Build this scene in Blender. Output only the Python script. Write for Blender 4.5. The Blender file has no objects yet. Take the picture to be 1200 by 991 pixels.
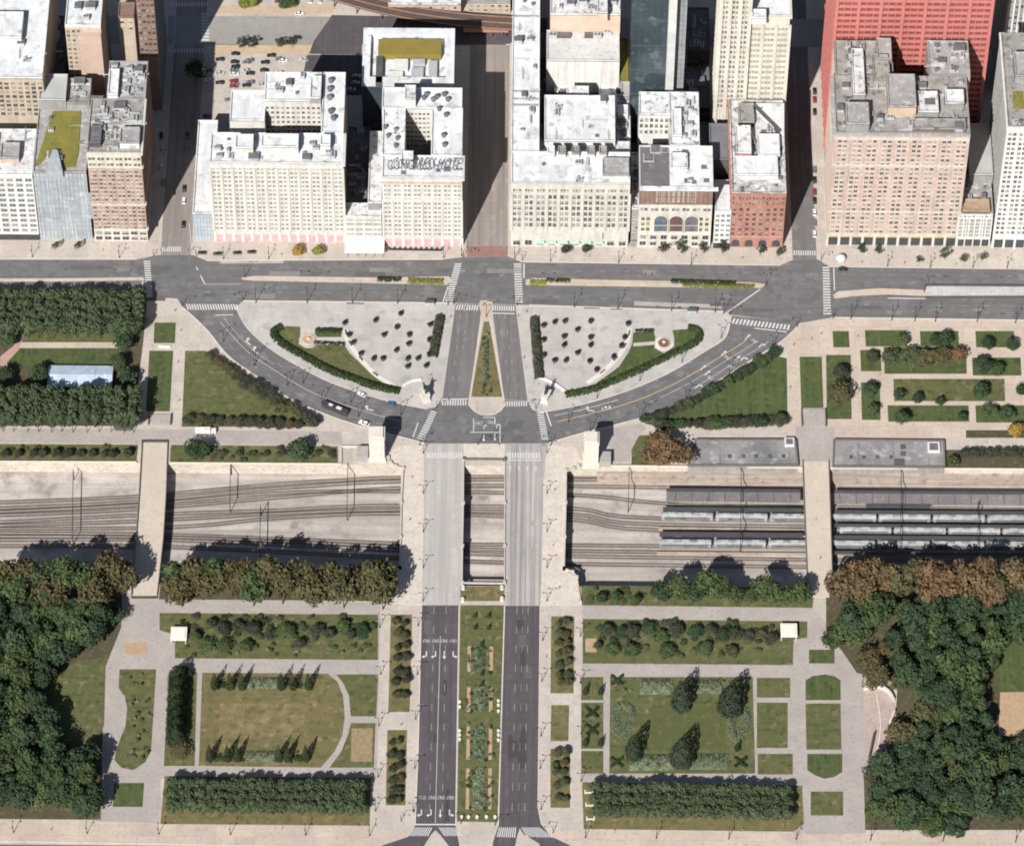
import bpy, math, random
import numpy as np
from mathutils import Vector, Matrix
R = random.Random(7)
sc = bpy.context.scene
COL = sc.collection
PI = math.pi
# ------------------------------------------------------------------ camera model (photo is 1200 x 991)
PITCH, ROLL, F, SCALE = math.radians(52), math.radians(0.5), 5550.0, 0.42
DIST = F * SCALE
_sp, _cp = math.sin(PITCH), math.cos(PITCH)
_r0, _u0 = Vector((1, 0, 0)), Vector((0, _sp, _cp))
CF = Vector((0, _cp, -_sp))
CR = _r0 * math.cos(ROLL) + _u0 * math.sin(ROLL)
CU = _u0 * math.cos(ROLL) - _r0 * math.sin(ROLL)
CAM = -CF * DIST
def G(x, y, z=0.0):
    """the point of the plane at height z that the photo shows at pixel (x, y)"""
    d = CR * ((x - 600) / F) - CU * ((y - 495.5) / F) + CF
    t = (z - CAM.z) / d.z
    return CAM + d * t
def PX(p):
    d = Vector(p) - CAM
    w = d.dot(CF)
    return 600 + F * d.dot(CR) / w, 495.5 - F * d.dot(CU) / w
def height(x, yb, yr):
    """height of a wall whose foot is seen at row yb and whose top at row yr"""
    b = G(x, yb); lo, hi = 0.0, 400.0
    for _ in range(40):
        m = (lo + hi) / 2
        if PX((b.x, b.y, m))[1] > yr: lo = m
        else: hi = m
    return lo
cam = bpy.data.objects.new('camera', bpy.data.cameras.new('camera'))
COL.objects.link(cam); sc.camera = cam
cam.data.sensor_fit = 'HORIZONTAL'; cam.data.sensor_width = 36; cam.data.lens = 36 * F / 1200
cam.data.clip_start = 10; cam.data.clip_end = 20000
M3 = Matrix((CR, CU, -CF)).transposed()
cam.matrix_world = Matrix.Translation(CAM) @ M3.to_4x4()
# ------------------------------------------------------------------ light
ELEV, AZ = math.radians(40), math.radians(20)
w = bpy.data.worlds.new('World'); sc.world = w; w.use_nodes = True
nt = w.node_tree; bg = nt.nodes['Background']
sky = nt.nodes.new('ShaderNodeTexSky'); sky.sky_type = 'NISHITA'; sky.sun_disc = False
sky.sun_elevation = ELEV; sky.sun_rotation = PI + AZ
nt.links.new(sky.outputs[0], bg.inputs[0]); bg.inputs[1].default_value = 0.05
sd = Vector((math.sin(AZ) * math.cos(ELEV), math.cos(AZ) * math.cos(ELEV), -math.sin(ELEV)))
sun = bpy.data.lights.new('sun', 'SUN'); sun.energy = 5.0; sun.angle = math.radians(0.5); sun.color = (1, .975, .935)
so = bpy.data.objects.new('sun', sun); COL.objects.link(so)
so.rotation_euler = sd.to_track_quat('-Z', 'Y').to_euler(); so.location = (0, 0, 500)
sc.view_settings.view_transform = 'Standard'; sc.view_settings.look = 'None'
sc.view_settings.exposure = 0.47; sc.view_settings.gamma = 1
sc.cycles.max_bounces = 5; sc.cycles.diffuse_bounces = 2; sc.cycles.filter_width = 1.9
# ------------------------------------------------------------------ materials
MATS = {}
def mat(name, c1, c2=None, scale=.2, c3=None, scale3=1.5, rough=.9, spec=.25, metal=0., grid=None, streak=None, isl=False, fine=.12, wall=False, c4=None, scale4=.5):
    """procedural: noise between c1 and c2, patches of c3, fine speckle, optional slab joints (grid=w,h,colour) and streaks"""
    if name in MATS: return MATS[name]
    m = bpy.data.materials.new(name); MATS[name] = m; m.use_nodes = True
    t = m.node_tree; N = t.nodes; L = t.links
    b = N['Principled BSDF']
    b.inputs['Roughness'].default_value = rough; b.inputs['Specular IOR Level'].default_value = spec; b.inputs['Metallic'].default_value = metal
    geo = N.new('ShaderNodeNewGeometry'); P = geo.outputs['Position']
    def noise(s, det=4, vec=P):
        n = N.new('ShaderNodeTexNoise'); n.inputs['Scale'].default_value = s; n.inputs['Detail'].default_value = det
        n.inputs['Roughness'].default_value = .62; L.new(vec, n.inputs['Vector']); return n.outputs[0]
    def ramp(v, a, e):
        mr = N.new('ShaderNodeMapRange'); mr.inputs[1].default_value = a; mr.inputs[2].default_value = e; L.new(v, mr.inputs[0]); return mr.outputs[0]
    def mix(f, a, e, mode='MIX'):
        x = N.new('ShaderNodeMix'); x.data_type = 'RGBA'; x.blend_type = mode
        for s, v in ((x.inputs[0], f), (x.inputs[6], a), (x.inputs[7], e)):
            if hasattr(v, 'is_output'): L.new(v, s)
            else: s.default_value = v if isinstance(v, float) else (*v, 1)
        return x.outputs[2]
    c2 = c2 or tuple(k * .8 for k in c1)
    out = mix(ramp(noise(scale, 6), .36, .64), c1, c2)
    if c3: out = mix(ramp(noise(scale3, 5), .53, .68), out, c3)
    if c4: out = mix(ramp(noise(scale4, 6), .50, .62), out, c4)
    if streak:
        mp = N.new('ShaderNodeMapping'); mp.inputs['Scale'].default_value = streak[0]; L.new(P, mp.inputs[0])
        out = mix(ramp(noise(1.0, 4, mp.outputs[0]), .42, .68), out, streak[1])
    if wall:
        mp = N.new('ShaderNodeMapping'); mp.inputs['Scale'].default_value = (.45, .45, .03); L.new(P, mp.inputs[0])
        out = mix(ramp(noise(1.0, 5, mp.outputs[0]), .45, .75), out, mix(1., out, (.74, .72, .70), 'MULTIPLY'))
    if isl: out = mix(ramp(geo.outputs['Random Per Island'], 0., 1.), out, tuple(k * .55 for k in c2))
    if grid:
        br = N.new('ShaderNodeTexBrick'); br.offset = 0.; br.inputs['Scale'].default_value = 1.
        br.inputs['Brick Width'].default_value = grid[0]; br.inputs['Row Height'].default_value = grid[1]; br.inputs['Mortar Size'].default_value = grid[3]
        br.inputs['Color1'].default_value = (1, 1, 1, 1); br.inputs['Color2'].default_value = (.9, .9, .9, 1); br.inputs['Mortar'].default_value = (*grid[2], 1)
        v = P
        if len(grid) > 4:
            sp = N.new('ShaderNodeSeparateXYZ'); L.new(P, sp.inputs[0]); cb = N.new('ShaderNodeCombineXYZ')
            ad = N.new('ShaderNodeMath'); L.new(sp.outputs[0], ad.inputs[0]); L.new(sp.outputs[1], ad.inputs[1])
            L.new(ad.outputs[0], cb.inputs[0]); L.new(sp.outputs[2], cb.inputs[1]); v = cb.outputs[0]
        L.new(v, br.inputs['Vector'])
        out = mix(1., out, br.outputs[0], 'MULTIPLY')
    if fine:
        f = ramp(noise(2.6, 3), .3, .7); sp2 = mix(f, (1 - fine,) * 3, (1 + fine,) * 3)
        out = mix(1., out, sp2, 'MULTIPLY')
    L.new(out, b.inputs['Base Color'])
    return m
def leafmat(name, a, b_, c=None):
    """foliage: tint of the clump (attribute) and of the single leaf spray, plus a little of the individual tree's own hue"""
    if name in MATS: return MATS[name]
    m = bpy.data.materials.new(name); MATS[name] = m; m.use_nodes = True
    t = m.node_tree; N = t.nodes; L = t.links; b = N['Principled BSDF']
    b.inputs['Roughness'].default_value = .85; b.inputs['Specular IOR Level'].default_value = .12
    at = N.new('ShaderNodeAttribute'); at.attribute_name = 'tint'
    geo = N.new('ShaderNodeNewGeometry'); oi = N.new('ShaderNodeObjectInfo')
    ad = N.new('ShaderNodeMath'); ad.operation = 'MULTIPLY_ADD'; L.new(geo.outputs['Random Per Island'], ad.inputs[0]); ad.inputs[1].default_value = .45
    sc_ = N.new('ShaderNodeMath'); sc_.operation = 'MULTIPLY'; L.new(at.outputs['Fac'], sc_.inputs[0]); sc_.inputs[1].default_value = .55
    L.new(sc_.outputs[0], ad.inputs[2])
    def mix(f, x1, x2):
        x = N.new('ShaderNodeMix'); x.data_type = 'RGBA'; L.new(f, x.inputs[0])
        for s, v in ((x.inputs[6], x1), (x.inputs[7], x2)):
            if hasattr(v, 'is_output'): L.new(v, s)
            else: s.default_value = (*v, 1)
        return x.outputs[2]
    o = mix(ad.outputs[0], a, b_)
    c = c or tuple(k * .7 for k in a)
    h = N.new('ShaderNodeMath'); h.operation = 'MULTIPLY'; L.new(oi.outputs['Random'], h.inputs[0]); h.inputs[1].default_value = .85
    o = mix(h.outputs[0], o, c)
    L.new(o, b.inputs['Base Color'])
    return m
# ------------------------------------------------------------------ mesh builder
class MB:
    def __init__(s): s.v = []; s.f = []; s.m = []; s.t = None
    def face(s, pts, mi=0):
        n = len(s.v); s.v += [tuple(p) for p in pts]; s.f.append(tuple(range(n, n + len(pts)))); s.m.append(mi)
    def box(s, x0, x1, y0, y1, z0, z1, mi=0, top=None, cap=True):
        n = len(s.v)
        s.v += [(x0, y0, z0), (x1, y0, z0), (x1, y1, z0), (x0, y1, z0), (x0, y0, z1), (x1, y0, z1), (x1, y1, z1), (x0, y1, z1)]
        fs = [(0, 1, 5, 4), (1, 2, 6, 5), (2, 3, 7, 6), (3, 0, 4, 7)]; ms = [mi] * 4
        if cap: fs += [(4, 5, 6, 7), (3, 2, 1, 0)]; ms += [mi if top is None else top, mi]
        s.f += [tuple(n + k for k in f) for f in fs]; s.m += ms
        return s
    def prism(s, pts, z0, z1, mi=0, top=None):
        """pts: counter-clockwise (x, y) outline"""
        a = sum(p[0] * q[1] - q[0] * p[1] for p, q in zip(pts, pts[1:] + pts[:1]))
        if a < 0: pts = pts[::-1]
        k = len(pts); n = len(s.v)
        s.v += [(p[0], p[1], z0) for p in pts] + [(p[0], p[1], z1) for p in pts]
        for i in range(k):
            j = (i + 1) % k; s.f.append((n + i, n + j, n + k + j, n + k + i)); s.m.append(mi)
        s.f.append(tuple(n + k + i for i in range(k))); s.m.append(mi if top is None else top)
        return s
    def lathe(s, cx, cy, prof, seg=10, mi=0):
        n = len(s.v)
        for r, z in prof:
            for i in range(seg):
                a = 2 * PI * i / seg; s.v.append((cx + r * math.cos(a), cy + r * math.sin(a), z))
        for j in range(len(prof) - 1):
            for i in range(seg):
                k = (i + 1) % seg; s.f.append((n + j * seg + i, n + j * seg + k, n + (j + 1) * seg + k, n + (j + 1) * seg + i)); s.m.append(mi)
        s.f.append(tuple(n + (len(prof) - 1) * seg + i for i in range(seg))); s.m.append(mi)
        return s
    def tube(s, a, b, r0, r1=None, seg=6, mi=0):
        a, b = Vector(a), Vector(b); r1 = r0 if r1 is None else r1
        d = (b - a).normalized(); q = d.to_track_quat('Z', 'Y'); n = len(s.v)
        for p, r in ((a, r0), (b, r1)):
            for i in range(seg):
                t = 2 * PI * i / seg; s.v.append(tuple(p + q @ Vector((r * math.cos(t), r * math.sin(t), 0))))
        for i in range(seg):
            k = (i + 1) % seg; s.f.append((n + i, n + k, n + seg + k, n + seg + i)); s.m.append(mi)
        s.f.append(tuple(n + seg + i for i in range(seg))); s.m.append(mi); s.f.append(tuple(n + i for i in reversed(range(seg)))); s.m.append(mi)
        return s
    def bar(s, a, b, wd, z0, z1, mi=0):
        """upright wall-like bar along the plan segment a-b"""
        a, b = Vector((a[0], a[1])), Vector((b[0], b[1])); d = (b - a).normalized(); n = Vector((-d.y, d.x)) * wd / 2
        return s.prism([tuple(a - n), tuple(b - n), tuple(b + n), tuple(a + n)], z0, z1, mi)
    def data(s, name, *mats):
        me = bpy.data.meshes.new(name); me.from_pydata(s.v, [], s.f)
        for m in mats: me.materials.append(m)
        if len(mats) > 1: me.polygons.foreach_set('material_index', s.m)
        if s.t is not None:
            at = me.attributes.new('tint', 'FLOAT', 'FACE'); at.data.foreach_set('value', s.t)
        me.update(); return me
    def obj(s, name, mats, parent=None):
        if not isinstance(mats, (list, tuple)): mats = [mats]
        return link(name, s.data(name, *mats), parent)
def link(name, me, parent=None, loc=None, rot=0, scale=None):
    o = bpy.data.objects.new(name, me); COL.objects.link(o)
    if parent is not None:
        o.parent = parent
    if loc is not None: o.location = loc
    if rot: o.rotation_euler = (0, 0, rot)
    if scale is not None: o.scale = scale
    return o
def thing(name, label, cat, loc=(0, 0, 0), rot=0, group=None):
    o = bpy.data.objects.new(name, None); COL.objects.link(o); o.empty_display_size = .5
    o.location = loc; o.rotation_euler = (0, 0, rot); return tag(o, label, cat, group)
def tag(o, label, cat, group=None):
    o['label'] = label; o['category'] = cat
    if group: o['group'] = group
    return o
def struct(o, label=None):
    o['kind'] = 'structure'
    if label: o['label'] = label
    return o
KIT = {}
def kit(key, fn):
    if key not in KIT: KIT[key] = fn()
    return KIT[key]
def W(pts, z=0.):  return [G(x, y, z) for x, y in pts]
def XY(pts, z=0.): return [(p.x, p.y) for p in W(pts, z)]
def sheet(name, px, m, z, label=None):
    mb = MB(); pts = XY(px)
    a = sum(p[0] * q[1] - q[0] * p[1] for p, q in zip(pts, pts[1:] + pts[:1]))
    if a < 0: pts = pts[::-1]
    mb.face([(x, y, z) for x, y in pts]); return struct(mb.obj(name, m), label)
def resample(pts, step):
    out = [Vector(pts[0])]; acc = 0
    for a, b in zip(pts, pts[1:]):
        a, b = Vector(a), Vector(b); d = (b - a).length; n = max(1, int(d / step))
        for i in range(1, n + 1): out.append(a.lerp(b, i / n))
    return out
def smooth(pts, n=6):
    """Catmull-Rom through pixel points"""
    out = []; P = [pts[0]] + list(pts) + [pts[-1]]
    for i in range(1, len(P) - 2):
        a, b, c, d = P[i - 1:i + 3]
        for k in range(n):
            t = k / n
            out.append(tuple(.5 * (2 * b[j] + (c[j] - a[j]) * t + (2 * a[j] - 5 * b[j] + 4 * c[j] - d[j]) * t * t + (3 * b[j] - a[j] - 3 * c[j] + d[j]) * t ** 3) for j in (0, 1)))
    out.append(pts[-1]); return out
def ribbon(mb, pts, wd, z, dash=None, mi=0):
    """flat painted line along world plan points; dash = (on, off) metres"""
    pos = 0.
    for a, b in zip(pts, pts[1:]):
        a, b = Vector((a[0], a[1])), Vector((b[0], b[1])); L_ = (b - a).length
        if L_ < 1e-4: continue
        d = (b - a) / L_; n = Vector((-d.y, d.x)) * wd / 2
        segs = [(0, L_)]
        if dash:
            segs = []; per = dash[0] + dash[1]; s = -(pos % per)
            while s < L_:
                lo, hi = max(0, s), min(L_, s + dash[0])
                if hi > lo: segs.append((lo, hi))
                s += per
        for lo, hi in segs:
            p, q = a + d * lo, a + d * hi
            mb.face([(*(p - n), z), (*(q - n), z), (*(q + n), z), (*(p + n), z)], mi)
        pos += L_
def inside(p, poly):
    x, y = p; c = False
    for (x1, y1), (x2, y2) in zip(poly, poly[1:] + poly[:1]):
        if (y1 > y) != (y2 > y) and x < (x2 - x1) * (y - y1) / (y2 - y1) + x1: c = not c
    return c
def wrect(x0, x1, y0, y1, z=0.):
    """pixel rectangle whose sides run along the plan axes: bottom row y0 (x0..x1) up to row y1"""
    a, b = G(x0, y0, z), G(x1, y0, z); t = G((x0 + x1) / 2, y1, z)
    return a.x, b.x, (a.y + b.y) / 2, t.y
# ================================================================== MATERIALS
pav = mat('pale_concrete', (.50, .44, .385), (.43, .375, .33), .06, (.36, .32, .29), .5, grid=(6, 6, (.84, .82, .8), .09))
pav_plaza = mat('plaza_concrete', (.46, .43, .41), (.39, .365, .345), .06, (.33, .305, .285), .16, grid=(5, 5, (.86, .85, .84), .08))
pav_gray = mat('grey_path', (.38, .335, .305), (.32, .282, .26), .08, (.27, .24, .22), .6)
pav_warm = mat('warm_pavement', (.51, .425, .35), (.44, .36, .30), .08, (.37, .31, .27), .5, grid=(9, 9, (.82, .8, .78), .12))
brickred = mat('red_brick_paving', (.30, .17, .15), (.25, .14, .125), .3, grid=(1.2, .6, (.8, .8, .8), .05))
asph = mat('asphalt', (.155, .149, .15), (.125, .12, .122), .04, (.195, .188, .186), .1, c4=(.11, .106, .108), scale4=.22, streak=((.012, .45, 1), (.118, .111, .113)), rough=.95)
asph_y = mat('asphalt_cross', (.175, .163, .158), (.145, .135, .132), .05, (.21, .198, .19), .12, streak=((.5, .012, 1), (.122, .113, .112)), rough=.95)
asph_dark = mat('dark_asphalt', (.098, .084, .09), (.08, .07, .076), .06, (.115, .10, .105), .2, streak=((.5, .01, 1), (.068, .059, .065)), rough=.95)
deck = mat('bridge_concrete', (.42, .392, .365), (.37, .342, .32), .05, (.46, .43, .40), .3, streak=((.35, .008, 1), (.33, .305, .29)))
deck_r = mat('bridge_concrete_worn', (.40, .37, .348), (.34, .315, .30), .05, (.43, .40, .378), .3, streak=((.6, .006, 1), (.20, .182, .18)))
paint = mat('road_paint', (.62, .61, .58), (.5, .49, .47), 1.2, (.30, .29, .29), 2.)
paint_w = mat('worn_paint', (.40, .39, .38), (.30, .29, .285), .9, (.2, .19, .19), 1.5)
paint_y = mat('yellow_paint', (.62, .40, .17), (.5, .34, .17), 1.2)
kerbm = mat('kerb_stone', (.60, .53, .45), (.5, .44, .38), .4)
ballast = mat('track_ballast', (.50, .45, .41), (.36, .315, .285), .03, (.24, .205, .185), .07, streak=((.008, .22, 1), (.29, .25, .225)), fine=.28)
wallm = mat('retaining_wall', (.56, .49, .42), (.44, .385, .33), .2, (.33, .28, .25), .8)
lush = mat('lush_lawn', (.050, .074, .024), (.068, .084, .032), .10, (.125, .112, .055), .25, fine=.3, c4=(.036, .056, .02), scale4=.3, streak=((.5, .015, 1), (.078, .096, .034)))
lawn = mat('park_lawn', (.072, .088, .030), (.112, .104, .046), .08, (.21, .158, .092), .22, fine=.34, c4=(.044, .062, .022), scale4=.3, streak=((.02, .4, 1), (.10, .104, .040)))
dry = mat('dry_lawn', (.112, .106, .042), (.16, .122, .060), .09, (.27, .19, .11), .2, fine=.3, c4=(.07, .078, .030), scale4=.26, streak=((.02, .35, 1), (.14, .122, .052)))
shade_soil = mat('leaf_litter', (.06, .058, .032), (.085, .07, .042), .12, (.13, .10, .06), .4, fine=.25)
tan = mat('bare_earth', (.42, .29, .18), (.36, .25, .16), .2, (.30, .2, .14), .7)
# ================================================================== GROUND with the railway trench cut through it
TZ = -7.6
wl, wr = G(0, 541.5), G(1200, 550); el, er = G(0, 684), G(1200, 689)
def along(a, b, x): return a.y + (b.y - a.y) * (x - a.x) / (b.x - a.x)
XL, XR, YN, YS = -1800., 1800., 1800., -1800.
def ground():
    mb = MB(); n = 24; xs = [XL + (XR - XL) * i / n for i in range(n + 1)]
    for x0, x1 in zip(xs, xs[1:]):
        w0, w1, e0, e1 = (along(wl, wr, x0), along(wl, wr, x1), along(el, er, x0), along(el, er, x1))
        mb.face([(x0, w0, 0), (x1, w1, 0), (x1, YN, 0), (x0, YN, 0)], 0)
        mb.face([(x0, YS, 0), (x1, YS, 0), (x1, e1, 0), (x0, e0, 0)], 0)
        mb.face([(x0, e0, TZ), (x1, e1, TZ), (x1, w1, TZ), (x0, w0, TZ)], 1)
        mb.face([(x0, w0, TZ), (x1, w1, TZ), (x1, w1, 0), (x0, w0, 0)], 2)
        mb.face([(x1, e1, TZ), (x0, e0, TZ), (x0, e0, 0), (x1, e1, 0)], 2)
    return struct(mb.obj('ground', [pav, ballast, wallm]))
ground()
# ================================================================== ROADS
Z1, Z2, Z3, Z4 = .02, .04, .06, .08
fl_out = smooth([(214, 360), (242, 386), (268, 417.5), (301, 441), (338, 466), (378, 484), (415, 497), (451, 507), (497, 519)])
fl_in = smooth([(276, 360), (290, 384.5), (316, 408), (349, 428.5), (385, 447), (422, 460), (459, 471), (500, 479)])
fr_in = smooth([(857, 370), (850, 395), (827, 411), (793, 432), (760, 448), (720, 463), (673, 476), (634, 483)])
fr_out = smooth([(938, 378), (922, 395), (900, 410), (867, 430), (827, 455), (793, 473), (760, 487), (720, 498), (680, 508), (643, 519)])
sheet('avenue_road', [(-400, 303), (160, 304), (185, 299), (226, 299), (242, 305.5), (520, 304), (545, 301), (597, 301), (610, 307), (915, 311), (930, 304), (958, 304), (972, 312.5), (1600, 318),
    (1600, 379), (1200, 375), (975, 372), (938, 378.5), (857, 369), (850, 365), (620, 357.5), (530, 355), (285, 352.5), (276, 360.5), (214, 360.5), (208, 350), (180, 348), (-400, 346)], asph, Z1)
def street(x0, x1, y0, y1, m, name='side_street'):
    a = wrect(x0, x1, y0, y1); mb = MB(); mb.face([(a[0], a[2], Z1), (a[1], a[2], Z1), (a[1], a[3], Z1), (a[0], a[3], Z1)]); return struct(mb.obj(name, m))
sideasph = mat('side_asphalt', (.29, .248, .222), (.245, .21, .19), .05, (.33, .285, .255), .2, streak=((.4, .01, 1), (.195, .168, .155)))
street(187, 224, 298.9, -400, sideasph)
street(547, 595, 288, -400, sideasph); street(547, 595, 300.9, 288.2, brickred, 'brick_crossing')
street(929, 957, 303.9, -400, asph_y)
sheet('back_street', [(-400, 16), (1600, 26), (1600, 58), (-400, 50)], mat('pale_asphalt', (.30, .28, .26), (.26, .24, .225), .05, (.23, .215, .2), .25), Z2)  # paler asphalt along the whole back street
sheet('curved_road', fl_out + fl_in[::-1], asph, Z1 + .004)
sheet('curved_road', fr_in + fr_out[::-1], asph, Z1 + .004)
sheet('junction_road', [(500, 479.2), (510, 477), (518, 470), (550, 468), (549, 474), (555, 481), (563, 485.5), (571, 486.5), (579, 485.5), (587, 481), (592, 474), (591, 468), (618, 470), (624, 480), (634, 483.2), (643, 519.5), (497, 519.5)], asph, Z1 + .008)
sheet('slip_road', [(534, 356), (565, 356), (550, 467.6), (518, 469.6)], asph_y, Z1 + .012)
sheet('slip_road', [(576, 357), (604, 357.5), (618, 469.6), (591, 467.6)], asph_y, Z1 + .012)
sheet('boulevard_road', [(494.5, 709), (537.5, 709), (533.5, 966), (560, 1100), (420, 1100), (448, 990), (478, 980), (487, 966)], asph_dark, Z1)
sheet('boulevard_road', [(592, 709.5), (632.5, 709.5), (630, 945), (634, 965), (645, 979), (668, 990), (690, 1100), (560, 1100), (578, 985), (584.5, 966)], asph_dark, Z1)
sheet('pavement_refuge', [(510, 972), (517, 979), (526, 991), (545, 1100), (470, 1100), (497, 991), (504, 979)], pav, Z2)
sheet('pavement_refuge', [(609, 970), (614, 977), (632, 988), (650, 1100), (590, 1100), (604, 989), (606, 979)], pav, Z2)
sheet('pavement_refuge', [(563, 352), (577, 352), (578, 357), (575, 373), (565, 373), (561, 357)], pav_warm, Z2)
sheet('lower_pavement', [(-400, 961), (190, 965), (432, 966), (440, 970), (478, 975), (478, 981), (448, 990.5), (420, 996), (-400, 984)], pav_warm, Z1 - .01)
sheet('lower_pavement', [(650, 972), (930, 976.5), (1600, 981), (1600, 1004), (690, 999), (668, 988), (645, 979)], pav_warm, Z1 - .01)
sheet('lower_road', [(-400, 985), (440, 993), (440, 1060), (-400, 1060)], asph, Z1)
sheet('lower_road', [(660, 1001), (1600, 1008), (1600, 1060), (660, 1060)], asph, Z1)
sheet('bus_stop_pad', [(743, 353), (846, 357), (846, 361.5), (743, 358)], mat('pale_road_concrete', (.36, .34, .325), (.30, .285, .27), .15), .034)
sheet('bus_stop_pad', [(258, 305.8), (332, 305.2), (332, 308.5), (258, 309)], MATS['pale_road_concrete'], .034)
sheet('painted_shadow_lot', [(360, 64.5), (424, 65), (424, 112), (398, 112), (398, 84), (356, 84)], asph_dark, .012)  # shadow over the lot, painted as a sheet in dark asphalt colour
sheet('painted_shadow_street', [(389, 18), (600, 22), (600, 53), (424, 52), (424, 64), (362, 63.5), (368, 48)], asph_dark, Z2 + .012)  # the same shadow carried on across the back street, painted dark
# Michigan-side pavements and plazas
sheet('plaza_pavement', [(285, 353.5), (530, 356), (533, 362), (516, 470), (508, 476), (499, 477.5)] + [(x, y - 1.3) for x, y in fl_in[::-1][1:]], pav_plaza, Z1 - .006)
sheet('plaza_pavement', [(620, 359), (848, 366.5), (856, 372)] + [(x, y - 1.3) for x, y in fr_in[4:]] + [(626, 479), (620, 470), (606, 362)], pav_plaza, Z1 - .006)
sheet('park_pavement', [(977, 374), (1600, 380), (1600, 516), (977, 512), (935, 512), (923, 500), (923, 399), (938, 382)], pav_warm, Z1 - .01)
sheet('grey_path', [(-400, 500), (160, 503), (200, 503), (400, 506), (402, 521), (200, 520), (-400, 516)], pav_gray, Z1)
sheet('grey_path', [(932, 500), (978, 501), (976, 540.5), (936, 540)], pav_gray, Z2)
sheet('garden_pavement', [(112, 692), (186, 700), (446, 706), (442, 912), (188, 912), (190, 963), (112, 962)], pav_gray, .006)
sheet('garden_pavement', [(682, 706), (948, 708), (1014, 780), (1014, 976), (930, 976), (942, 915), (682, 913)], pav_gray, .006)
for qi, q in enumerate(([(200, 705), (443, 707), (443, 718), (200, 716)], [(200, 773), (443, 775), (443, 786), (198, 785)], [(200, 899), (440, 901), (440, 908), (196, 906)],
          [(683, 712), (952, 716), (952, 726), (683, 724)], [(682, 779), (945, 781), (945, 791), (682, 790)], [(682, 907), (945, 909), (945, 917), (682, 914)],
          [(154, 702), (187, 702), (205, 740), (197, 800), (184, 960), (165, 962), (175, 850), (183, 770), (180, 745), (143, 770), (137, 790), (140, 810), (146, 840), (135, 880), (130, 960), (116, 960), (120, 850), (124, 780), (142, 735)],
          [(135, 897), (180, 897), (178, 912), (133, 912)], [(930, 740), (960, 735), (985, 760), (1008, 790), (1015, 975), (990, 975), (990, 790), (975, 781), (943, 784), (946, 975), (929, 975), (927, 790)],
          [(118, 946), (190, 950), (190, 964), (118, 962)], [(946, 913), (990, 913), (990, 925), (946, 925)], [(946, 957), (990, 957), (990, 977), (946, 977)])):
    sheet('park_path', q, pav_gray, Z1 - .01 + .0018 * qi)
# bridge decks (road level, above the trench)
def slab(name, px, m, z0, z1, mats=None, parent=None):
    mb = MB(); mb.prism(XY(px, z1), z0, z1); return mb.obj(name, mats or m, parent)
# ================================================================== MEDIANS AND KERBS
def kerb(px, closed=False, wd=.45, m=None):
    pts = XY(px); pts = pts + pts[:1] if closed else pts; mb = MB()
    for a, b in zip(pts, pts[1:]): mb.bar(a, b, wd, 0, .14)
    return struct(mb.obj('kerb', m or kerbm))
kerb([(x, y) for x, y in fl_in]); kerb(fl_out); kerb(fr_in); kerb(fr_out)
kerb([(565, 373), (550, 467)]); kerb([(575, 373), (590.5, 467)])
kerb([(494, 709), (490, 880), (486.5, 966)]); kerb([(538, 709), (534, 966)]); kerb([(591.5, 709), (584, 966)]); kerb([(633, 709.5), (630.5, 945), (634.5, 965)])
kerb([(550, 468), (549, 474), (555, 481), (563, 485.5), (571, 486.5), (579, 485.5), (587, 481), (592, 474), (591, 468)])
kerb([(-60, 303.5), (160, 304)]); kerb([(242, 305.5), (520, 304)]); kerb([(610, 307), (915, 311)]); kerb([(972, 312.5), (1260, 316)])
kerb([(285, 352.5), (530, 355)]); kerb([(620, 357.5), (848, 365)]); kerb([(975, 372), (1260, 376)])
kerb([(-60, 984), (440, 993)]); kerb([(187.5, 299), (190, 262), (206, 20)], wd=.3); kerb([(225, 299), (222, 262)], wd=.3)
def median(px, m):
    mb = MB(); mb.prism(XY(px), 0, .16); return struct(mb.obj('road_median', m))
median([(283, 325.5), (300, 323.5), (440, 325.5), (526, 324), (530, 329), (524, 334), (440, 332), (300, 329), (284, 328)], pav_warm)
median([(616, 328), (625, 326), (700, 328), (780, 329.5), (880, 331), (897, 333), (893, 337.5), (780, 336.5), (616, 334)], pav_warm)
median([(-400, 326), (60, 326.5), (168, 325), (170, 328.5), (60, 330), (-400, 330)], pav)
median([(976, 346), (983, 341.5), (1030, 338), (1085, 340), (1085, 347), (1040, 345), (1000, 347), (978, 350)], pav_warm)
# underpass ramp of the avenue on the right: pale panel with dark lips
mb = MB(); mb.prism(XY([(1085, 335.5), (1600, 339), (1600, 347), (1085, 347.5)]), 0, .18); struct(mb.obj('road_median', mat('ramp_concrete', (.50, .48, .47), (.42, .40, .39), .2, grid=(2.4, 2, (.8, .8, .8), .1))))
mb = MB(); mb.bar(G(1084, 335), G(1600, 338.2), .5, 0, 1.1); mb.bar(G(1084, 349), G(1600, 347.5), .5, 0, 1.0)
tag(mb.obj('parapet_wall', mat('dark_wall', (.09, .085, .08))), 'pair of low dark walls flanking the pale ramp in the avenue', 'wall')
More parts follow.
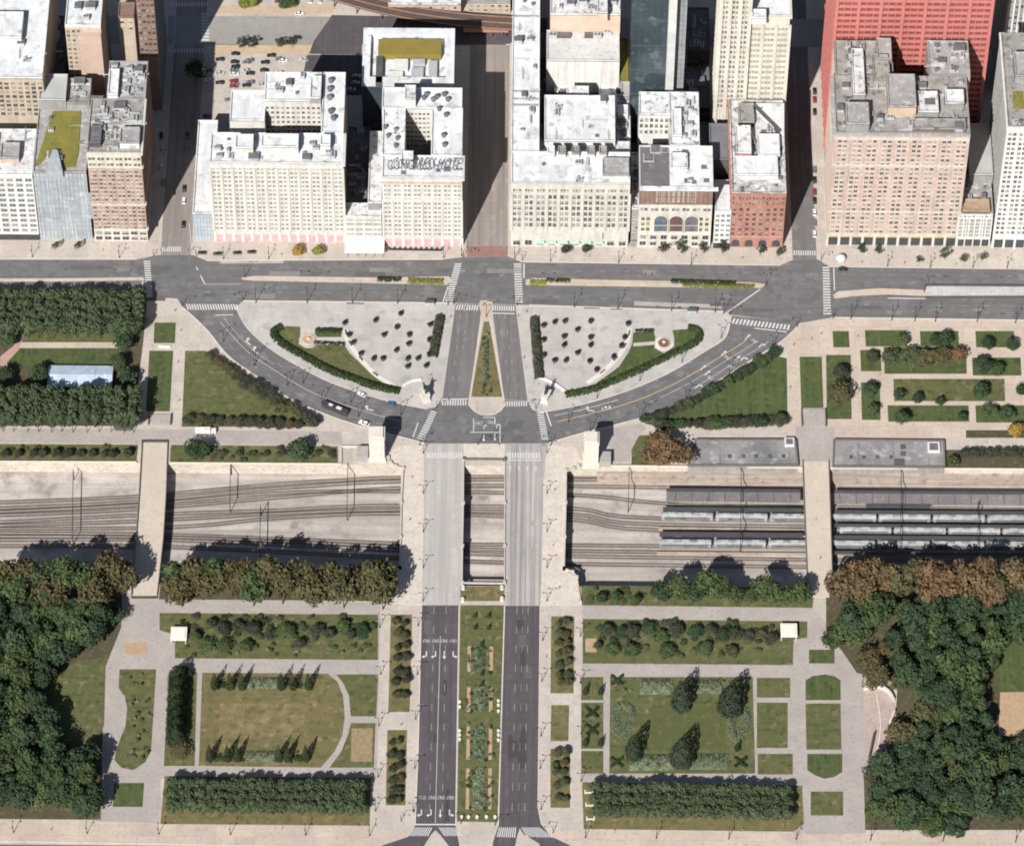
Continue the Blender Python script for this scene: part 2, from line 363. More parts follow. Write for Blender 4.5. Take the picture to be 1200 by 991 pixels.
# ================================================================== ROAD MARKINGS
def mark(px, wd=.22, dash=None, m=None, z=Z3):
    mb = MB(); ribbon(mb, XY(px), wd, z, dash); return struct(mb.obj('road_marking', m or (paint_w if dash else paint)))
def offs(a, b, t): return [(p[0] + (q[0] - p[0]) * t, p[1] + (q[1] - p[1]) * t) for p, q in zip(a, b)]
def rs(p, n):
    """n points evenly along a pixel polyline"""
    d = [0]
    for a, b in zip(p, p[1:]): d.append(d[-1] + math.dist(a, b))
    return [(float(np.interp(d[-1] * i / (n - 1), d, [q[0] for q in p])), float(np.interp(d[-1] * i / (n - 1), d, [q[1] for q in p]))) for i in range(n)]
LO, LI, RI, RO = rs(fl_out, 40), rs(fl_in, 40), rs(fr_in, 40), rs(fr_out, 40)
mark(offs(LO, LI, .48)[3:36], .3, None, mat('cream_paint', (.55, .45, .33)))
mark(offs(LO, LI, .72)[3:37], .18, (3, 6)); mark(offs(LO, LI, .24)[3:37], .18, (3, 6))
mark(offs(LO, LI, .64)[2:14], .16)
mark(offs(RI, RO, .40)[4:38], .35, None, paint_y); mark(offs(RI, RO, .2)[4:34], .18, (3, 6)); mark(offs(RI, RO, .6)[4:22], .2); mark(offs(RI, RO, .6)[22:36], .18, (3, 6)); mark(offs(RI, RO, .8)[4:18], .2); mark(offs(RI, RO, .18)[26:38], .25)
def crosswalk(a, b, c, d, n, fill=.5):
    """bars between edge a-b and edge d-c (pixels)"""
    a, b, c, d = [Vector((p.x, p.y)) for p in W([a, b, c, d])]; mb = MB()
    for i in range(n):
        t0, t1 = i / n, (i + fill) / n
        q = [a.lerp(b, t0), a.lerp(b, t1), d.lerp(c, t1), d.lerp(c, t0)]
        ar = sum(p.x * r.y - r.x * p.y for p, r in zip(q, q[1:] + q[:1]))
        if ar < 0: q = q[::-1]
        mb.face([(p.x, p.y, Z3) for p in q])
    return struct(mb.obj('crosswalk_marking', paint))
crosswalk((218, 356.5), (279, 356.5), (281, 363), (220, 363), 20)
crosswalk((536, 357), (562, 357.5), (561, 364), (534, 363), 9); crosswalk((577, 358), (604, 358.5), (604, 364.5), (577, 364), 10)
crosswalk((534, 308), (543, 308), (543, 308), (534, 308), 1)
crosswalk((533, 309), (521, 354), (530, 354), (541, 309), 17); crosswalk((602, 309), (604, 356), (613, 356), (611, 309), 16)
crosswalk((860, 373), (928, 381), (926, 387), (857, 379), 16); crosswalk((168.5, 306), (172, 349), (179, 349), (176, 306), 16)
crosswalk((964, 313), (965, 370), (974, 370), (972, 313), 18); crosswalk((185, 289), (213, 289), (213, 295), (185, 295), 11); crosswalk((930, 293.5), (957, 294), (957, 299.5), (930, 299), 10)
crosswalk((505, 481), (488, 515), (496, 517), (512, 483), 13); crosswalk((629, 483), (635, 516), (643, 516), (637, 483), 12)
crosswalk((518, 469), (548, 469), (548, 475), (518, 475), 10); crosswalk((591, 470), (619, 470), (619, 476), (591, 476), 10)
crosswalk((500, 530), (543, 530), (543, 537), (500, 537), 14); crosswalk((594, 530), (634, 530), (634, 537), (594, 537), 13)
crosswalk((486, 969), (508, 969), (503, 979), (476, 979), 9); crosswalk((514, 969), (533, 969), (545, 979), (521, 979), 8)
crosswalk((585, 969), (606, 969), (605, 981), (582, 980), 9); crosswalk((611, 969), (633, 969), (650, 981), (618, 980), 9)
crosswalk((200, 3), (245, 3), (246, 8), (200, 8), 14); crosswalk((190, 57), (240, 57), (240, 62), (190, 62), 14); crosswalk((188, 16), (187, 50), (196, 50), (197, 16), 9); crosswalk((236, 16), (236, 50), (245, 50), (245, 16), 9)
mark([(252, 369.5), (273, 368.8)], .5); mark([(518, 467.6), (549, 467.6)], .6); mark([(576, 367), (603, 367.6)], .6); mark([(884, 384.5), (922, 389)], .6); mark([(484, 512), (490, 495)], .5)
mark([(640, 482), (646, 499)], .6); mark([(230, 313), (240, 333)], .5); mark([(852, 366), (891, 339)], .6); mark([(614, 309), (614, 326)], .6); mark([(519, 354), (525, 336)], .5)
mark([(487, 965.6), (533.5, 965.6)], .7); mark([(594, 539.2), (634, 539.2)], .5); mark([(977, 314), (978, 340)], .5); mark([(167, 329), (167, 348)], .5)
for y in (315.5, 343): mark([(240, y - 1), (520, y + .3)], .16, (3, 9))
for y0, y1 in ((317, 321), (347, 356)): mark([(620, y0), (900, y1 - 1)], .16, (3, 9))
for y0, y1 in ((321, 325), (331, 329), (357, 360), (364, 367)): mark([(985, y0), (1260, y1)], .16, (3, 9))
mark([(240, 333), (283, 333)], .2); mark([(1040, 349.5), (1085, 350)], .5)
for t in (.33, .66):
    mark([(494.5 + 43 * t, 711), (488 + 45.5 * t, 964)], .2, (4.2, 7)); mark([(592.5 + 40 * t, 711), (585 + 45 * t, 960)], .2, (4.2, 7))
mark([(494.5 + 43 * .5, 745), (487 + 46 * .5, 964)], .22)
mark([(592.5 + 40 * .5, 711), (585 + 45 * .5, 960)], .12, (4.2, 7))
for t in (.3, .55): mark([(533 - 2 + 30 * t, 368), (518 + 32 * t, 466)], .18, (3, 7)); mark([(577 + 26 * t, 368), (591 + 27 * t, 466)], .18, (3, 7))
for t in (.25, .5, .75): mark([(593 + 42 * t, 541), (592 + 41 * t, 705)], .18, (3, 9))
mark([(626, 541), (623, 640)], .25)
sheet('back_pavement', [(251, 52), (420, 53.5), (420, 64), (247, 63)], mat('tan_pavement', (.50, .375, .255), (.44, .33, .23), .2, (.36, .28, .2), .6), Z2)
sheet('back_pavement', [(252, 6.5), (392, 7.5), (390, 16.5), (252, 16)], MATS['tan_pavement'], Z2)
# centre of the junction: painted island boxes
for q in ([(555, 490), (555, 506)], [(586, 497), (586, 519)], [(551, 506.5), (586, 506.5)], [(566, 489), (580, 489)], [(580, 489), (580, 497)]): mark(q, .4)
def letters(txt, px, py, size, ang, z=Z3, m=None, depth=0., name='road_lettering', parent=None):
    cu = bpy.data.curves.new(name, 'FONT'); cu.body = txt; cu.size = size; cu.align_x = 'CENTER'; cu.align_y = 'CENTER'; cu.extrude = depth; cu.resolution_u = 2
    tmp = bpy.data.objects.new(name, cu); COL.objects.link(tmp); dg = bpy.context.evaluated_depsgraph_get()
    me = bpy.data.meshes.new_from_object(tmp.evaluated_get(dg)); bpy.data.objects.remove(tmp); me.materials.clear(); me.materials.append(m or paint)
    return me
only = letters('ONLY', 0, 0, 2.6, 0)
def put_only(px, py, ang, s=1.):
    p = G(px, py); struct(link('road_lettering', only, None, (p.x, p.y, Z4), ang, (s, s * 2.1, 1)))
def arrow(px, py, ang, turn=0, s=1.):
    def f():
        mb = MB()
        if turn == 0: mb.face([(-.3, -2.5, 0), (.3, -2.5, 0), (.3, 1, 0), (-.3, 1, 0)]); mb.face([(-1, 1, 0), (1, 1, 0), (0, 3, 0)])
        else:
            mb.face([(-.3, -2.5, 0), (.3, -2.5, 0), (.3, 1.2, 0), (-.3, 1.2, 0)]); q = [(.3 * turn, .6, 0), (1.2 * turn, .9, 0), (1.2 * turn, 1.6, 0), (.3 * turn, 1.2, 0)]; t = [(1.2 * turn, .2, 0), (2.6 * turn, 1.5, 0), (1.2 * turn, 2.3, 0)]
            mb.face(q if turn > 0 else q[::-1]); mb.face(t if turn > 0 else t[::-1])
        return mb.data('road_arrow', paint)
    p = G(px, py); struct(link('road_arrow', kit(('arrow', turn), f), None, (p.x, p.y, Z4), ang, (s, s, 1)))
for t in (.13, .38, .62, .86):
    put_only(494 + 43 * t, 750.5, PI, .5); arrow(494 + 43 * t, 767, PI, 1 if t < .5 else -1 if t > .7 else 0, .85)
    put_only(489 + 45 * t, 934, PI, .5); arrow(488 + 45 * t, 952.5, PI, 1 if t < .5 else -1 if t > .7 else 0, .85)
for x, y, k in ((876, 395, 0), (892, 404, 1), (848, 414, 0), (864, 420, 0), (824, 431, 0), (829, 437, 0), (818, 452, 1), (871, 420, 1)): arrow(x, y, -.72, k, .8)
for x, y in ((884, 400), (852, 419), (856, 430), (832, 443)): put_only(x, y, -.72, .5)
for x, y in ((561, 496), (576, 495)): put_only(x, y, 0, .55); arrow(x + 6, y + 4, 0, 1, .6)
for x, y in ((567, 513), (580, 512)): arrow(x, y, PI, 0, .8)
for x, y in ((290, 401), (298, 411), (432, 480), (691, 481)): arrow(x, y, .75 if x < 400 else 1.4, 1, 1.)
for i in range(4): arrow(598 + 10 * i, 549, 0, 0, .6)
# ================================================================== LAWNS
NL = [0]
def lawnsheet(px, m, z=None, name='lawn'):
    NL[0] += 1; return sheet(name, px, m, z or (.05 + .0005 * NL[0]))
def rc(x0, x1, y0, y1, sl=0.): return [(x0, y0), (x1, y0), (x1 + sl, y1), (x0 + sl, y1)]
# upper left park
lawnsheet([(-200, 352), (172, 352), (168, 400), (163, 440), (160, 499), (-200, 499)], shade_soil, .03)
lawnsheet(rc(24, 150, 386, 400, -3), lawn); lawnsheet(rc(16, 142, 409, 428, -3), lush); sheet('park_path', rc(18, 146, 401, 408, -1), pav_warm, .07)
sheet('park_path', [(0, 418), (16, 405), (24, 390), (28, 392), (22, 410), (8, 425), (10, 432), (0, 432)], mat('red_path', (.42, .27, .23), (.36, .24, .2), .3), .075)
lawnsheet(rc(181, 206, 378, 402, -1), lush); lawnsheet(rc(175, 203, 411, 482, -4), lush)
lawnsheet([(217, 411), (240, 411), (262, 424), (300, 448), (340, 473), (376, 493), (372, 500), (213, 500)], lawn)
lawnsheet([(-200, 519), (162, 521), (160, 540.5), (-200, 538)], lawn); lawnsheet([(200, 521), (396, 523), (396, 542), (199, 541)], lawn)
# upper right park
lawnsheet([(922, 420), (923, 496), (770, 500), (755, 496), (790, 482), (830, 462), (870, 440), (905, 416)], lush)
lawnsheet(rc(937, 963, 418, 478, 2), lush)
for a in ((975.6, 994.6, 388, 407), (1013.6, 1062, 387, 406), (1078, 1123, 388, 406), (1143, 1188, 388, 407), (1008, 1032, 410, 435), (1035.5, 1132, 406.5, 438), (1139, 1196, 419, 440),
          (1009, 1031, 448, 492), (1040, 1135, 475, 494), (1143, 1230, 475, 495), (968, 997, 416, 491), (1206, 1260, 388, 440)): lawnsheet(rc(*a, 1), lush)
lawnsheet(rc(1047, 1177, 444, 470, 1), lawn); lawnsheet(rc(1132, 1230, 504, 513), shade_soil); lawnsheet(rc(1108, 1260, 527, 548), shade_soil); lawnsheet(rc(740, 775, 510, 546), lawn)
# plaza gardens
lawnsheet([(326, 386), (336, 382), (352, 383), (352, 392), (350, 403), (358, 408), (366, 408), (371, 404), (404, 405), (410, 414), (430, 433), (455, 449), (464, 455), (438, 450), (412, 441), (383, 429), (356, 414), (334, 400), (325, 393)], lawn)
lawnsheet(rc(369, 400, 385, 395), lush)
lawnsheet([(742, 390), (766, 389), (768, 395), (767, 408), (778, 414), (790, 406), (790, 396), (788, 387), (812, 385), (817, 390), (816, 399), (793, 411), (760, 427), (727, 441), (693, 455), (700, 448), (725, 430), (737, 412), (741, 402)], lush)
lawnsheet([(567, 377), (573, 377), (588.5, 465), (552, 465)], dry)
# lower garden, left
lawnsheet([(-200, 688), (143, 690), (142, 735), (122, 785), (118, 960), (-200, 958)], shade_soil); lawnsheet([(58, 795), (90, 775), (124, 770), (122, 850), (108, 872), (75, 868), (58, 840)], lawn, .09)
lawnsheet([(188, 684), (450, 686), (446, 704), (186, 702)], shade_soil)
lawnsheet([(187, 718), (443, 720), (443, 773), (205, 771), (205, 752), (200, 742), (187, 738)], lawn)
lawnsheet([(198, 787), (231, 787), (228, 897), (192, 897)], lawn)
lawnsheet([(237, 788), (384, 789), (395, 798), (402, 815), (404, 840), (401, 862), (392, 880), (376, 899), (233, 897)], dry)
lawnsheet([(394, 790), (443, 790), (441, 839), (411, 839), (409, 815), (402, 800)], lawn); lawnsheet([(411, 847), (440, 847), (438, 899), (386, 899), (400, 880), (408, 860)], lawn)
sheet('bare_patch', rc(258, 361, 824, 864, -2), mat('worn_grass', (.20, .155, .078), (.14, .118, .055), .12, (.28, .20, .115), .25, fine=.3, c4=(.10, .095, .04), scale4=.2), .095)
sheet('bare_patch', rc(412, 437, 853, 892, -1), mat('worn_bed', (.30, .22, .13), (.24, .18, .11), .3, (.13, .12, .06), .6), .097)
lawnsheet([(193, 909), (435, 911), (433, 967), (188, 965)], dry)
lawnsheet([(140, 784), (183, 784), (177, 880), (170, 893), (156, 902), (142, 899), (134, 890), (136, 878), (147, 850), (149, 830), (146, 815), (139, 806)], lawn); lawnsheet(rc(134, 169, 917, 945, -2), lush)
sheet('bare_patch', rc(146, 171, 753, 767, 1), tan, .098)
# lower garden, middle strips
lawnsheet([(539.5, 687), (591, 687), (591, 704), (539.5, 704)], dry); lawnsheet([(539.5, 709), (590.5, 709), (583, 963), (535.5, 962)], lawn)
sheet('pavement_refuge', [(539, 704), (591.5, 704), (591.5, 709.2), (538.5, 709)], pav, .045)
lawnsheet(rc(458, 483, 720, 834, -3), dry); lawnsheet(rc(454, 477, 855, 943, -2), dry); lawnsheet(rc(646, 673, 722, 812, -1), dry); lawnsheet(rc(646, 667, 826, 868, -1), dry); lawnsheet(rc(645, 668, 877, 946), dry)
# lower garden, right
lawnsheet([(681, 686), (955, 688), (952, 712), (682, 709)], lawn)
lawnsheet([(683, 725), (946, 728), (946, 747), (930, 749), (929, 779), (683, 777)], lawn)
lawnsheet(rc(681, 707, 793, 906, 0), lawn); sheet('park_path', rc(681, 707, 820, 823), pav_gray, .12); sheet('park_path', rc(681, 707, 877, 879.5), pav_gray, .12)
lawnsheet([(715, 793), (882, 793), (885, 906), (714, 906)], lawn); sheet('lawn', rc(760, 850, 830, 878, 0), mat('green_lawn', (.066, .083, .026), (.086, .09, .032), .12, (.15, .12, .06), .25, fine=.28, streak=((.03, .4, 1), (.085, .095, .034))), .125)
lawnsheet(rc(887, 926, 794, 817), lawn); lawnsheet(rc(887, 923, 823, 876), lawn); lawnsheet(rc(888, 929, 883, 907), lawn)
lawnsheet([(682, 916), (940, 920), (942, 965), (930, 974), (684, 971)], dry)
lawnsheet([(944, 820), (944, 797), (952, 792), (966, 790), (978, 792), (985, 797), (985, 820)], lush); lawnsheet(rc(944, 985, 824, 878, 1), lawn); lawnsheet([(946, 883), (987, 883), (987, 904), (978, 910), (966, 912), (955, 908), (946, 902)], lush)
lawnsheet(rc(950, 988, 927, 955), lawn); lawnsheet(rc(948, 978, 761, 777), lush)
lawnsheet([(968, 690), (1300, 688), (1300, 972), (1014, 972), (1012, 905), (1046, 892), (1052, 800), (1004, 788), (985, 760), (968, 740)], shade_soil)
lawnsheet([(1171, 757), (1230, 755), (1230, 810), (1168, 810)], lush, .1); sheet('bare_patch', [(1172, 811), (1230, 810), (1230, 864), (1170, 862)], tan, .13)
sheet('orange_court', [(686, 748), (699, 748), (699, 764), (686, 764)], tan, .13)
sheet('monument_terrace', [(1012, 806), (1030, 806), (1044, 815), (1050, 830), (1047, 845), (1050, 870), (1044, 890), (1030, 897), (1014, 900)], mat('pink_paving', (.42, .33, .29), (.36, .28, .25), .2, (.3, .24, .21), .6), .13)

# resurfaced patches, manhole covers and oil stains on the carriageways
pat = [mat('asphalt_patch_dark', (.115, .108, .108), (.095, .09, .09), .3), mat('asphalt_patch_pale', (.20, .19, .182), (.175, .165, .16), .3), mat('asphalt_patch_mid', (.145, .136, .135), (.125, .118, .117), .3)]
def patch(x, y, wx, wy, m, z=.0365):
    p = G(x, y); mb = MB(); mb.face([(p.x - wx, p.y - wy, z), (p.x + wx, p.y - wy, z), (p.x + wx, p.y + wy, z), (p.x - wx, p.y + wy, z)]); struct(mb.obj('road_patch', m))
for i in range(46):
    x = R.uniform(0, 1200); y = R.choice([313 + x * .008, 318 + x * .008, 341 + x * .019, 346 + x * .02]); patch(x, y, R.uniform(2, 9), R.uniform(.7, 1.7), R.choice(pat), .0365 + .0006 * i)
for i in range(10): patch(R.uniform(515, 630), R.uniform(490, 515), R.uniform(1.5, 5), R.uniform(1, 3), R.choice(pat), .066 - .0006 * i if False else .0365 + .0004 * i)
dp = [mat('dark_patch_pale', (.115, .10, .105), (.10, .087, .093), .3), mat('dark_patch_deep', (.062, .054, .059), (.052, .046, .05), .3)]
for i in range(16): patch(R.choice([502, 512, 522, 600, 610, 620]) + R.uniform(-3, 3), R.uniform(725, 950), R.uniform(.8, 1.8), R.uniform(2, 9), R.choice(dp), .0365 + .0004 * i)
mh = mat('manhole_iron', (.06, .055, .055)); mhm = MB(); mhm.lathe(0, 0, [(.55, 0), (.55, .01)], 12); mhm = mhm.data('manhole_cover', mh)
for i in range(34):
    if i < 22: x = R.uniform(60, 1180); y = R.choice([315 + x * .008, 344 + x * .02])
    elif i < 28: x, y = R.choice(offs(LI, LO, R.uniform(.3, .7))[4:36])
    else: x, y = R.choice(offs(RI, RO, R.uniform(.3, .7))[4:36])
    p = G(x, y); struct(link('manhole_cover', mhm, None, (p.x, p.y, .05)))
# ================================================================== VEGETATION
bark = mat('bark', (.10, .08, .06), (.07, .055, .04), .8)
L_dark = leafmat('leaf_dark', (.022, .042, .022), (.070, .102, .050), (.030, .048, .026))
L_mid = leafmat('leaf_mid', (.035, .058, .022), (.10, .13, .052), (.045, .062, .027))
L_elm = leafmat('leaf_elm', (.040, .058, .029), (.100, .126, .064), (.054, .072, .038))
L_olive = leafmat('leaf_olive', (.046, .049, .023), (.118, .108, .05), (.085, .066, .034))
L_rust = leafmat('leaf_rust', (.10, .058, .032), (.20, .122, .066), (.11, .075, .042))
L_brown = leafmat('leaf_brown', (.09, .062, .033), (.18, .128, .066), (.10, .075, .04))
L_con = leafmat('leaf_conifer', (.018, .032, .014), (.05, .07, .03), (.02, .035, .016))
L_gold = leafmat('leaf_gold', (.22, .14, .03), (.40, .27, .06)); L_lime = leafmat('leaf_lime', (.14, .15, .03), (.28, .29, .07))
L_dusk = leafmat('leaf_dusky', (.028, .033, .022), (.082, .090, .052), (.042, .042, .030))
L_flow = leafmat('leaf_bed', (.05, .075, .03), (.30, .33, .24), (.10, .12, .07))
L_hedge = leafmat('leaf_hedge', (.02, .034, .014), (.062, .082, .03))
rn = np.random.default_rng(11)
def quads(P, Nn, size, tint):
    """leaf sprays: one small quad per point, lying across its normal"""
    n = len(P); Nn = Nn / np.maximum(np.linalg.norm(Nn, axis=1, keepdims=True), 1e-6)
    a = rn.normal(size=(n, 3)); u = np.cross(Nn, a); u /= np.maximum(np.linalg.norm(u, axis=1, keepdims=True), 1e-6); v = np.cross(Nn, u)
    s = (size * rn.uniform(.55, 1.35, (n, 1))); k = rn.uniform(.6, 1., (n, 1))
    V = np.stack([P - u * s - v * s * k, P + u * s - v * s * k * .7, P + u * s * .8 + v * s * k, P - u * s * .9 + v * s * k * .8], 1).reshape(-1, 3)
    mb = MB(); mb.v = V.tolist(); mb.f = np.arange(n * 4).reshape(-1, 4).tolist(); mb.m = [0] * n; mb.t = tint.astype(float).tolist()
    return mb
def crown_round(n, leaf, clumps=16, flat=.36, zc=.62, spread=.62, cr=(.15, .25)):
    d = rn.normal(size=(clumps, 3)); d /= np.linalg.norm(d, axis=1, keepdims=True); r = rn.uniform(.45, 1, (clumps, 1)) ** .6
    C = d * r * spread * np.array([.5, .5, flat]); C[:, 2] += zc; rad = rn.uniform(*cr, clumps)
    i = rn.integers(0, clumps, n); e = rn.normal(size=(n, 3)); e[:, 2] += .35; e /= np.linalg.norm(e, axis=1, keepdims=True)
    P = C[i] + e * (rad[i] * rn.uniform(.72, 1.06, n))[:, None] * np.array([1, 1, .82])
    t = rn.uniform(0, 1, clumps)[i]
    return quads(P, e + rn.normal(size=(n, 3)) * .42, leaf, t)
def crown_cone(n, leaf, z0=.04, pw=.8, bulge=0.):
    z = z0 + (1 - z0) * (1 - np.sqrt(rn.uniform(0, 1, n))); a = rn.uniform(0, 2 * PI, n)
    h = (z - z0) / (1 - z0); r = .5 * np.minimum(1, (1 - h) ** pw * (1 + bulge)) * np.minimum(1, h * 9 + .55) * (1 + .10 * np.sin(a * 5 + z * 23))
    e = np.stack([np.cos(a), np.sin(a), np.full(n, .45)], 1); P = np.stack([np.cos(a) * r, np.sin(a) * r, z], 1) * 1.
    P[:, :2] *= rn.uniform(.82, 1.05, (n, 1)); return quads(P, e + rn.normal(size=(n, 3)) * .35, leaf, (np.sin(a * 5 + z * 23) * .5 + .5))
def crown_box(n, leaf):
    P = rn.uniform(-.5, .5, (n, 3)); ax = rn.choice([0, 1, 2, 2, 2], n); sg = np.where(rn.uniform(size=n) < .5, -.5, .5)
    for k in range(n): P[k, ax[k]] = (.5 if ax[k] == 2 else sg[k]) * rn.uniform(.85, 1.03)
    e = P * 2; e = e ** 3; t = np.sin(P[:, 0] * 7 + 1) * np.sin(P[:, 1] * 6) * .5 + .5
    P[:, 2] = .66 + P[:, 2] * .64 + .05 * np.sin(P[:, 0] * 9) * np.cos(P[:, 1] * 8)
    return quads(P, e + rn.normal(size=(n, 3)) * .5, leaf, t)
def trunk_mesh(r=.022, top=.55, limbs=4):
    mb = MB(); mb.tube((0, 0, 0), (0, 0, top * .6), r, r * .7, 6)
    for k in range(limbs):
        a = k * 2 * PI / limbs + .3; mb.tube((0, 0, top * (.45 + .03 * k)), (.2 * math.cos(a), .2 * math.sin(a), top + .12), r * .55, r * .2, 5)
    return mb.data('trunk', bark)
TK = trunk_mesh(); TKs = trunk_mesh(.03, .3, 0)
def variants(kind, k):
    out = []
    for i in range(k):
        mb = {'round': lambda: crown_round(1500, .034, 19), 'elm': lambda: crown_round(1300, .036, 15, .30, .66, .6, (.16, .24)), 'sparse': lambda: crown_round(420, .034, 11, .34, .62, .75, (.10, .17)),
              'cone': lambda: crown_cone(700, .034), 'big_cone': lambda: crown_cone(1900, .026, .05, .62, .25), 'block': lambda: crown_box(900, .045), 'bush': lambda: crown_round(380, .065, 8, .40, .42, .5, (.2, .32))}[kind]()
        out.append(mb)
    return out
SHAPES = {k: variants(k, n) for k, n in (('round', 6), ('elm', 4), ('sparse', 3), ('cone', 2), ('big_cone', 2), ('block', 3), ('bush', 3))}
def cmesh(kind, i, m): return kit((kind, i, m.name), lambda: SHAPES[kind][i].data('crown', m))
def tree(p, kind, m, h, wd, label, group=None, name='tree', cat='tree', wy=None, trunk=True):
    t = thing(name, label, cat, (p[0], p[1], p[2] if len(p) > 2 else 0), 0, group)
    rot = R.uniform(0, 6.28) if kind not in ('block',) else 0
    link('crown', cmesh(kind, R.randrange(len(SHAPES[kind])), m), t, None, rot, (wd, wy or wd, h))
    if trunk: link('trunk', TK if kind in ('round', 'elm', 'sparse', 'block') else TKs, t, None, R.uniform(0, 6), (wd * .8, wd * .8, h))
    return t
def at_crown(x, y, h, k=.62):
    p = G(x, y, h * k); return (p.x, p.y, 0)
def bank(x, y, h):
    """crown position as seen, but the trunk kept on the bank and not over the trench"""
    p = G(x, y, h * .62); lim = G(x, 693 + R.uniform(0, 6)).y; return (p.x, min(p.y, lim), 0)
def grove(poly, step, kinds, hr, wr_, label, group, name='tree', jit=.35, top=True, avoid=()):
    """single trees spaced over a pixel outline (crown positions)"""
    ws = XY(poly, hr[0] * .6); x0, x1 = min(p[0] for p in ws), max(p[0] for p in ws); y0, y1 = min(p[1] for p in ws), max(p[1] for p in ws)
    n = 0; y = y0; row = 0
    while y < y1 + step:
        x = x0 + (row % 2) * step / 2
        while x < x1 + step:
            q = (x + R.uniform(-jit, jit) * step, y + R.uniform(-jit, jit) * step)
            if inside(q, ws):
                kd, m = R.choice(kinds); h = R.uniform(*hr)
                tree(q, kd, m, h, R.uniform(*wr_), label, group, name); n += 1
            x += step
        y += step * .87; row += 1
    return n
# woods
grove([(985, 722), (1005, 705), (1100, 715), (1230, 700), (1230, 757), (1186, 757), (1160, 775), (1160, 860), (1180, 872), (1230, 868), (1230, 962), (1150, 966), (1035, 962), (1022, 905), (1060, 880), (1090, 830), (1052, 790), (1062, 735), (1040, 716), (1010, 750), (985, 745)],
      8.2, [('round', L_dark), ('round', L_dark), ('round', L_mid)], (11, 22), (9, 18), 'dark green broadleaf tree in the dense wood right of the curved pink monument terrace', 'trees of the wood right of the monument', 'broadleaf_tree')
grove([(-25, 700), (132, 703), (138, 735), (120, 758), (60, 790), (48, 830), (62, 868), (112, 880), (114, 950), (-25, 950)],
      8.2, [('round', L_dark), ('round', L_dark), ('round', L_mid)], (11, 22), (9, 18), 'dark green broadleaf tree in the wood at the lower left around the curved lawn', 'trees of the wood around the lower left lawn', 'broadleaf_tree')
for x, y, h, wd, m, lb in ((1062, 868, 13, 24, L_olive, 'broad olive green tree directly right of the curved monument wall'), (1085, 838, 12, 18, L_olive, 'olive tree above the broad one beside the monument wall'), (1030, 790, 12, 14, L_olive, 'olive brown tree rising from the upper end of the monument wall'),
                        (1052, 800, 10, 10, L_olive, 'small olive tree between the monument wall and the bare gap in the wood'), (998, 738, 13, 22, L_mid, 'bright green tree at the wood corner beside the wide path'), (1020, 722, 14, 20, L_mid, 'bright green tree just below the rust coloured row'), (975, 750, 10, 12, L_mid, 'smaller green tree leaning over the wide path below the footbridge'),
                        (1022, 905, 9, 11, L_dusk, 'dark small tree just below the monument terrace'), (48, 765, 7, 9, L_lime, 'small yellow green tree at the upper left edge of the curved lawn'), (1048, 748, 14, 12, L_dark, 'dark tree at the right edge of the small gap above the monument'), (1054, 775, 14, 12, L_dark, 'second dark tree down the right edge of the gap above the monument'), (1018, 772, 12, 15, L_olive, 'olive tree between the wide path and the gap above the monument'), (1024, 795, 12, 13, L_olive, 'olive brown tree directly above the monument wall'), (1036, 760, 10, 8, L_brown, 'narrow brown tree inside the gap above the monument'), (1030, 928, 14, 15, L_dark, 'dark tree at the lower left corner of the right wood'), (1026, 950, 14, 14, L_mid, 'green tree nearest the bottom pavement at the right wood corner'), (1060, 962, 14, 15, L_dark, 'dark tree at the bottom edge of the right wood, near its corner'), (1120, 966, 14, 15, L_dark, 'dark tree at the bottom edge of the right wood, under its middle'), (1090, 966, 14, 15, L_mid, 'green tree at the bottom edge of the right wood between two dark ones'), (1150, 700, 14, 16, L_mid, 'green tree behind the rust coloured row near the right edge')):
    tree(at_crown(x, y, h), 'round', m, h, wd, lb, None, 'broadleaf_tree')
# autumn rows along the trench
for i, (x, y) in enumerate([(8, 665), (30, 672), (52, 660), (80, 672), (102, 678), (128, 664), (145, 672), (18, 690), (60, 694), (110, 695)]):
    h = R.uniform(23, 30); tree(bank(x, y, h), 'round', R.choice([L_olive, L_olive, L_mid]), h, R.uniform(17, 21), 'olive brown tree in the row above the lower left wood beside the railway', 'trees between railway and the lower left wood', 'autumn_tree')
tree(bank(70, 667, 14), 'round', L_rust, 14, 8, 'narrow bright rust orange tree among the olive trees beside the railway', None, 'autumn_tree')
for x, y in [(205, 668), (226, 660), (252, 655), (240, 680), (212, 690), (270, 676), (296, 686), (312, 668), (330, 684), (352, 668), (366, 690), (384, 672), (402, 686), (420, 668), (436, 680), (448, 690), (283, 664), (445, 664)]:
    h = R.uniform(21, 29); tree(bank(x, y, h), 'round', R.choice([L_olive, L_olive, L_olive, L_mid]), h, R.uniform(15, 20), 'olive and brown tree in the row between railway and gardens, left of the bridges', 'trees above the left garden along the railway', 'autumn_tree')
for x, y, h, wd in [(705, 700, 4, 6), (722, 698, 4, 6), (745, 704, 5, 6), (775, 692, 10, 11), (795, 688, 12, 13), (812, 694, 10, 11), (830, 682, 14, 13), (842, 688, 12, 12), (862, 697, 8, 9), (880, 698, 7, 8), (895, 688, 13, 13), (907, 695, 11, 11), (922, 697, 10, 10), (940, 694, 12, 11)]:
    h *= 1.4; tree(bank(x, y, h), 'round', R.choice([L_mid, L_mid, L_dark]), h, wd * 1.12, 'small green tree in the row between railway and gardens, right of the bridges', 'trees above the right garden along the railway', 'green_tree')
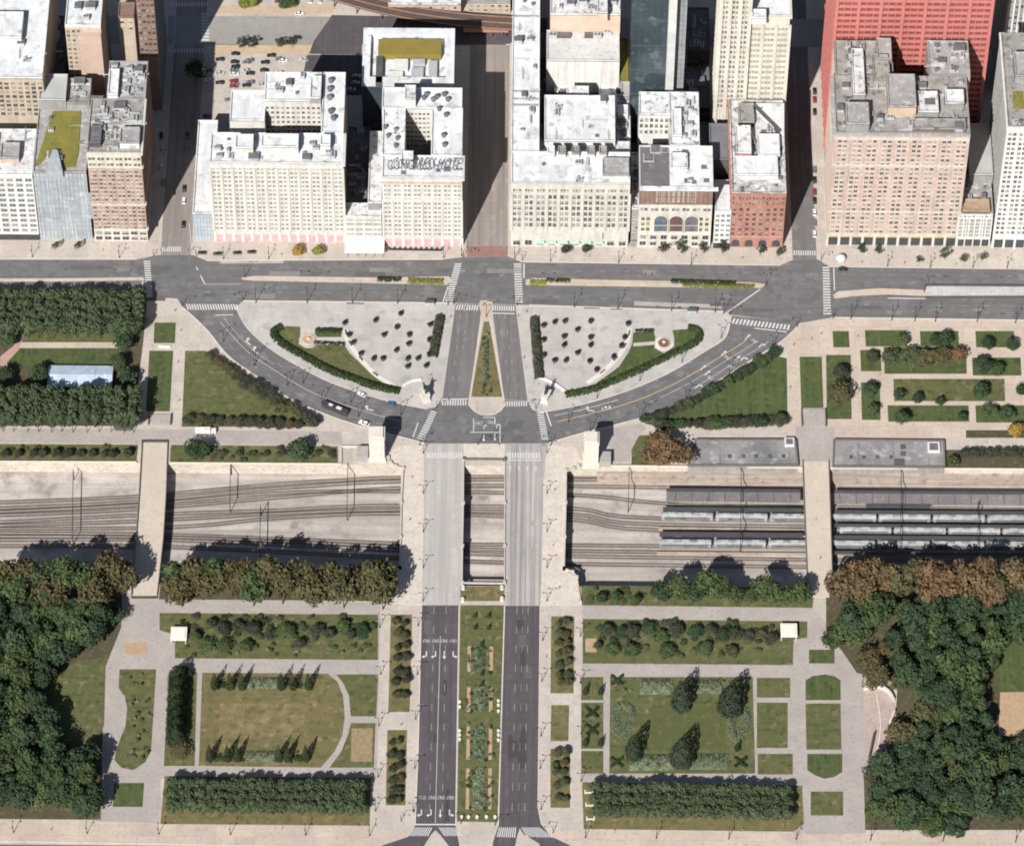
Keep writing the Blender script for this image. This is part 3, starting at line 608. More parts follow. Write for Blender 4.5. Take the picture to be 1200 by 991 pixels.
for x, y in [(985, 684), (1002, 668), (1022, 664), (1040, 668), (1058, 680), (1076, 672), (1092, 668), (1108, 684), (1124, 674), (1140, 684), (1155, 672), (1170, 686), (1186, 668), (1204, 680), (1013, 690), (1090, 692), (1160, 692), (1222, 672)]:
    h = R.uniform(22, 28); tree(bank(x, y, h), 'round', R.choice([L_rust, L_rust, L_brown, L_olive]), h, R.uniform(15, 20), 'rust brown autumn tree in the row beside the shaded tracks, right of the right footbridge', 'rust brown trees right of the right footbridge', 'autumn_tree')
tree(at_crown(776, 527, 13), 'round', L_rust, 15, 25, 'big round brown tree beside the grey station roof', None, 'autumn_tree'); tree(at_crown(803, 533, 11), 'round', L_brown, 11, 12, 'smaller brown tree tucked between the big brown one and the station roof', None, 'autumn_tree')
for x, lb in ((231, 'solid dark green tree in the grass strip just right of the left footbridge'), (349, 'solid dark green tree in the grass strip near the left pylon')):
    tree(at_crown(x, 526, 11), 'round', L_dark, 11, 14, lb, None, 'broadleaf_tree')
# clipped blocks and bands of elms
def band(x0, x1, nx, ys, h, wd, m, label, group, kind='elm', jit=.25, sl=0.):
    for j, y in enumerate(ys):
        for i in range(nx):
            x = x0 + (x1 - x0) * (i + .5 + R.uniform(-jit, jit) * .6) / nx; q = at_crown(x, y + sl * (i / nx) + R.uniform(-1, 1), h)
            tree(q, kind, m, h * R.uniform(.93, 1.06), wd * R.uniform(.95, 1.15), label, group, 'elm_tree')
band(196, 428, 20, (920, 932, 944), 10.5, 8.5, L_elm, 'grey green tree in the clipped block left of the twin boulevard roads', 'clipped block of trees left of the boulevard', sl=2)
band(694, 926, 20, (924, 936, 948), 10.5, 8.5, L_elm, 'grey green tree in the clipped block right of the twin boulevard roads', 'clipped block of trees right of the boulevard', sl=4)
band(-20, 168, 13, (348, 360, 372, 383), 15, 11, L_elm, 'tree in the thick band along the avenue above the narrow left lawns', 'thick band of trees along the avenue, upper left')
band(-20, 163, 13, (463, 473, 482, 490), 18, 10, L_elm, 'tree in the thick band below the pale marquee', 'thick band of trees below the marquee')
for x, y, lb in ((145, 400, 'dark green tree closing the right end of the narrow left lawns'), (138, 425, 'green tree just right of the pale marquee end'), (150, 442, 'dark tree at the right corner beside the marquee'), (150, 380, 'dark tree at the right end of the avenue tree band'), (145, 470, 'dark tree at the right end of the band below the marquee'), (10, 395, 'dark tree at the left edge beside the red path'), (45, 437, 'dark tree left of the marquee'), (5, 440, 'dark tree at the left picture edge below the red path')):
    tree(at_crown(x, y, 10), 'round', L_dark if 'green tree just' not in lb else L_mid, 10, 11, lb, None, 'broadleaf_tree')
# tree arcs beside the curved roads
for x, y in rs([(246, 416), (262, 428), (290, 446), (320, 464), (350, 482), (368, 494)], 15) + rs([(258, 424), (290, 452), (330, 478)], 8) + rs([(222, 491), (260, 493), (300, 495), (350, 498)], 12):
    h = R.uniform(4, 6.4); tree(at_crown(x, y, h), 'round', R.choice([L_dusk, L_dusk, L_olive]), h, R.uniform(5.5, 9), 'dusky dark tree edging the triangular lawn beside the left curved road', 'dark trees edging the left triangular lawn', 'dark_tree')
for x, y in rs([(908, 412), (890, 424), (868, 438), (840, 454), (812, 470), (780, 484), (756, 490)], 17) + rs([(775, 497), (830, 496), (870, 494), (915, 492)], 14):
    h = R.uniform(4, 7); tree(at_crown(x, y, h), 'round', R.choice([L_dusk, L_dark, L_dusk, L_mid]), h, R.uniform(5.5, 9.5), 'dark tree edging the triangular lawn beside the right curved road', 'dark trees edging the right triangular lawn', 'dark_tree')
# right formal park
for x, y, h, wd, m, lb in ((1058, 398, 7, 8, L_mid, 'leafy tree at the upper left of the formal lawns beside the avenue'), (1045, 418, 7, 12, L_elm, 'pale crown at the left of the merged tree group in the formal park'), (1066, 418, 8, 13, L_elm, 'second crown from the left in the merged tree group'), (1086, 420, 8, 13, L_olive, 'middle crown of the merged tree group in the formal park'),
        (1104, 416, 8, 12, L_olive, 'olive crown right of the middle of the merged group'), (1122, 416, 8, 11, L_rust, 'rust coloured crown at the right end of the merged tree group'), (1108, 396, 7, 10, L_dark, 'dark tree above the merged group near the avenue'), (1096, 398, 6, 8, L_dark, 'smaller dark tree next to the dark one near the avenue'), (1158, 402, 7, 8, L_dark, 'dark tree at the upper right formal lawn'), (1186, 404, 7, 8, L_dark, 'dark tree at the picture edge in the upper right formal lawn'),
        (1152, 428, 9, 11, L_dark, 'dark tree in the lawn right of the merged group'), (1170, 432, 7, 9, L_mid, 'green tree in the lawn near the right picture edge'), (1022, 418, 6, 8, L_dusk, 'greyish tree on the small square lawn left of the merged group'), (984, 462, 11, 16, L_olive, 'large olive tree beside the narrow striped lawn'), (984, 436, 8, 10, L_dusk, 'dusky tree above the large olive one'),
        (1020, 456, 8, 9, L_dark, 'dark tree on the narrow lawn below the square lawn'), (1024, 480, 7, 8, L_mid, 'green tree at the lower end of the narrow lawn'), (1054, 462, 6, 7, L_dark, 'dark tree at the left end of the long dry lawn'), (1076, 466, 6, 7, L_dark, 'dark tree standing left of centre on the long dry lawn edge'), (1102, 470, 5, 6, L_dark, 'dark tree right of centre on the long dry lawn edge'), (1056, 490, 9, 9, L_dark, 'dark green tree at the lower left formal lawn by the station'),
        (1150, 458, 9, 10, L_dark, 'dark tree across the right end of the long dry lawn'), (1160, 482, 7, 10, L_mid, 'green tree on the lower right formal lawn'), (1180, 484, 7, 9, L_dark, 'dark tree on the lower right formal lawn'), (1128, 488, 5, 6, L_dark, 'small dark tree between the two lower formal lawns'), (1190, 503, 8, 9, L_gold, 'golden tree at the right picture edge above the hedge trees'),
        (1117, 540, 6, 7, L_mid, 'bright green round tree at the right end of the station roof'), (1198, 456, 6, 8, L_dark, 'dark tree in the gap at the right picture edge beside the long lawn')):
    tree(at_crown(x, y, h), 'round', m, h, wd, lb, None, 'park_tree')
for i in range(9): tree(at_crown(1130 + i * 9.5, 531, 6), 'round', L_dusk, 6, 6.5, 'dark small tree in the row right of the station roof above the tracks', 'row of dark small trees right of the station', 'dark_tree')
for i, x in enumerate((6, 22, 40, 50, 66, 80, 94, 108, 122, 132, 150)): tree(at_crown(x, 531, 4.5), 'round', L_dusk, R.uniform(4, 5.5), R.uniform(4.5, 6), 'small dark tree in the grass strip just left of the left footbridge', 'small trees left of the left footbridge', 'dark_tree')
for i, x in enumerate((262, 280, 296, 312, 330, 372, 388)): tree(at_crown(x, 530, 3), 'bush', L_dusk, 3, 4.5, 'low shrub in the grass strip between the two solid dark green trees', 'shrubs in the strip right of the left footbridge', 'shrub', 'shrub', None, False)
# avenue pavement trees
for x, y, m, k, h, wd, lb in ((64, 287, L_dark, 'sparse', 7, 5, 'slim dark tree on the pavement below the green roofed glass block'), (90, 287, L_dark, 'sparse', 7, 5, 'slim dark tree on the pavement below the green roof block, right of its pair'), (350, 291, L_gold, 'bush', 6, 8, 'orange leaved tree on the pavement in front of the long cream hotel'), (373, 292, L_lime, 'bush', 6, 7.5, 'yellow green tree right of the orange one before the long cream hotel'),
        (663, 292, L_dusk, 'round', 7, 5.5, 'dark tree before the wide cream block, left of its pair'), (686, 292, L_dusk, 'round', 7, 5.5, 'dark tree before the wide cream block, right of its pair'), (777, 290, L_dusk, 'sparse', 8, 7, 'thin tree before the arched facade, left one'), (800, 288, L_dusk, 'sparse', 9, 9, 'bigger thin tree before the arched facade'), (825, 289, L_mid, 'sparse', 8, 7, 'thin tree at the right corner of the arched facade'), (847, 289, L_dusk, 'sparse', 9, 8, 'thin tree before the narrow shop between arched and red facades'),
        (891, 294, L_dark, 'sparse', 6, 6, 'small dark tree before the red brick facade'), (913, 295, L_dark, 'sparse', 6, 6, 'small dark tree at the red facade corner by the side street'), (1012, 291, L_dark, 'sparse', 6, 7, 'dark tree left before the pink tower'), (1031, 292, L_dark, 'sparse', 6, 6, 'dark tree before the pink tower beside the left one'), (1078, 304, L_dark, 'sparse', 4, 5, 'tiny dark tree near the kerb before the pink tower'), (1108, 297, L_mid, 'sparse', 8, 7, 'slim tree near the right end of the pink tower'), (1130, 302, L_olive, 'sparse', 6, 6, 'thin tree before the low white link block'), (1151, 302, L_olive, 'sparse', 6, 6, 'thin tree before the tall white corner block'),
        (229, 82, L_dark, 'round', 14, 14, 'tall dark tree in the shadow beside the car park')):
    q = at_crown(x, y, h); tree(q, k, m, h, wd, lb, None, 'street_tree')
for i, x in enumerate((285, 297, 330, 343)): q = G(x, 56); tree((q.x, q.y, 0), 'sparse', L_dusk, 7, 8, 'small bare looking tree between the back street and the car park', 'thin trees beside the back street', 'street_tree')
for i, (x, y) in enumerate(((287, 11), (295, 9), (333, 11), (340, 9))): q = G(x, y); tree((q.x, q.y, 0), 'round', L_lime if i < 2 else L_mid, 7, 8, 'yellow green tree on the far pavement of the back street', 'trees on the far side of the back street', 'street_tree')
# lower garden: columns, cones, rows, shrubs
for y, xs, row in ((806, (252, 270, 284, 330, 343.5, 361.7), 'upper'), (890, (246, 267, 278, 327, 337, 358.6), 'lower')):
    for x in xs:
        q = G(x, y); tree((q.x, q.y, 0), 'cone', L_con, 13, 4.6, f'slim dark cypress in the {row} row of the left garden', f'{row} row of cypresses in the left garden', 'cypress_tree', 'cypress')
for x, y, wd, h, lb in ((798, 829, 9.6, 21, 'blue green cone tree at the upper bed of the right garden, smaller upper one'), (855, 833, 11.8, 22, 'largest blue green cone tree, at the upper right of the right garden'), (742, 887, 7.8, 19, 'slim blue green cone tree at the left of the right garden lawn'), (798.5, 893, 11, 20, 'blue green cone tree at the lower bed of the right garden')):
    q = G(x, y); tree((q.x, q.y, 0), 'big_cone', leafmat('leaf_spruce', (.028, .042, .026), (.072, .092, .058)), h, wd, lb, None, 'spruce_tree', 'spruce')
for i, y in enumerate((800, 812, 824, 836, 848, 860, 870)): q = G(209 - i * .4, y); tree((q.x, q.y, 0), 'big_cone', L_con, 14, 9.5, 'dark conifer in the tight row at the left side of the left garden', 'tight row of conifers in the left garden', 'conifer_tree', 'conifer')
tree(at_crown(210, 880, 6), 'round', L_olive, 6, 12, 'olive tree below the tight conifer row', None, 'garden_tree'); tree(at_crown(215, 788, 6), 'round', L_dusk, 6, 9, 'dusky tree above the tight conifer row', None, 'garden_tree')
for x, y, wd, m in ((248, 730, 6, L_dusk), (262, 736, 8, L_dusk), (280, 735, 8, L_dusk), (296, 736, 9, L_dusk), (240, 755, 10, L_mid), (262, 758, 10, L_mid), (333, 740, 12, L_mid), (318, 744, 7, L_dusk), (372, 738, 8, L_dusk), (386, 742, 7, L_dusk), (402, 732, 8, L_mid), (412, 744, 6, L_dusk), (424, 738, 8, L_dark), (288, 756, 8, L_mid), (350, 755, 7, L_dusk), (228, 745, 7, L_mid)):
    tree(at_crown(x, y, 5), 'round', m, R.uniform(4.5, 6), wd, 'small garden tree in the long lawn strip above the left garden', 'small trees in the strip above the left garden', 'garden_tree')
for x, y, wd, m in ((712, 738, 8, L_dusk), (727, 742, 8, L_dark), (742, 740, 9, L_dusk), (760, 738, 9, L_dark), (775, 745, 8, L_mid), (792, 738, 9, L_dusk), (815, 740, 9, L_dark), (832, 738, 8, L_dusk), (846, 744, 9, L_dark), (862, 742, 8, L_dusk), (878, 744, 8, L_dusk), (892, 742, 7, L_olive), (906, 748, 7, L_dusk), (718, 760, 9, L_mid), (740, 762, 10, L_mid), (782, 762, 10, L_mid), (824, 760, 10, L_mid), (856, 762, 8, L_olive), (700, 756, 5, L_mid)):
    tree(at_crown(x, y, 5), 'round', m, R.uniform(4.5, 6), wd, 'small garden tree in the long lawn strip above the right garden', 'small trees in the strip above the right garden', 'garden_tree')
for (x, ys, m, lb) in ((470, (728, 742, 756, 770, 784, 798, 812), L_dusk, 'left strip beside the upper boulevard'), (464, (866, 884, 898, 912, 926, 938), L_dusk, 'left strip beside the lower boulevard'), (660, (728, 740, 752, 764, 776, 788, 800), L_elm, 'right strip beside the upper boulevard'), (657, (882, 894, 906, 918, 932), L_elm, 'right strip beside the lower boulevard')):
    for y in ys:
        for k in range(2): tree(at_crown(x + (-4.5 if k else 4.5) + R.uniform(-2, 2), y + R.uniform(-3, 3), 5), 'round', R.choice([m, m, L_olive]), R.uniform(3.2, 5.2), R.uniform(3.8, 6.2), f'dull green small tree in the {lb}', 'small trees in the ' + lb, 'garden_tree')
# hedges and beds: leafy strips
def hedge(px, wd, h, m, label, name='hedge', cat='hedge', dens=9, leaf=.3, closed=False, group=None):
    pts = [Vector((p.x, p.y, 0)) for p in W(px)]; pts = pts + pts[:1] if closed else pts; Ps = []; Ns = []
    for a, b in zip(pts, pts[1:]):
        L_ = (b - a).length; n = max(4, int(L_ * wd * dens)); d = (b - a) / max(L_, .01); nn = np.array([-d.y, d.x, 0])
        t = rn.uniform(0, 1, (n, 1)); s = rn.uniform(-.5, .5, (n, 1)); q = np.array(a)[None] + (np.array(b) - np.array(a))[None] * t + nn[None] * s * wd
        z = h * np.sqrt(np.maximum(.05, 1 - (2 * np.abs(s)) ** 3)) * rn.uniform(.6, 1.05, (n, 1)); q[:, 2:3] = z
        Ps.append(q); Ns.append(np.concatenate([nn[None, :2] * s * 1.4, np.full((n, 1), .8)], 1) + rn.normal(size=(n, 3)) * .35)
    P = np.concatenate(Ps); mb = quads(P, np.concatenate(Ns), leaf, (np.sin(P[:, 0] * .9) * np.sin(P[:, 1] * 1.1) * .5 + .5))
    return tag(mb.obj(name, m), label, cat, group)
hedge(smooth([(330, 383), (322, 388), (323, 396), (334, 405), (356, 418), (383, 432.5), (412, 443.5), (438, 452.5), (468, 459)]), 4.2, 1.9, L_hedge, 'long curved dark hedge around the left plaza garden', leaf=.4)
hedge(smooth([(806, 384.5), (818, 388), (817, 400), (793, 413), (760, 429), (727, 443.5), (693, 457), (662, 463)]), 4.0, 1.9, L_hedge, 'long curved dark hedge around the right plaza garden', leaf=.4)
hedge([(370, 387), (401, 388)], 3, 1.5, L_hedge, 'short straight hedge above the path to the left fountain'); hedge([(368, 402), (404, 404)], 2.2, 1.4, L_hedge, 'short straight hedge below the path to the left fountain')
hedge([(744, 389), (766, 388)], 2.5, 1.4, L_hedge, 'short straight hedge left of the right fountain along the plaza')
for a, b, s in (((516, 372), (507, 420), 'left'), ((626, 374), (632, 445), 'right')):
    hedge([a, ((a[0] + b[0]) / 2, (a[1] + b[1]) / 2), b], 4.6, 2.6, L_dusk, f'dusky tall hedge strip on the {s} side of the V shaped slip roads', leaf=.45)
hedge([(442, 328), (470, 328.5)], 3, 1.8, L_hedge, 'dark shrubs in the avenue median above the left plaza', 'shrub_bed', 'shrubs'); hedge([(478, 329), (520, 330)], 4.5, .7, L_lime, 'yellow green planting at the left tip of the avenue median by the crossing', 'flower_bed', 'flower bed')
hedge([(621, 331), (640, 331.5)], 4.5, .7, L_lime, 'yellow green planting in the right median next to the crossing', 'flower_bed', 'flower bed'); hedge([(640, 329), (668, 330)], 2.5, 1.5, L_hedge, 'dark shrubs in the right median near the crossing', 'shrub_bed', 'shrubs')
hedge([(786, 330.5), (862, 333)], 2.5, 1.8, L_hedge, 'long row of dark shrubs toward the right end of the avenue median', 'shrub_bed', 'shrubs'); hedge([(800, 333.5), (884, 336)], 3.4, .7, L_lime, 'long yellow green planting toward the right end of the avenue median', 'flower_bed', 'flower bed')
# V garden and boulevard median beds
hedge([(569, 398), (569, 450)], 3.2, .9, L_flow, 'pale green planting down the middle of the V shaped garden', 'flower_bed', 'flower bed')
for y0, y1, lb in ((757, 787, 'uppermost'), (805, 834, 'second'), (851, 890, 'third'), (900, 948, 'lowest')):
    xc = 563 - (y0 - 757) * .012; hedge([(xc, y0), (xc - .6, y1)], 5.4, .8, L_flow, f'{lb} patterned bed along the boulevard median', 'flower_bed', 'flower bed')
    for s in (-13, 13): sheet('bed_edging', rc(xc + s - 2, xc + s + 2, y0, y1, -.5), tan, .16)
for x, y in ((557, 722), (573, 722), (557, 736), (573, 736), (565, 755), (565, 790), (565, 802)): q = G(x, y); tree((q.x, q.y, 0), 'cone', L_con, 3.2, 2.2, 'little dark clipped bush on the boulevard median lawn', 'little clipped bushes on the boulevard median', 'clipped_bush', 'bush', None, False)
# left garden knot beds
for y in (800, 886):
    hedge([(288, y), (328, y)], 6.5, .9, L_flow, f'green knot pattern bed between the {"upper" if y < 850 else "lower"} cypresses', 'flower_bed', 'flower bed')
    for x in (258, 348): hedge([(x - 6, y + 2), (x + 6, y + 2)], 4, .8, L_hedge, f'{"left" if x < 300 else "right"} dark hedge patch in the {"upper" if y < 850 else "lower"} cypress row', 'hedge', 'hedge')
# right garden beds
bed = lambda px, wd, lb, m=L_flow: hedge(px, wd, .9, m, lb, 'flower_bed', 'flower bed')
bed([(750, 804), (785, 804)], 9, 'grey green rose bed left of the smaller upper cone tree'); bed([(812, 804), (845, 804)], 8, 'grey green rose bed between the two upper cone trees')
bed([(738, 893), (790, 893)], 9, 'grey green rose bed left of the lower cone tree'); bed([(806, 892), (852, 892)], 9, 'grey green rose bed right of the lower cone tree')
bed(smooth([(722, 836), (728, 826), (740, 832), (738, 846), (728, 862), (722, 854), (722, 836)]), 4.5, 'ring of roses with an open middle at the left of the right garden'); bed(smooth([(858, 838), (862, 828), (872, 832), (874, 848), (866, 866), (858, 858), (858, 838)]), 4.5, 'ring of roses with an open middle at the right of the right garden')
for x, y, lb in ((723, 797, 'above the left rose ring'), (723, 893, 'at the lower left corner of the right garden'), (868, 893, 'at the lower right corner of the right garden'), (694, 835, 'on the narrow lawn, upper of two'), (694, 855, 'on the narrow lawn, lower of two')):
    mb0 = []; s = 7
    hedge([(x - s, y - s * .8), (x, y), (x + s, y + s * .8), (x, y), (x + s, y - s * .8), (x, y), (x - s, y + s * .8)], 1.5, 1.1, L_hedge, 'X shaped clipped hedge ' + lb, dens=16)
for x, y in ((686, 812), (704, 812), (686, 872), (704, 872), (864, 878)): q = G(x, y); tree((q.x, q.y, 0), 'cone', L_con, 6, 3.2, 'slim dark cypress on the narrow lawn left of the right garden' if x < 800 else 'slim dark cypress below the right rose ring', 'cypresses on the narrow lawn' if x < 800 else None, 'cypress_tree', 'cypress')

# loose shrubs and low planting scattered in the garden strips
def shrubs(x0, x1, y0, y1, n, mats, label, group, wr=(2.5, 5.5)):
    for i in range(n):
        x, y = R.uniform(x0, x1), R.uniform(y0, y1); q = G(x, y); h = R.uniform(1.2, 2.6); tree((q.x, q.y, .05), 'bush', R.choice(mats), h, R.uniform(*wr), label, group, 'shrub', 'shrub', None, False)
shrubs(210, 438, 722, 750, 46, [L_dusk, L_dark, L_hedge, L_dusk], 'low dark shrub in the strip above the left garden', 'low shrubs in the strip above the left garden')
shrubs(215, 438, 755, 770, 26, [L_mid, L_flow, L_olive], 'low pale shrub along the bottom edge of the strip above the left garden', 'pale shrubs above the left garden', (1.8, 3.5))
shrubs(700, 912, 728, 754, 50, [L_dusk, L_dark, L_hedge, L_dusk], 'low dark shrub in the strip above the right garden', 'low shrubs in the strip above the right garden')
shrubs(705, 900, 758, 772, 20, [L_mid, L_olive], 'low green shrub along the bottom of the strip above the right garden', 'green shrubs above the right garden', (1.8, 3.5))
shrubs(152, 177, 788, 890, 26, [L_mid, L_flow, L_olive, L_flow], 'low pale shrub on the bulging lawn beside the left path', 'shrubs on the bulging lawn left', (1.5, 3.2))
shrubs(688, 760, 690, 706, 14, [L_olive, L_rust, L_mid], 'low olive shrub on the slope just right of the big bridge end', 'shrubs right of the bridge end')
shrubs(196, 440, 690, 702, 40, [L_olive, L_olive, L_mid], 'low olive shrub under the tree row above the left garden', 'shrubs under the left tree row', (3, 6))
shrubs(0, 160, 522, 537, 24, [L_olive, L_mid, L_dusk], 'low shrub between the small trees left of the left footbridge', 'shrubs left of the left footbridge', (2, 4)); shrubs(205, 392, 524, 540, 26, [L_olive, L_mid, L_dusk], 'low shrub in the grass strip above the trench parapet, right of the left footbridge', 'shrubs above the trench parapet', (2, 4))

# low mixed planting between the beds: far too fine to count, one object per kind of leaf
def planting(areas, m, label):
    big = MB(); big.t = []
    for x0, x1, y0, y1, n in areas:
        for k in range(n):
            q = G(R.uniform(x0, x1), R.uniform(y0, y1)); src = SHAPES['bush'][R.randrange(3)]; w_, h = R.uniform(1.2, 2.9), R.uniform(.8, 1.9); a = R.uniform(0, 6.28); c, sn = math.cos(a), math.sin(a); b = len(big.v)
            V = np.array(src.v[:480]); V = np.stack([(V[:, 0] * c - V[:, 1] * sn) * w_ + q.x, (V[:, 0] * sn + V[:, 1] * c) * w_ + q.y, V[:, 2] * h + .05], 1); big.v += V.tolist(); big.f += [tuple(b + j for j in f) for f in src.f[:120]]; big.m += [0] * 120; big.t += src.t[:120]
    o = big.obj('low_planting', m); o['kind'] = 'stuff'; o['label'] = label
AR = [(546, 579, y0, y1, 12) for y0, y1 in ((757, 790), (803, 836), (848, 893), (900, 950))] + [(562, 576, 440, 464, 5), (566, 573, 384, 440, 7), (262, 352, 796, 806, 9), (256, 350, 880, 893, 9), (718, 880, 797, 810, 9), (735, 855, 884, 900, 12)]
planting(AR, L_flow, 'pale green low planting among the garden and median beds'); planting(AR, L_mid, 'fresh green low planting among the garden and median beds'); planting(AR, L_hedge, 'dark low planting among the garden and median beds')
# ================================================================== BUILDINGS
white_roof = mat('white_roof', (.73, .74, .745), (.63, .64, .65), .06, (.33, .325, .32), .2, streak=((.25, .05, .2), (.55, .545, .54)), fine=.2, grid=(4.5, 9, (.86, .86, .86), .1))
stain_roof = mat('stained_white_roof', (.68, .675, .67), (.46, .455, .45), .11, (.13, .125, .125), .33, fine=.22)
grey_roof = mat('grey_roof', (.33, .32, .31), (.24, .23, .225), .12, (.48, .465, .45), .4, fine=.22)
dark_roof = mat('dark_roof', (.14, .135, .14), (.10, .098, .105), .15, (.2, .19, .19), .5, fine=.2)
dirty_roof = mat('dirty_gravel_roof', (.34, .32, .295), (.22, .21, .195), .14, (.09, .085, .08), .36, fine=.3)
sedum = mat('green_roof', (.155, .15, .035), (.21, .18, .045), .12, (.10, .11, .03), .5, fine=.2)
cream = mat('cream_stone', (0.58, 0.545, 0.475), (0.51, 0.48, 0.415), .15, (.48, .43, .36), .5, fine=.06, wall=True)
cream_l = mat('light_cream_brick', (0.585, 0.56, 0.515), (0.52, 0.5, 0.46), .15, (.56, .52, .47), .6, fine=.06, wall=True)
limestone = mat('limestone', (0.545, 0.515, 0.46), (0.48, 0.455, 0.405), .2, (.47, .43, .37), .5, fine=.08, wall=True)
redb = mat('red_brick', (.37, .19, .145), (.31, .155, .12), .25, (.44, .25, .195), .6, fine=.12, wall=True)
pinkb = mat('pink_brick', (0.475, 0.37, 0.315), (0.42, 0.325, 0.278), .2, (.57, .46, .40), .5, fine=.1, wall=True)
terrab = mat('terracotta_brick', (.45, .275, .21), (.39, .235, .18), .25, (.52, .35, .28), .6, fine=.1, wall=True)
brownb = mat('brown_brick', (.23, .15, .12), (.19, .125, .1), .25, (.27, .19, .15), .5, fine=.1, wall=True)
beige = mat('beige_brick', (0.46, 0.385, 0.3), (0.41, 0.34, 0.265), .2, fine=.08, wall=True)
whitew = mat('white_glazed_wall', (0.64, 0.63, 0.6), (0.57, 0.56, 0.535), .2, (.6, .58, .55), .6, fine=.05, wall=True)
greyw = mat('grey_side_wall', (.30, .29, .28), (.24, .23, .225), .2, fine=.1, wall=True)
redsteel = mat('red_painted_steel', (.48, .175, .152), (.41, .145, .125), .2, fine=.05, rough=.6)
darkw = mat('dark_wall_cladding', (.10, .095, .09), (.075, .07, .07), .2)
glass = mat('window_glass', (.055, .06, .065), (.035, .04, .045), .25, rough=.12, spec=.5, fine=0)
glass_l = mat('blind_window_glass', (.36, .34, .30), (.17, .16, .15), .6, rough=.25, spec=.5, fine=0)
curtain = mat('curtain_glass', (.40, .43, .45), (.30, .33, .36), .07, (.5, .52, .53), .3, rough=.22, spec=.6, grid=(1.5, 3.4, (.6, .62, .64), .12, 1), fine=0)
darkglass = mat('dark_curtain_glass', (.045, .062, .072), (.03, .043, .05), .06, (.11, .14, .15), .12, rough=.15, spec=.6, grid=(3, 3.6, (1.25, 1.3, 1.3), .12, 1), fine=0)
steel = mat('galvanised_steel', (.50, .50, .50), (.40, .40, .40), .6, rough=.5, metal=.2)
black = mat('black_iron', (.03, .03, .032), rough=.6)
def mass(root, x0, x1, yf, yb, h, z0, wm, rm, par=.9, wall='wall', roof='roof', pt=.5):
    """a block given by its roof outline in the photo and its height; returns its extents"""
    a, b = G(x0, yf, h), G(x1, yf, h); t = G((x0 + x1) / 2, yb, h)
    return block(root, a.x, b.x, (a.y + b.y) / 2, t.y, h, z0, wm, rm, par, wall, roof, pt)
def block(root, X0, X1, Y0, Y1, h, z0, wm, rm, par=.9, wall='wall', roof='roof', pt=.5):
    o = root.location if root is not None else Vector()
    mb = MB(); mb.box(X0 - o.x, X1 - o.x, Y0 - o.y, Y1 - o.y, z0, h, cap=False); mb.obj(wall, wm, root)
    rb = MB(); x0, x1, y0, y1 = X0 - o.x, X1 - o.x, Y0 - o.y, Y1 - o.y
    if par > 0 and x1 - x0 > 3 and y1 - y0 > 3:
        rb.face([(x0 + pt, y0 + pt, h - .1), (x1 - pt, y0 + pt, h - .1), (x1 - pt, y1 - pt, h - .1), (x0 + pt, y1 - pt, h - .1)], 0)
        for q in ((x0, x1, y0, y0 + pt), (x0, x1, y1 - pt, y1), (x0, x0 + pt, y0 + pt, y1 - pt), (x1 - pt, x1, y0 + pt, y1 - pt)): rb.box(*q, h - .3, h + par, 0)
    else: rb.face([(x0, y0, h), (x1, y0, h), (x1, y1, h), (x0, y1, h)], 0)
    ro = rb.obj(roof, rm, root)
    return dict(ro=ro, X0=X0, X1=X1, Y0=Y0, Y1=Y1, h=h, z0=z0, root=root)
def winmesh(wd, hg, fm, gm, half=0):
    def f():
        mb = MB(); a, b = wd / 2, hg / 2; e = .1
        c = b if not half else b * half
        mb.face([(-a, -.16, -b), (a, -.16, -b), (a, -.16, c), (-a, -.16, c)], 1)
        if half: mb.face([(-a, -.17, c), (a, -.17, c), (a, -.17, b), (-a, -.17, b)], 2)
        for q in ((-a - e, a + e, -.24, 0, b, b + e), (-a - e, a + e, -.34, 0, -b - .16, -b), (-a - e, -a, -.24, 0, -b, b), (a, a + e, -.24, 0, -b, b)): mb.box(*q, 0)
        mb.box(-.05, .05, -.2, -.1, -b, b, 0)
        return mb
    return kit(('w', wd, hg, fm.name, gm.name, half), f)
def windows(B, side, xs, zs, wd, hg, fm=None, gm=None, cap=100, blind=.25, skip=0.):
    """window parts on one wall: at fractions / positions along it; the first hundred singly, the rest as one part"""
    fm = fm or cream; gm = gm or glass; root = B['root']; o = root.location; cnt = root.get('n_windows_', 0); rest = MB()
    mbs = [winmesh(wd, hg, fm, gm), winmesh(wd, hg, fm, glass_l)] + [winmesh(wd, hg, fm, gm, q) for q in (.3, -.25)]
    G3 = [fm, gm, glass_l]
    mes = [kit(('wm', wd, hg, fm.name, gm.name), lambda: mbs[0].data('window', fm, gm)), kit(('wm', wd, hg, fm.name, 'blind'), lambda: mbs[1].data('window', fm, glass_l))] + [kit(('wm', wd, hg, fm.name, gm.name, q), lambda q=q: mbs[q].data('window', fm, gm, glass_l)) for q in (2, 3)]
    for z in zs:
        for x in xs:
            if R.random() < skip: continue
            if side == 'front': p, r = (x - o.x, B['Y0'] - o.y, z), 0
            elif side == 'right': p, r = (B['X1'] - o.x, x - o.y, z), PI / 2
            elif side == 'left': p, r = (B['X0'] - o.x, x - o.y, z), -PI / 2
            k = 1 if R.random() < blind else R.choice([0, 0, 2, 3])
            if cnt < cap: link('window', mes[k], root, p, r); cnt += 1
            else:
                m = mbs[k]; n = len(rest.v); c, s = math.cos(r), math.sin(r)
                rest.v += [(p[0] + v[0] * c - v[1] * s, p[1] + v[0] * s + v[1] * c, p[2] + v[2]) for v in m.v]; rest.f += [tuple(n + i for i in f) for f in m.f]; rest.m += [2 if (q == 1 and k == 1) else q for q in m.m]
    root['n_windows_'] = cnt
    if rest.v: rest.obj('window', [fm, gm, glass_l], root)['kind'] = 'stuff'
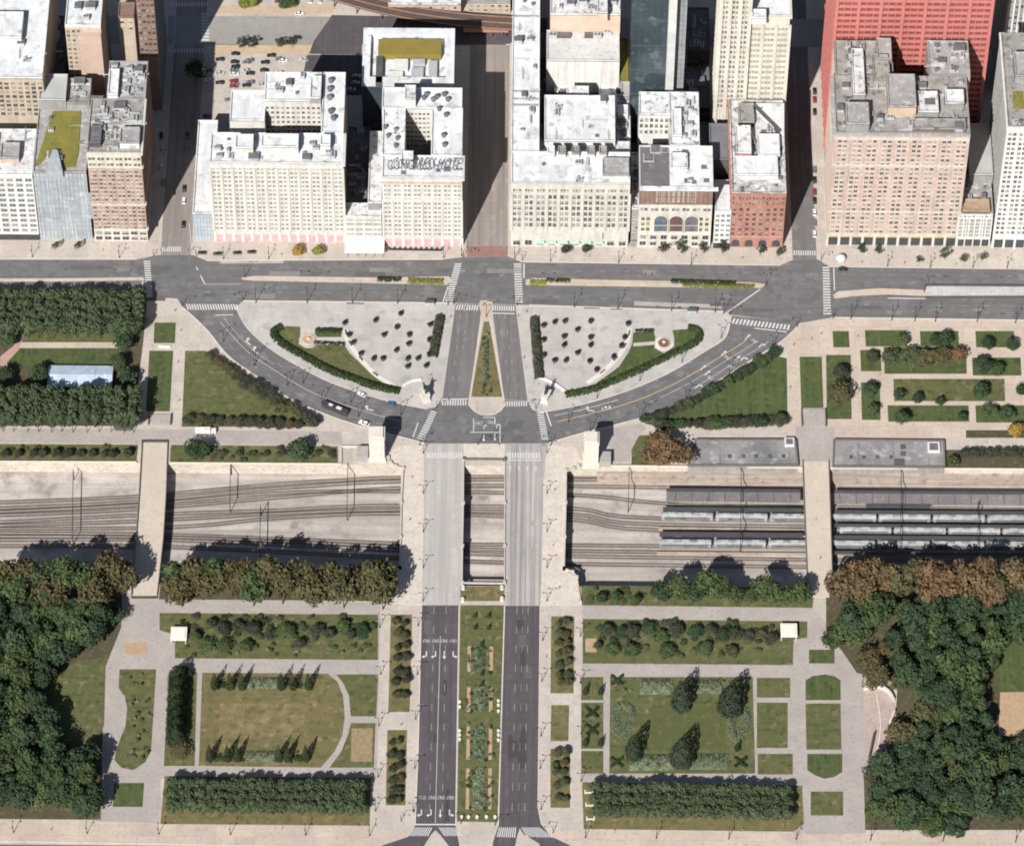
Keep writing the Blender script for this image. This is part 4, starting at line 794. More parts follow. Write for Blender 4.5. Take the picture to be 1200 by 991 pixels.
def lin(a, b, n, pad=.5):
    return [a + (b - a) * (i + pad) / (n - 1 + 2 * pad) for i in range(n)] if n > 1 else [(a + b) / 2]
def piers(B, side, xs, z0, z1, wd, dp, m, name='pilaster'):
    o = B['root'].location
    for x in xs:
        mb = MB()
        if side == 'front': mb.box(x - wd / 2 - o.x, x + wd / 2 - o.x, B['Y0'] - dp - o.y, B['Y0'] - o.y + .01, z0, z1)
        elif side == 'right': mb.box(B['X1'] - o.x - .01, B['X1'] + dp - o.x, x - wd / 2 - o.y, x + wd / 2 - o.y, z0, z1)
        else: mb.box(B['X0'] - dp - o.x, B['X0'] - o.x + .01, x - wd / 2 - o.y, x + wd / 2 - o.y, z0, z1)
        mb.obj(name, m, B['root'])
def belt(B, z, hg, dp, m, name='cornice', sides='f'):
    o = B['root'].location; x0, x1, y0, y1 = B['X0'] - o.x, B['X1'] - o.x, B['Y0'] - o.y, B['Y1'] - o.y; mb = MB()
    mb.box(x0 - (dp if 'l' in sides else 0), x1 + (dp if 'r' in sides else 0), y0 - dp, y0 + .012, z, z + hg)
    if 'l' in sides: mb.box(x0 - dp, x0 + .012, y0 + .013, y1, z, z + hg)
    if 'r' in sides: mb.box(x1 - .012, x1 + dp, y0 + .013, y1, z, z + hg)
    return mb.obj(name, m, B['root'])
def strip(B, z0, z1, dp, m, name, u0=0., u1=1.):
    o = B['root'].location; mb = MB(); L_ = B['X1'] - B['X0']
    mb.box(B['X0'] + L_ * u0 - o.x + .02, B['X0'] + L_ * u1 - o.x - .02, B['Y0'] - dp - o.y, B['Y0'] - o.y + .013, z0, z1); return mb.obj(name, m, B['root'])
def ac_mesh(k):
    def f():
        mb = MB()
        if k == 0: mb.box(-1.6, 1.6, -1.1, 1.1, .3, 2.0); mb.box(-1.4, 1.4, -.9, .9, 0, .3); mb.lathe(-.7, 0, [(.6, 2.), (.6, 2.2), (.45, 2.2), (.45, 2.05)], 8, 1); mb.lathe(.7, 0, [(.6, 2.), (.6, 2.2), (.45, 2.2), (.45, 2.05)], 8, 1)
        elif k == 1: mb.lathe(0, 0, [(.75, 0), (.75, .9), (1.0, 1.0), (1.0, 1.25), (.3, 1.5)], 10, 1)
        elif k == 2: mb.box(-2.6, 2.6, -.5, .5, .4, 1.2); mb.box(-2.3, -2., -.4, .4, 0, .4); mb.box(2., 2.3, -.4, .4, 0, .4)
        elif k == 4: [mb.tube((x, y0, .35), (x, y1, .35), .16, None, 5) for x, y0, y1 in ((-.4, -5, 5), (.3, -5, 3))]; [mb.box(-.7, .6, y - .1, y + .1, 0, .3) for y in (-4, -1, 2)]
        elif k == 5: mb.box(-1.7, 1.7, -2.2, 2.2, 0, 2.7); mb.box(-1.9, 1.9, -2.4, 2.4, 2.7, 2.85, 1)
        elif k == 6: mb.box(-1.6, 2., -2.1, 1.8, 0, .15); [mb.lathe(x, y, [(.22, 0), (.22, 1.1), (.34, 1.15), (.3, 1.4)], 7, 1) for x, y in ((0, 0), (1.6, .5), (-1.2, 1.4), (.5, -1.8))]
        else: mb.box(-1.5, 1.5, -1.5, 1.5, 0, .5); mb.box(-1.2, 1.2, -1.2, 1.2, .5, .7, 1)
        return mb.data('roof_unit', steel, dark_roof)
    return kit(('ac', k), f)
def clutter(B, n, kinds=(0, 0, 1, 2, 3, 4, 4, 5, 6), region=None):
    n = int(n * 1.5)
    o = B['root'].location
    for i in range(n):
        k = R.choice(kinds); x = R.uniform(B['X0'] + 2.5, B['X1'] - 2.5) if B['X1'] - B['X0'] > 6 else (B['X0'] + B['X1']) / 2; y = R.uniform(B['Y0'] + 2.5, B['Y1'] - 2.5) if B['Y1'] - B['Y0'] > 6 else (B['Y0'] + B['Y1']) / 2
        s = R.uniform(.6, 1.25); link({0: 'cooling_unit', 1: 'roof_vent', 2: 'roof_duct', 3: 'roof_hatch', 4: 'roof_pipe', 5: 'stair_head', 6: 'roof_flue'}[k], ac_mesh(k), B['ro'], (x - o.x, y - o.y, B['h'] - .1), R.choice([0, PI / 2]), (s, s, R.uniform(.7, 1.3)))
def vents(B, pts, k=1, s=1.1):
    o = B['root'].location
    for x, y in pts:
        p = G(x, y, B['h']); link('roof_vent' if k == 1 else 'cooling_unit', ac_mesh(k), B['ro'], (p.x - o.x, p.y - o.y, B['h'] - .1), 0, (s, s, s))
def bld(name, label, x0, x1, yb, cat='building'):
    p = G((x0 + x1) / 2, yb); return thing(name, label, cat, (p.x, p.y, 0))
def rows(z0, z1, n): return [z0 + (z1 - z0) * (i + .5) / n for i in range(n)]
def groups_of(xs, k, gap): return [x + (j - (k - 1) / 2) * gap for x in xs for j in range(k)]
# --- 1 far left white roofed
r = bld('white_roofed_building', 'white roofed beige building at the left edge behind the gridded grey one', 0, 50, 195)
B = mass(r, -60, 50, 92, -45, 68, 0, beige, white_roof); windows(B, 'front', lin(B['X0'], B['X1'], 14), rows(40, 66, 8), 2, 2.2, beige); belt(B, 66.5, 1.2, .6, beige); clutter(B, 16)
Q = mass(r, -10, 25, 45, 15, 72, 68, whitew, white_roof)
# --- 2 gridded grey
r = bld('gridded_office_block', 'white gridded office block with big grey windows at the left picture edge', -30, 38, 281)
h = height(10, 281, 206); B = mass(r, -60, 38, 206, 152, h, 0, whitew, stain_roof); xs = lin(B['X0'], B['X1'], 9); zs = rows(6, h - 1, 11)
windows(B, 'front', xs, zs, 3.1, 2.5, whitew, mat('grey_window_glass', (.17, .19, .2), (.1, .12, .13), .3, rough=.2)); strip(B, .3, 4.6, .25, glass, 'shop_front'); belt(B, 5, .7, .5, whitew); belt(B, h - .8, 1.2, .5, whitew); clutter(B, 10)
mass(r, 0, 22, 186, 168, h + 3.5, h, pinkb, grey_roof); mass(r, -30, -8, 190, 158, h + 4, h, whitew, white_roof)
# --- 3 faceted glass
r = bld('glass_fronted_building', 'silvery glass fronted building with a mustard green planted roof', 38, 105, 280)
h = height(70, 280, 203); B = mass(r, 38.5, 101, 203, 121, h, 0, curtain, grey_roof)
o = r.location; mb = MB(); pp = [(p.x - o.x, p.y - o.y) for p in W([(41, 196), (55, 152), (62, 131), (95, 131), (92, 180), (88, 196), (72, 197), (66, 183), (55, 182), (48, 192)], h)]
mb.prism(pp, h - .05, h + .45); mb.obj('planted_roof', sedum, r)
mb = MB(); mb.prism([(p.x - o.x, p.y - o.y) for p in W([(54, 208), (62, 181), (68, 181), (74, 206)], h)], h - 1, h + 3.5); mb.obj('glass_skylight', curtain, r)
for u in lin(B['X0'], B['X1'], 13): 
    mb = MB(); mb.box(u - .09 - o.x, u + .09 - o.x, B['Y0'] - .3 - o.y, B['Y0'] - o.y, .5, h); mb.obj('mullion', steel, r)
for k in range(3):  # folded bays of the glass front
    x = B['X0'] + 5 + k * 8.5; mb = MB(); mb.prism([(x - o.x, B['Y0'] - o.y - .02), (x + 4 - o.x, B['Y0'] - 1.1 - o.y), (x + 8 - o.x, B['Y0'] - o.y - .02)], 9 + 4 * k, 26 + 5 * k); mb.obj('glass_bay', curtain, r)
Q = mass(r, 45, 77, 118, 88, h + 7, 0, greyw, mat('pale_grey_roof', (.42, .42, .41), (.36, .36, .35), .1)); Q = mass(r, 78, 105, 122, 93, h + 4, 0, greyw, dirty_roof); clutter(Q, 9); clutter(B, 5)
# --- 4 red and cream
r = bld('red_and_cream_tower', 'terracotta fronted tower with cream top floors beside the left side street', 102, 175, 282)
h = height(135, 282, 180); B = mass(r, 101.5, 165, 180, 117, h, 0, terrab, dirty_roof); M2 = mass(r, 125, 170.5, 116.6, 73, h, 0, terrab, grey_roof); mass(r, 103, 125, 116.5, 112, h - 12, 0, terrab, dark_roof)
xs = groups_of(lin(B['X0'], B['X1'], 6), 2, 1.9); zs = rows(9, h - 3, 18)
windows(B, 'front', xs, zs[::-1], 1.35, 1.9, limestone, glass, blind=.35); strip(B, h - 10, h - .3, .3, cream, 'cream_band'); strip(B, 0, 9, .35, cream, 'stone_base'); 
windows(dict(B, Y0=B['Y0'] - .3), 'front', xs, (h - 7.8, h - 3.6), 1.3, 2, cream, glass); windows(dict(B, Y0=B['Y0'] - .35), 'front', lin(B['X0'], B['X1'], 6), (2.6, 6.6), 3.2, 2.6, cream, glass)
for z in (h - 10.6, 9, h * .42): belt(B, z, .7, .7, cream, 'cornice', 'fr')
belt(B, h - .3, 1.3, 1., cream, 'cornice', 'fr')
for Q in (B, M2): windows(Q, 'right', lin(Q['Y0'], Q['Y1'], 12), rows(4, h - 2, 18), 1.3, 1.9, terrab)
clutter(B, 36); clutter(M2, 16); mass(r, 103, 118, 168, 148, h + 3, h, darkw, dark_roof); mass(r, 140, 163, 168, 150, h + 4, h, whitew, grey_roof); mass(r, 126, 138, 112, 82, h + 3, h, whitew, white_roof)
# --- 5, 6, 7 behind
r = bld('cream_back_tower', 'cream tower with white roof standing behind the glass fronted building', 75, 120, 150)
B = mass(r, 76, 118, 31, -25, 78, 0, beige, white_roof); windows(B, 'front', lin(B['X0'], B['X0'] + 8, 3), rows(30, 76, 14), 1.4, 2, beige); mb = MB(); o = r.location; mb.box(B['X0'] + 6.5 - o.x, B['X1'] - o.x, B['Y0'] - 3 - o.y, B['Y0'] - o.y, 0, 74); mb.obj('stair_wall', mat('rose_wall', (.46, .35, .28), (.40, .30, .24), .1), r); belt(B, 77, 1.1, .5, cream); clutter(B, 5)
r = bld('slim_brown_roofed_tower', 'slim brown roofed tower in the dark gap behind the terracotta tower', 135, 157, 130)
B = mass(r, 138, 157, 21, 4, 62, 0, beige, brownb); windows(B, 'front', lin(B['X0'], B['X1'], 2), rows(52, 61, 2), 1.6, 2, cream); mb = MB()
r = bld('dark_side_street_tower', 'very tall dark block along the left side street at the top edge', 158, 182, 134)
B = mass(r, 158, 179, -14, -90, 92, 0, brownb, dark_roof); windows(B, 'right', lin(B['Y0'], B['Y1'], 16), rows(4, 90, 24), 1.4, 2.2, greyw); windows(B, 'front', lin(B['X0'], B['X1'], 4), rows(40, 90, 12), 1.4, 2, brownb)
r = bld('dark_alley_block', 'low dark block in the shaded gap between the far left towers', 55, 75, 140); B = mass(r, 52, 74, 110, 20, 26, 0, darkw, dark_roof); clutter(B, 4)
# --- 8 long cream hotel
r = bld('long_cream_hotel', 'long cream hotel with white roofs and an open court, left of the sign hotel', 225, 402, 282)
h = height(330, 282, 192); o = r.location
B = mass(r, 245.5, 402, 192, 157, h, 0, cream_l, white_roof); L = mass(r, 225.5, 249, 251, 142, height(235, 280, 251), 0, mat('blue_grey_glazing', (.42, .45, .47), (.34, .37, .40), .1, grid=(1.6, 3.2, (.62, .64, .66), .14, 1)), white_roof)
bays = lin(B['X0'], B['X1'], 12); windows(B, 'front', groups_of(bays, 2, 2.1), rows(8, h - 2, 15)[::-1], 1.2, 1.75, cream_l, mat('grey_hotel_glass', (.20, .19, .175), (.11, .105, .1), .6, rough=.2), blind=.6)
piers(B, 'front', lin(B['X0'], B['X1'], 13, 0.02), 8, h - 3, 1.1, .5, cream_l); belt(B, h - 3.2, .6, .5, cream_l); belt(B, h - .5, 1.3, 1.1, cream_l, 'cornice', 'fr'); belt(B, 7, .8, .6, cream, 'cornice'); belt(B, 15, .45, .4, cream_l)
strip(B, .1, 4.8, .2, mat('pink_shop_front', (.55, .26, .28), (.62, .40, .40), .6), 'shop_front'); piers(B, 'front', lin(B['X0'], B['X1'], 15, .1), 0, 7, 1.3, .45, whitew)
windows(B, 'right', lin(B['Y0'], B['Y1'], 8), rows(8, h - 2, 15), 1.2, 1.8, terrab)
bk = mass(r, 309.5, 376, 119, 86, h, 0, cream_l, white_roof); rwg = mass(r, 376.2, 402.5, 156.5, 86, h, 0, terrab, white_roof); lw = mass(r, 269, 310, 142, 107, h - 6, 0, cream_l, white_roof)
windows(bk, 'front', lin(bk['X0'], bk['X1'], 11), rows(28, h - 3, 8), 1.3, 1.8, cream_l); mass(r, 311, 376, 155, 120, 16, 0, greyw, dark_roof); mass(r, 269, 309, 156.5, 142.4, h - 16, 0, greyw, white_roof)
mass(r, 275.5, 296.5, 174, 158.5, h + 5, h, cream_l, white_roof); mass(r, 306, 349.5, 173, 158, h + 5, h, cream_l, white_roof); mass(r, 375, 387, 171, 158.5, h + 4.5, h, cream_l, white_roof); mass(r, 363, 376, 116, 90, h + 3.5, h, greyw, stain_roof)
vents(rwg, [(388, 96), (387, 106), (386.5, 116), (388, 132), (391, 140)], 1, 1.6); clutter(B, 14); clutter(bk, 6); vents(B, [(366, 170), (370, 175), (385, 180), (255, 175), (257, 184)], 0, 1.)
# --- 9 link with white awning
r = bld('low_link_block', 'low link block with white canopy between the two cream hotels', 405, 447, 284)
h = height(425, 284, 255); B = mass(r, 404.5, 447, 255, 239, h, 0, cream_l, stain_roof); windows(B, 'front', groups_of(lin(B['X0'], B['X1'], 4), 2, 2.), (6.6, 10.2, 14.4, 18), 1.6, 2, cream_l, glass_l); belt(B, 5.2, .7, .6, cream); belt(B, h - .6, 1.1, .8, cream_l)
mass(r, 431, 447, 238.6, 155, h + 5, 0, greyw, stain_roof); Q = mass(r, 405, 430.8, 238.6, 150, 9, 0, greyw, dark_roof); clutter(Q, 14)
o = r.location; p0, p1 = G(404, 296, 4.5), G(450, 296, 4.5); mb = MB(); mb.box(p0.x - o.x, p1.x - o.x, p0.y - o.y, B['Y0'] - .1 - o.y, 4.2, 4.7); mb.obj('canopy', mat('white_awning', (.82, .81, .78), (.75, .74, .71), .4), r)
for k in range(5):
    mb = MB(); x = p0.x + 1 + (p1.x - p0.x - 2) * k / 4 - o.x; mb.lathe(x, p0.y + .7 - o.y, [(.18, 0), (.18, 4.2)], 8); mb.obj('canopy_post', steel, r)
# --- 10 sign hotel
r = bld('sign_hotel', 'cream hotel with a square courtyard and big roof letters beside the wide central street', 447, 542, 287)
h = height(495, 287, 209); B = mass(r, 447.5, 541.5, 209, 183.3, h, 0, cream_l, white_roof); o = r.location
m1 = mass(r, 447.5, 474, 183, 128, h, 0, cream_l, stain_roof); m2 = mass(r, 505, 541.5, 183, 128, h, 0, cream_l, white_roof); m3 = mass(r, 447.5, 541.5, 127.7, 104, h, 0, cream_l, white_roof); mass(r, 474.3, 504.7, 183, 128, 14, 0, greyw, dark_roof)
windows(m3, 'front', lin(G(475, 127, h).x, G(504, 127, h).x, 6), rows(22, h - 2, 8), 1.2, 1.7, cream_l)
bays = lin(B['X0'], B['X1'], 8); windows(B, 'front', groups_of(bays, 2, 1.9), rows(7, h - 4, 12)[::-1], 1.15, 1.75, cream_l, MATS['grey_hotel_glass'], blind=.6)
piers(B, 'front', lin(B['X0'], B['X1'], 9, .03), 7, h * .68, .9, .4, cream_l); belt(B, h * .68, .8, .7, cream_l); belt(B, h - 3.5, .8, .8, pinkb); belt(B, h - .5, 1.3, 1.2, cream_l, 'cornice', 'fr'); belt(B, 6, .8, .6, cream)
strip(B, .1, 4.6, .2, mat('pink_shop_front', (.5, .3, .3)), 'shop_front'); piers(B, 'front', lin(B['X0'], B['X1'], 9, .05), 0, 6, 1.4, .45, whitew); windows(m2, 'right', lin(m2['Y0'], m2['Y1'], 10), rows(8, h - 3, 12), 1.2, 1.7, cream_l)
mass(r, 470, 484, 191, 178, h + 5, h, cream_l, white_roof); mass(r, 474, 487, 117, 101, h + 6, h, whitew, stain_roof)
vents(m2, [(515, 129), (523, 136), (520, 160), (521, 171)], 1, 1.4); vents(m3, [(500, 112), (512, 115), (521, 112), (525, 118), (497, 116), (508, 118)], 1, 1.4); vents(m1, [(464, 153), (466, 163), (464, 172), (452, 150), (455, 160)], 1, 1.2); clutter(B, 2, (3,))
sg = letters('CONGRESS HOTEL', 0, 0, 6.4, 0, depth=.05, m=mat('sign_grey', (.10, .10, .105)), name='sign_letters'); p = G(497, 203, h + .4)
s = link('sign_letters', sg, r, (p.x - o.x, p.y + 1.2 - o.y, h + 4.6)); s.rotation_euler = (math.radians(68), 0, 0); s.scale = (.68, 1.25, 1)
mb = MB()
for k in range(9):
    x = B['X0'] + 3 + (B['X1'] - B['X0'] - 6) * k / 8 - o.x; mb.tube((x, p.y + 5 - o.y, h), (x, p.y + 3.2 - o.y, h + 6.8), .06); 
mb.tube((B['X0'] + 2 - o.x, p.y + 3.2 - o.y, h + 6.8), (B['X1'] - 2 - o.x, p.y + 3.2 - o.y, h + 6.8), .06); mb.obj('sign_frame', black, r)
# --- 11 walled roof block behind
r = bld('walled_roof_block', 'block with tall white parapet and ochre planted roof panel behind the sign hotel', 424, 532, 150)
h = 36; B = mass(r, 424, 532, 102, 38, h, 0, darkglass, white_roof, 3.2, pt=4); o = r.location
q = wrect(443, 517, 64, 46, h + 4); mb = MB(); mb.box(q[0] - o.x, q[1] - o.x, q[2] - o.y, q[3] - o.y, h, h + 4); mb.obj('planted_panel', mat('ochre_planting', (.24, .18, .04), (.19, .155, .04), .15, fine=.2), r)
q = wrect(440, 448, 98, 66, h + 3); mb = MB(); mb.box(q[0] - o.x, q[1] - o.x, q[2] - o.y, q[3] - o.y, h, h + 3.2); mb.obj('plant_louvre', darkw, r)
for x0, x1, y0, y1 in ((454, 472, 96, 84), (462, 478, 82, 70), (482, 496, 92, 80), (484, 498, 76, 70), (502, 512, 98, 72)): q = wrect(x0, x1, y0, y1, h + 2); mb = MB(); mb.box(q[0] - o.x, q[1] - o.x, q[2] - o.y, q[3] - o.y, h, h + 2.6); mb.obj('cooling_unit', whitew if x0 < 480 else steel, r)
# --- 12 wide cream block with long wing
r = bld('wide_cream_stone_block', 'wide cream stone block with white L shaped roof right of the central street', 598, 740, 289)
h = height(668, 289, 216); B = mass(r, 599, 738.5, 216, 179, h, 0, limestone, white_roof); o = r.location; Wg = mass(r, 599, 632, 178.7, -110, h, 0, limestone, white_roof)
bays = lin(B['X0'], B['X1'], 10); windows(B, 'front', groups_of(bays, 2, 2.3), rows(15, h - 7.5, 6)[::-1], 1.5, 2.9, limestone, glass, blind=.3); windows(B, 'front', groups_of(bays, 3, 1.5), (h - 4.6,), .9, 1.9, limestone); windows(B, 'front', groups_of(bays[2:8], 2, 2.3), (9.6,), 1.6, 2.2, limestone)
windows(B, 'front', bays, (3.2,), 3.4, 3.6, limestone); piers(B, 'front', lin(B['X0'], B['X1'], 11, .03), 12.6, h - 7, 1.5, .5, limestone); belt(B, h - 6.8, .7, .7, limestone); belt(B, h - .4, 1.3, 1.1, limestone, 'cornice', 'f'); belt(B, 12, .7, .6, limestone); belt(B, 6.5, .6, .5, limestone)
strip(B, 7, 12, 1.6, limestone, 'balcony_front', .22, .78)
for i in range(6):
    x = bays[2 + i]; mb = MB(); mb.prism([(x - 2.2 - o.x, B['Y0'] - o.y), (x - 2.2 - o.x, B['Y0'] - 2.6 - o.y), (x + 2.2 - o.x, B['Y0'] - 2.6 - o.y), (x + 2.2 - o.x, B['Y0'] - o.y)], 4.9, 5.3); mb.obj('awning', mat('pale_green_awning', (.48, .60, .52), (.42, .53, .46), .5), r)
md = mass(r, 638, 721, 166, 113, h - 3, 0, whitew, white_roof); mass(r, 633, 738, 178.7, 166.5, h - 8, 0, cream, stain_roof)
mass(r, 664, 690, 112.6, 102, h - 9, 0, cream, stain_roof); Q = mass(r, 633, 728, 112, 70, 22, 0, greyw, dark_roof); clutter(Q, 12)
mass(r, 650, 676, 109, 101, h - 22, 22, whitew, stain_roof); mass(r, 702, 722, 113, 102, h - 22, 22, whitew, stain_roof)
Q = mass(r, 722.5, 739, 178, 112, 30, 0, cream, stain_roof); clutter(Q, 12); mass(r, 724, 736, 136, 124, 34, 30, whitew, white_roof)
for x in (641, 654, 670, 688, 702): mass(r, x, x + 9, 181, 172, h + 3, h - 2, whitew, white_roof if x % 2 else dirty_roof)
mass(r, 706, 737, 206, 186, h + 2.5, h, cream, grey_roof); clutter(Wg, 20); clutter(md, 6); clutter(B, 4)
for y in (108, 117, 124, 20): a, b = G(600, y, h), G(631, y, h); mb = MB(); mb.box(a.x - o.x, b.x - o.x, a.y - .3 - o.y, a.y + .3 - o.y, h, h + .9); mb.obj('roof_ridge', grey_roof, r)
r = bld('stepped_white_back_block', 'stepped white block with pink brick top behind the wide cream stone block', 640, 727, 140)
B = mass(r, 640.5, 726, 72, 37, 46, 0, whitew, mat('pale_roof', (.56, .55, .53), (.48, .47, .455), .1, (.36, .35, .34), .5)); Q = mass(r, 645, 727, 18, -45, 60, 0, mat('pink_wall', (.52, .36, .28), (.56, .44, .36), .1), stain_roof); clutter(Q, 12); vents(B, [(648, 44), (700, 44), (712, 40)], 0, 1.3); mass(r, 653, 669, 42, 38, 48, 46, darkw, dark_roof); mass(r, 685, 700, 42, 38, 48, 46, darkw, dark_roof)
mass(r, 700, 712, 16, -4, 66, 60, mat('pink_wall', (.5, .36, .28)), stain_roof)
# --- 13 dark glass tower
r = bld('dark_glass_tower', 'dark glass tower with a pale concrete edge at the top edge of the picture', 737, 803, 168)
p = G(737, 168); X0 = G(735.5, 168).x; X1 = G(776, 168).x; X2 = G(786, 168).x; X3 = G(798, 168).x; Y = p.y
B = block(r, X0, X1, Y, Y + 28, 150, 0, darkglass, dark_roof); block(r, X1, X2, Y + .6, Y + 28, 152, 0, mat('pale_concrete_wall', (.55, .54, .52), (.45, .44, .43), .1, grid=(9, 3.6, (.8, .8, .8), .1, 1)), grey_roof); block(r, X2, X3, Y + 6, Y + 28, 150, 0, mat('grey_glazing', (.28, .29, .29), (.2, .21, .21), .1, grid=(2, 3.6, (.5, .5, .5), .15, 1)), grey_roof)
o = r.location
for z in range(20, 150, 18): mb = MB(); mb.box(X0 - o.x, X1 - o.x, Y - .25 - o.y, Y - o.y, z, z + .5); mb.obj('spandrel', mat('dark_spandrel', (.07, .09, .10)), r)
mass(r, 728, 748, 113, 97, 34, 0, greyw, mat('lilac_grey_roof', (.4, .37, .37), (.34, .32, .32), .2))
r = bld('narrow_planted_roof_block', 'narrow low block with an olive planted roof between white block and glass tower', 726, 736, 150); mass(r, 725.5, 736.5, 96.5, 46, 34, 0, greyw, sedum)
# --- 14 arched facade
r = bld('arched_facade_building', 'cream and brown building with three great arches and half dark roof', 748, 838, 290)
h = height(793, 290, 220.5); B = mass(r, 749.5, 836, 220.5, 172, h, 0, limestone, white_roof); o = r.location
q = wrect(750.5, 784.5, 219, 162, h + .2); mb = MB(); mb.box(q[0] - o.x, q[1] - o.x, q[2] + .8 - o.y, B['Y1'] - .7 - o.y, h - .1, h + .35); mb.obj('dark_roof_half', mat('brown_grey_roof', (.16, .145, .145), (.12, .11, .115), .1, (.2, .18, .18), .4), r)
mb = MB(); mb.box(B['X0'] - o.x, B['X1'] + 2.4 - o.x, B['Y0'] - 1.8 - o.y, B['Y0'] - o.y, h - .2, h + .9); mb.obj('cornice', white_roof, r)
strip(B, h - 12.5, h - .3, .3, brownb, 'brown_attic'); xs = lin(B['X0'], B['X1'], 14); windows(dict(B, Y0=B['Y0'] - .3), 'front', xs[3:11], (h - 4, h - 8.5), 1.3, 2.6, cream, glass_l, blind=.8); piers(dict(B, Y0=B['Y0'] - .3), 'front', lin(B['X0'], B['X1'], 17, .2), h - 12, h - 1, .5, .35, brownb)
belt(B, h - 13.4, 1., .9, cream_l); belt(B, 11, .9, .8, cream_l); windows(B, 'front', groups_of(lin(B['X0'], B['X1'], 7), 2, 2.), (h - 16.2,), 1.4, 2.2, limestone); windows(B, 'front', (xs[0] + 1, xs[0] + 3.6, xs[-1] - 1, xs[-1] - 4), (14.5, 18.5, 22.5), 1.6, 2.4, mat('ochre_frame', (.5, .42, .2)))
for i, (u, gm) in enumerate(((.31, mat('blue_arch_glass', (.13, .15, .18), (.09, .10, .12), .4, rough=.2)), (.52, mat('brown_arch_glass', (.14, .09, .08), (.1, .07, .06), .4, rough=.2)), (.73, mat('grey_arch_glass', (.16, .16, .17), (.1, .1, .11), .4, rough=.2)))):
    xc = B['X0'] + (B['X1'] - B['X0']) * u; rad = 3.3; zc = 21.5; out = [(rad * math.cos(t), zc + rad * math.sin(t)) for t in [PI * k / 12 for k in range(13)]] + [(-rad, 12.6), (rad, 12.6)]; y = B['Y0'] - o.y
    mb = MB(); mb.face([(xc - o.x + a, y - .1, b) for a, b in out][::-1]); mb.face([(xc - o.x - rad, y - .14, 17), (xc - o.x + rad, y - .14, 17), (xc - o.x + rad, y - .14, 17.5), (xc - o.x - rad, y - .14, 17.5)], 1)
    for k in range(12):
        (a0, b0), (a1, b1) = out[k], out[k + 1]; e = 1.22; c0 = (a0 * e, zc + (b0 - zc) * e); c1 = (a1 * e, zc + (b1 - zc) * e); mb.face([(xc - o.x + a, y - .45, b) for a, b in ((a0, b0), (c0[0], c0[1]), (c1[0], c1[1]), (a1, b1))], 2); mb.face([(xc - o.x + a1, y - .45, b1), (xc - o.x + a0, y - .45, b0), (xc - o.x + a0, y, b0), (xc - o.x + a1, y, b1)][::-1], 2)
    for sg_ in (-1, 1): mb.box(xc - o.x + sg_ * rad * 1.11 - .36, xc - o.x + sg_ * rad * 1.11 + .36, y - .45, y, 12, zc, 2)
    mb.obj('arched_window', [gm, limestone, cream_l], r)
windows(B, 'front', lin(B['X0'], B['X1'], 7), (3.4, 8.2), 3, 3, limestone)
bw = mass(r, 785, 820, 171.6, 109, h, 0, whitew, stain_roof); b2 = mass(r, 749, 784.5, 135, 109, h, 0, whitew, stain_roof); mass(r, 749, 784.5, 171.6, 136, h - 22, 0, greyw, dark_roof); windows(b2, 'front', lin(b2['X0'], b2['X1'], 6), (h - 3.6, h - 8, h - 12.5), 1.4, 2.8, cream)
mass(r, 788, 799, 160, 128, h + 3, h, whitew, white_roof); Q = mass(r, 786, 806, 198, 180, h + 2, h, whitew, stain_roof); clutter(bw, 8, (0, 2)); clutter(B, 6, (0, 3)); vents(B, [(760, 186), (768, 176)], 3, 1.8)
Q = bld('narrow_back_annex', 'narrow cluttered annex squeezed between the cream stone block and the arched building', 740, 748, 289); A = mass(Q, 740.5, 748.5, 246, 180, height(744, 289, 246), 0, greyw, stain_roof); clutter(A, 10); windows(A, 'front', lin(A['X0'], A['X1'], 2), (5, 10, 15, 20), 1.2, 2, cream)
# --- 15 narrow shop
r = bld('narrow_grey_roofed_shop', 'narrow pale shop house with a dark grey rear roof beside the red brick block', 838, 857, 291)
h = height(847, 291, 249); B = mass(r, 838, 857, 249, 212, h, 0, whitew, white_roof); windows(B, 'front', lin(B['X0'], B['X1'], 3), rows(5, h - .5, 6), 1.7, 2.1, whitew, mat('greenish_glass', (.16, .2, .19), (.1, .13, .13), .4, rough=.2)); strip(B, .2, 4.2, .2, glass, 'shop_front'); belt(B, h - .5, 1, .6, whitew); mass(r, 832, 855, 188, 146, 36, 0, darkw, mat('slate_roof', (.17, .17, .19), (.14, .14, .155), .2)); mass(r, 838, 857, 211.6, 189, 20, 0, darkw, dark_roof)
# --- 16 red brick
r = bld('red_brick_block', 'red brick block with angular white roof pieces at the right side street', 857, 922, 290)
h = height(890, 290, 228); B = mass(r, 857.5, 921.5, 228, 119, h, 0, redb, mat('blotched_roof', (.60, .59, .58), (.30, .29, .285), .16, (.06, .06, .06), .3, fine=.25), 1.2); o = r.location
xs = lin(B['X0'], B['X1'], 8); windows(B, 'front', xs, rows(9, h - 9.5, 6)[::-1], 1.5, 2., redb); windows(B, 'front', groups_of(xs, 2, 1.4), (h - 2.8, h - 6.4), .8, 2.2, redb); piers(B, 'front', lin(B['X0'], B['X1'], 17, .3), h - 8.6, h - .8, .4, .3, redb); belt(B, h - .4, 1.4, 1., redb, 'cornice', 'fl'); belt(B, h - 9.4, .6, .5, redb); belt(B, 8.2, .6, .5, terrab)
windows(B, 'left', lin(B['Y0'], B['Y1'], 14), rows(9, h - 3, 8), 1.3, 1.9, redb)
for x in lin(B['X0'], B['X1'], 4): 
    mb = MB(); pts = [(2 * math.cos(PI * k / 10), 4 + 2 * math.sin(PI * k / 10)) for k in range(11)] + [(-2, 1), (2, 1)]; mb.face([(x - o.x + a, B['Y0'] - .12 - o.y, b) for a, b in pts][::-1]); mb.obj('arched_window', glass, r)
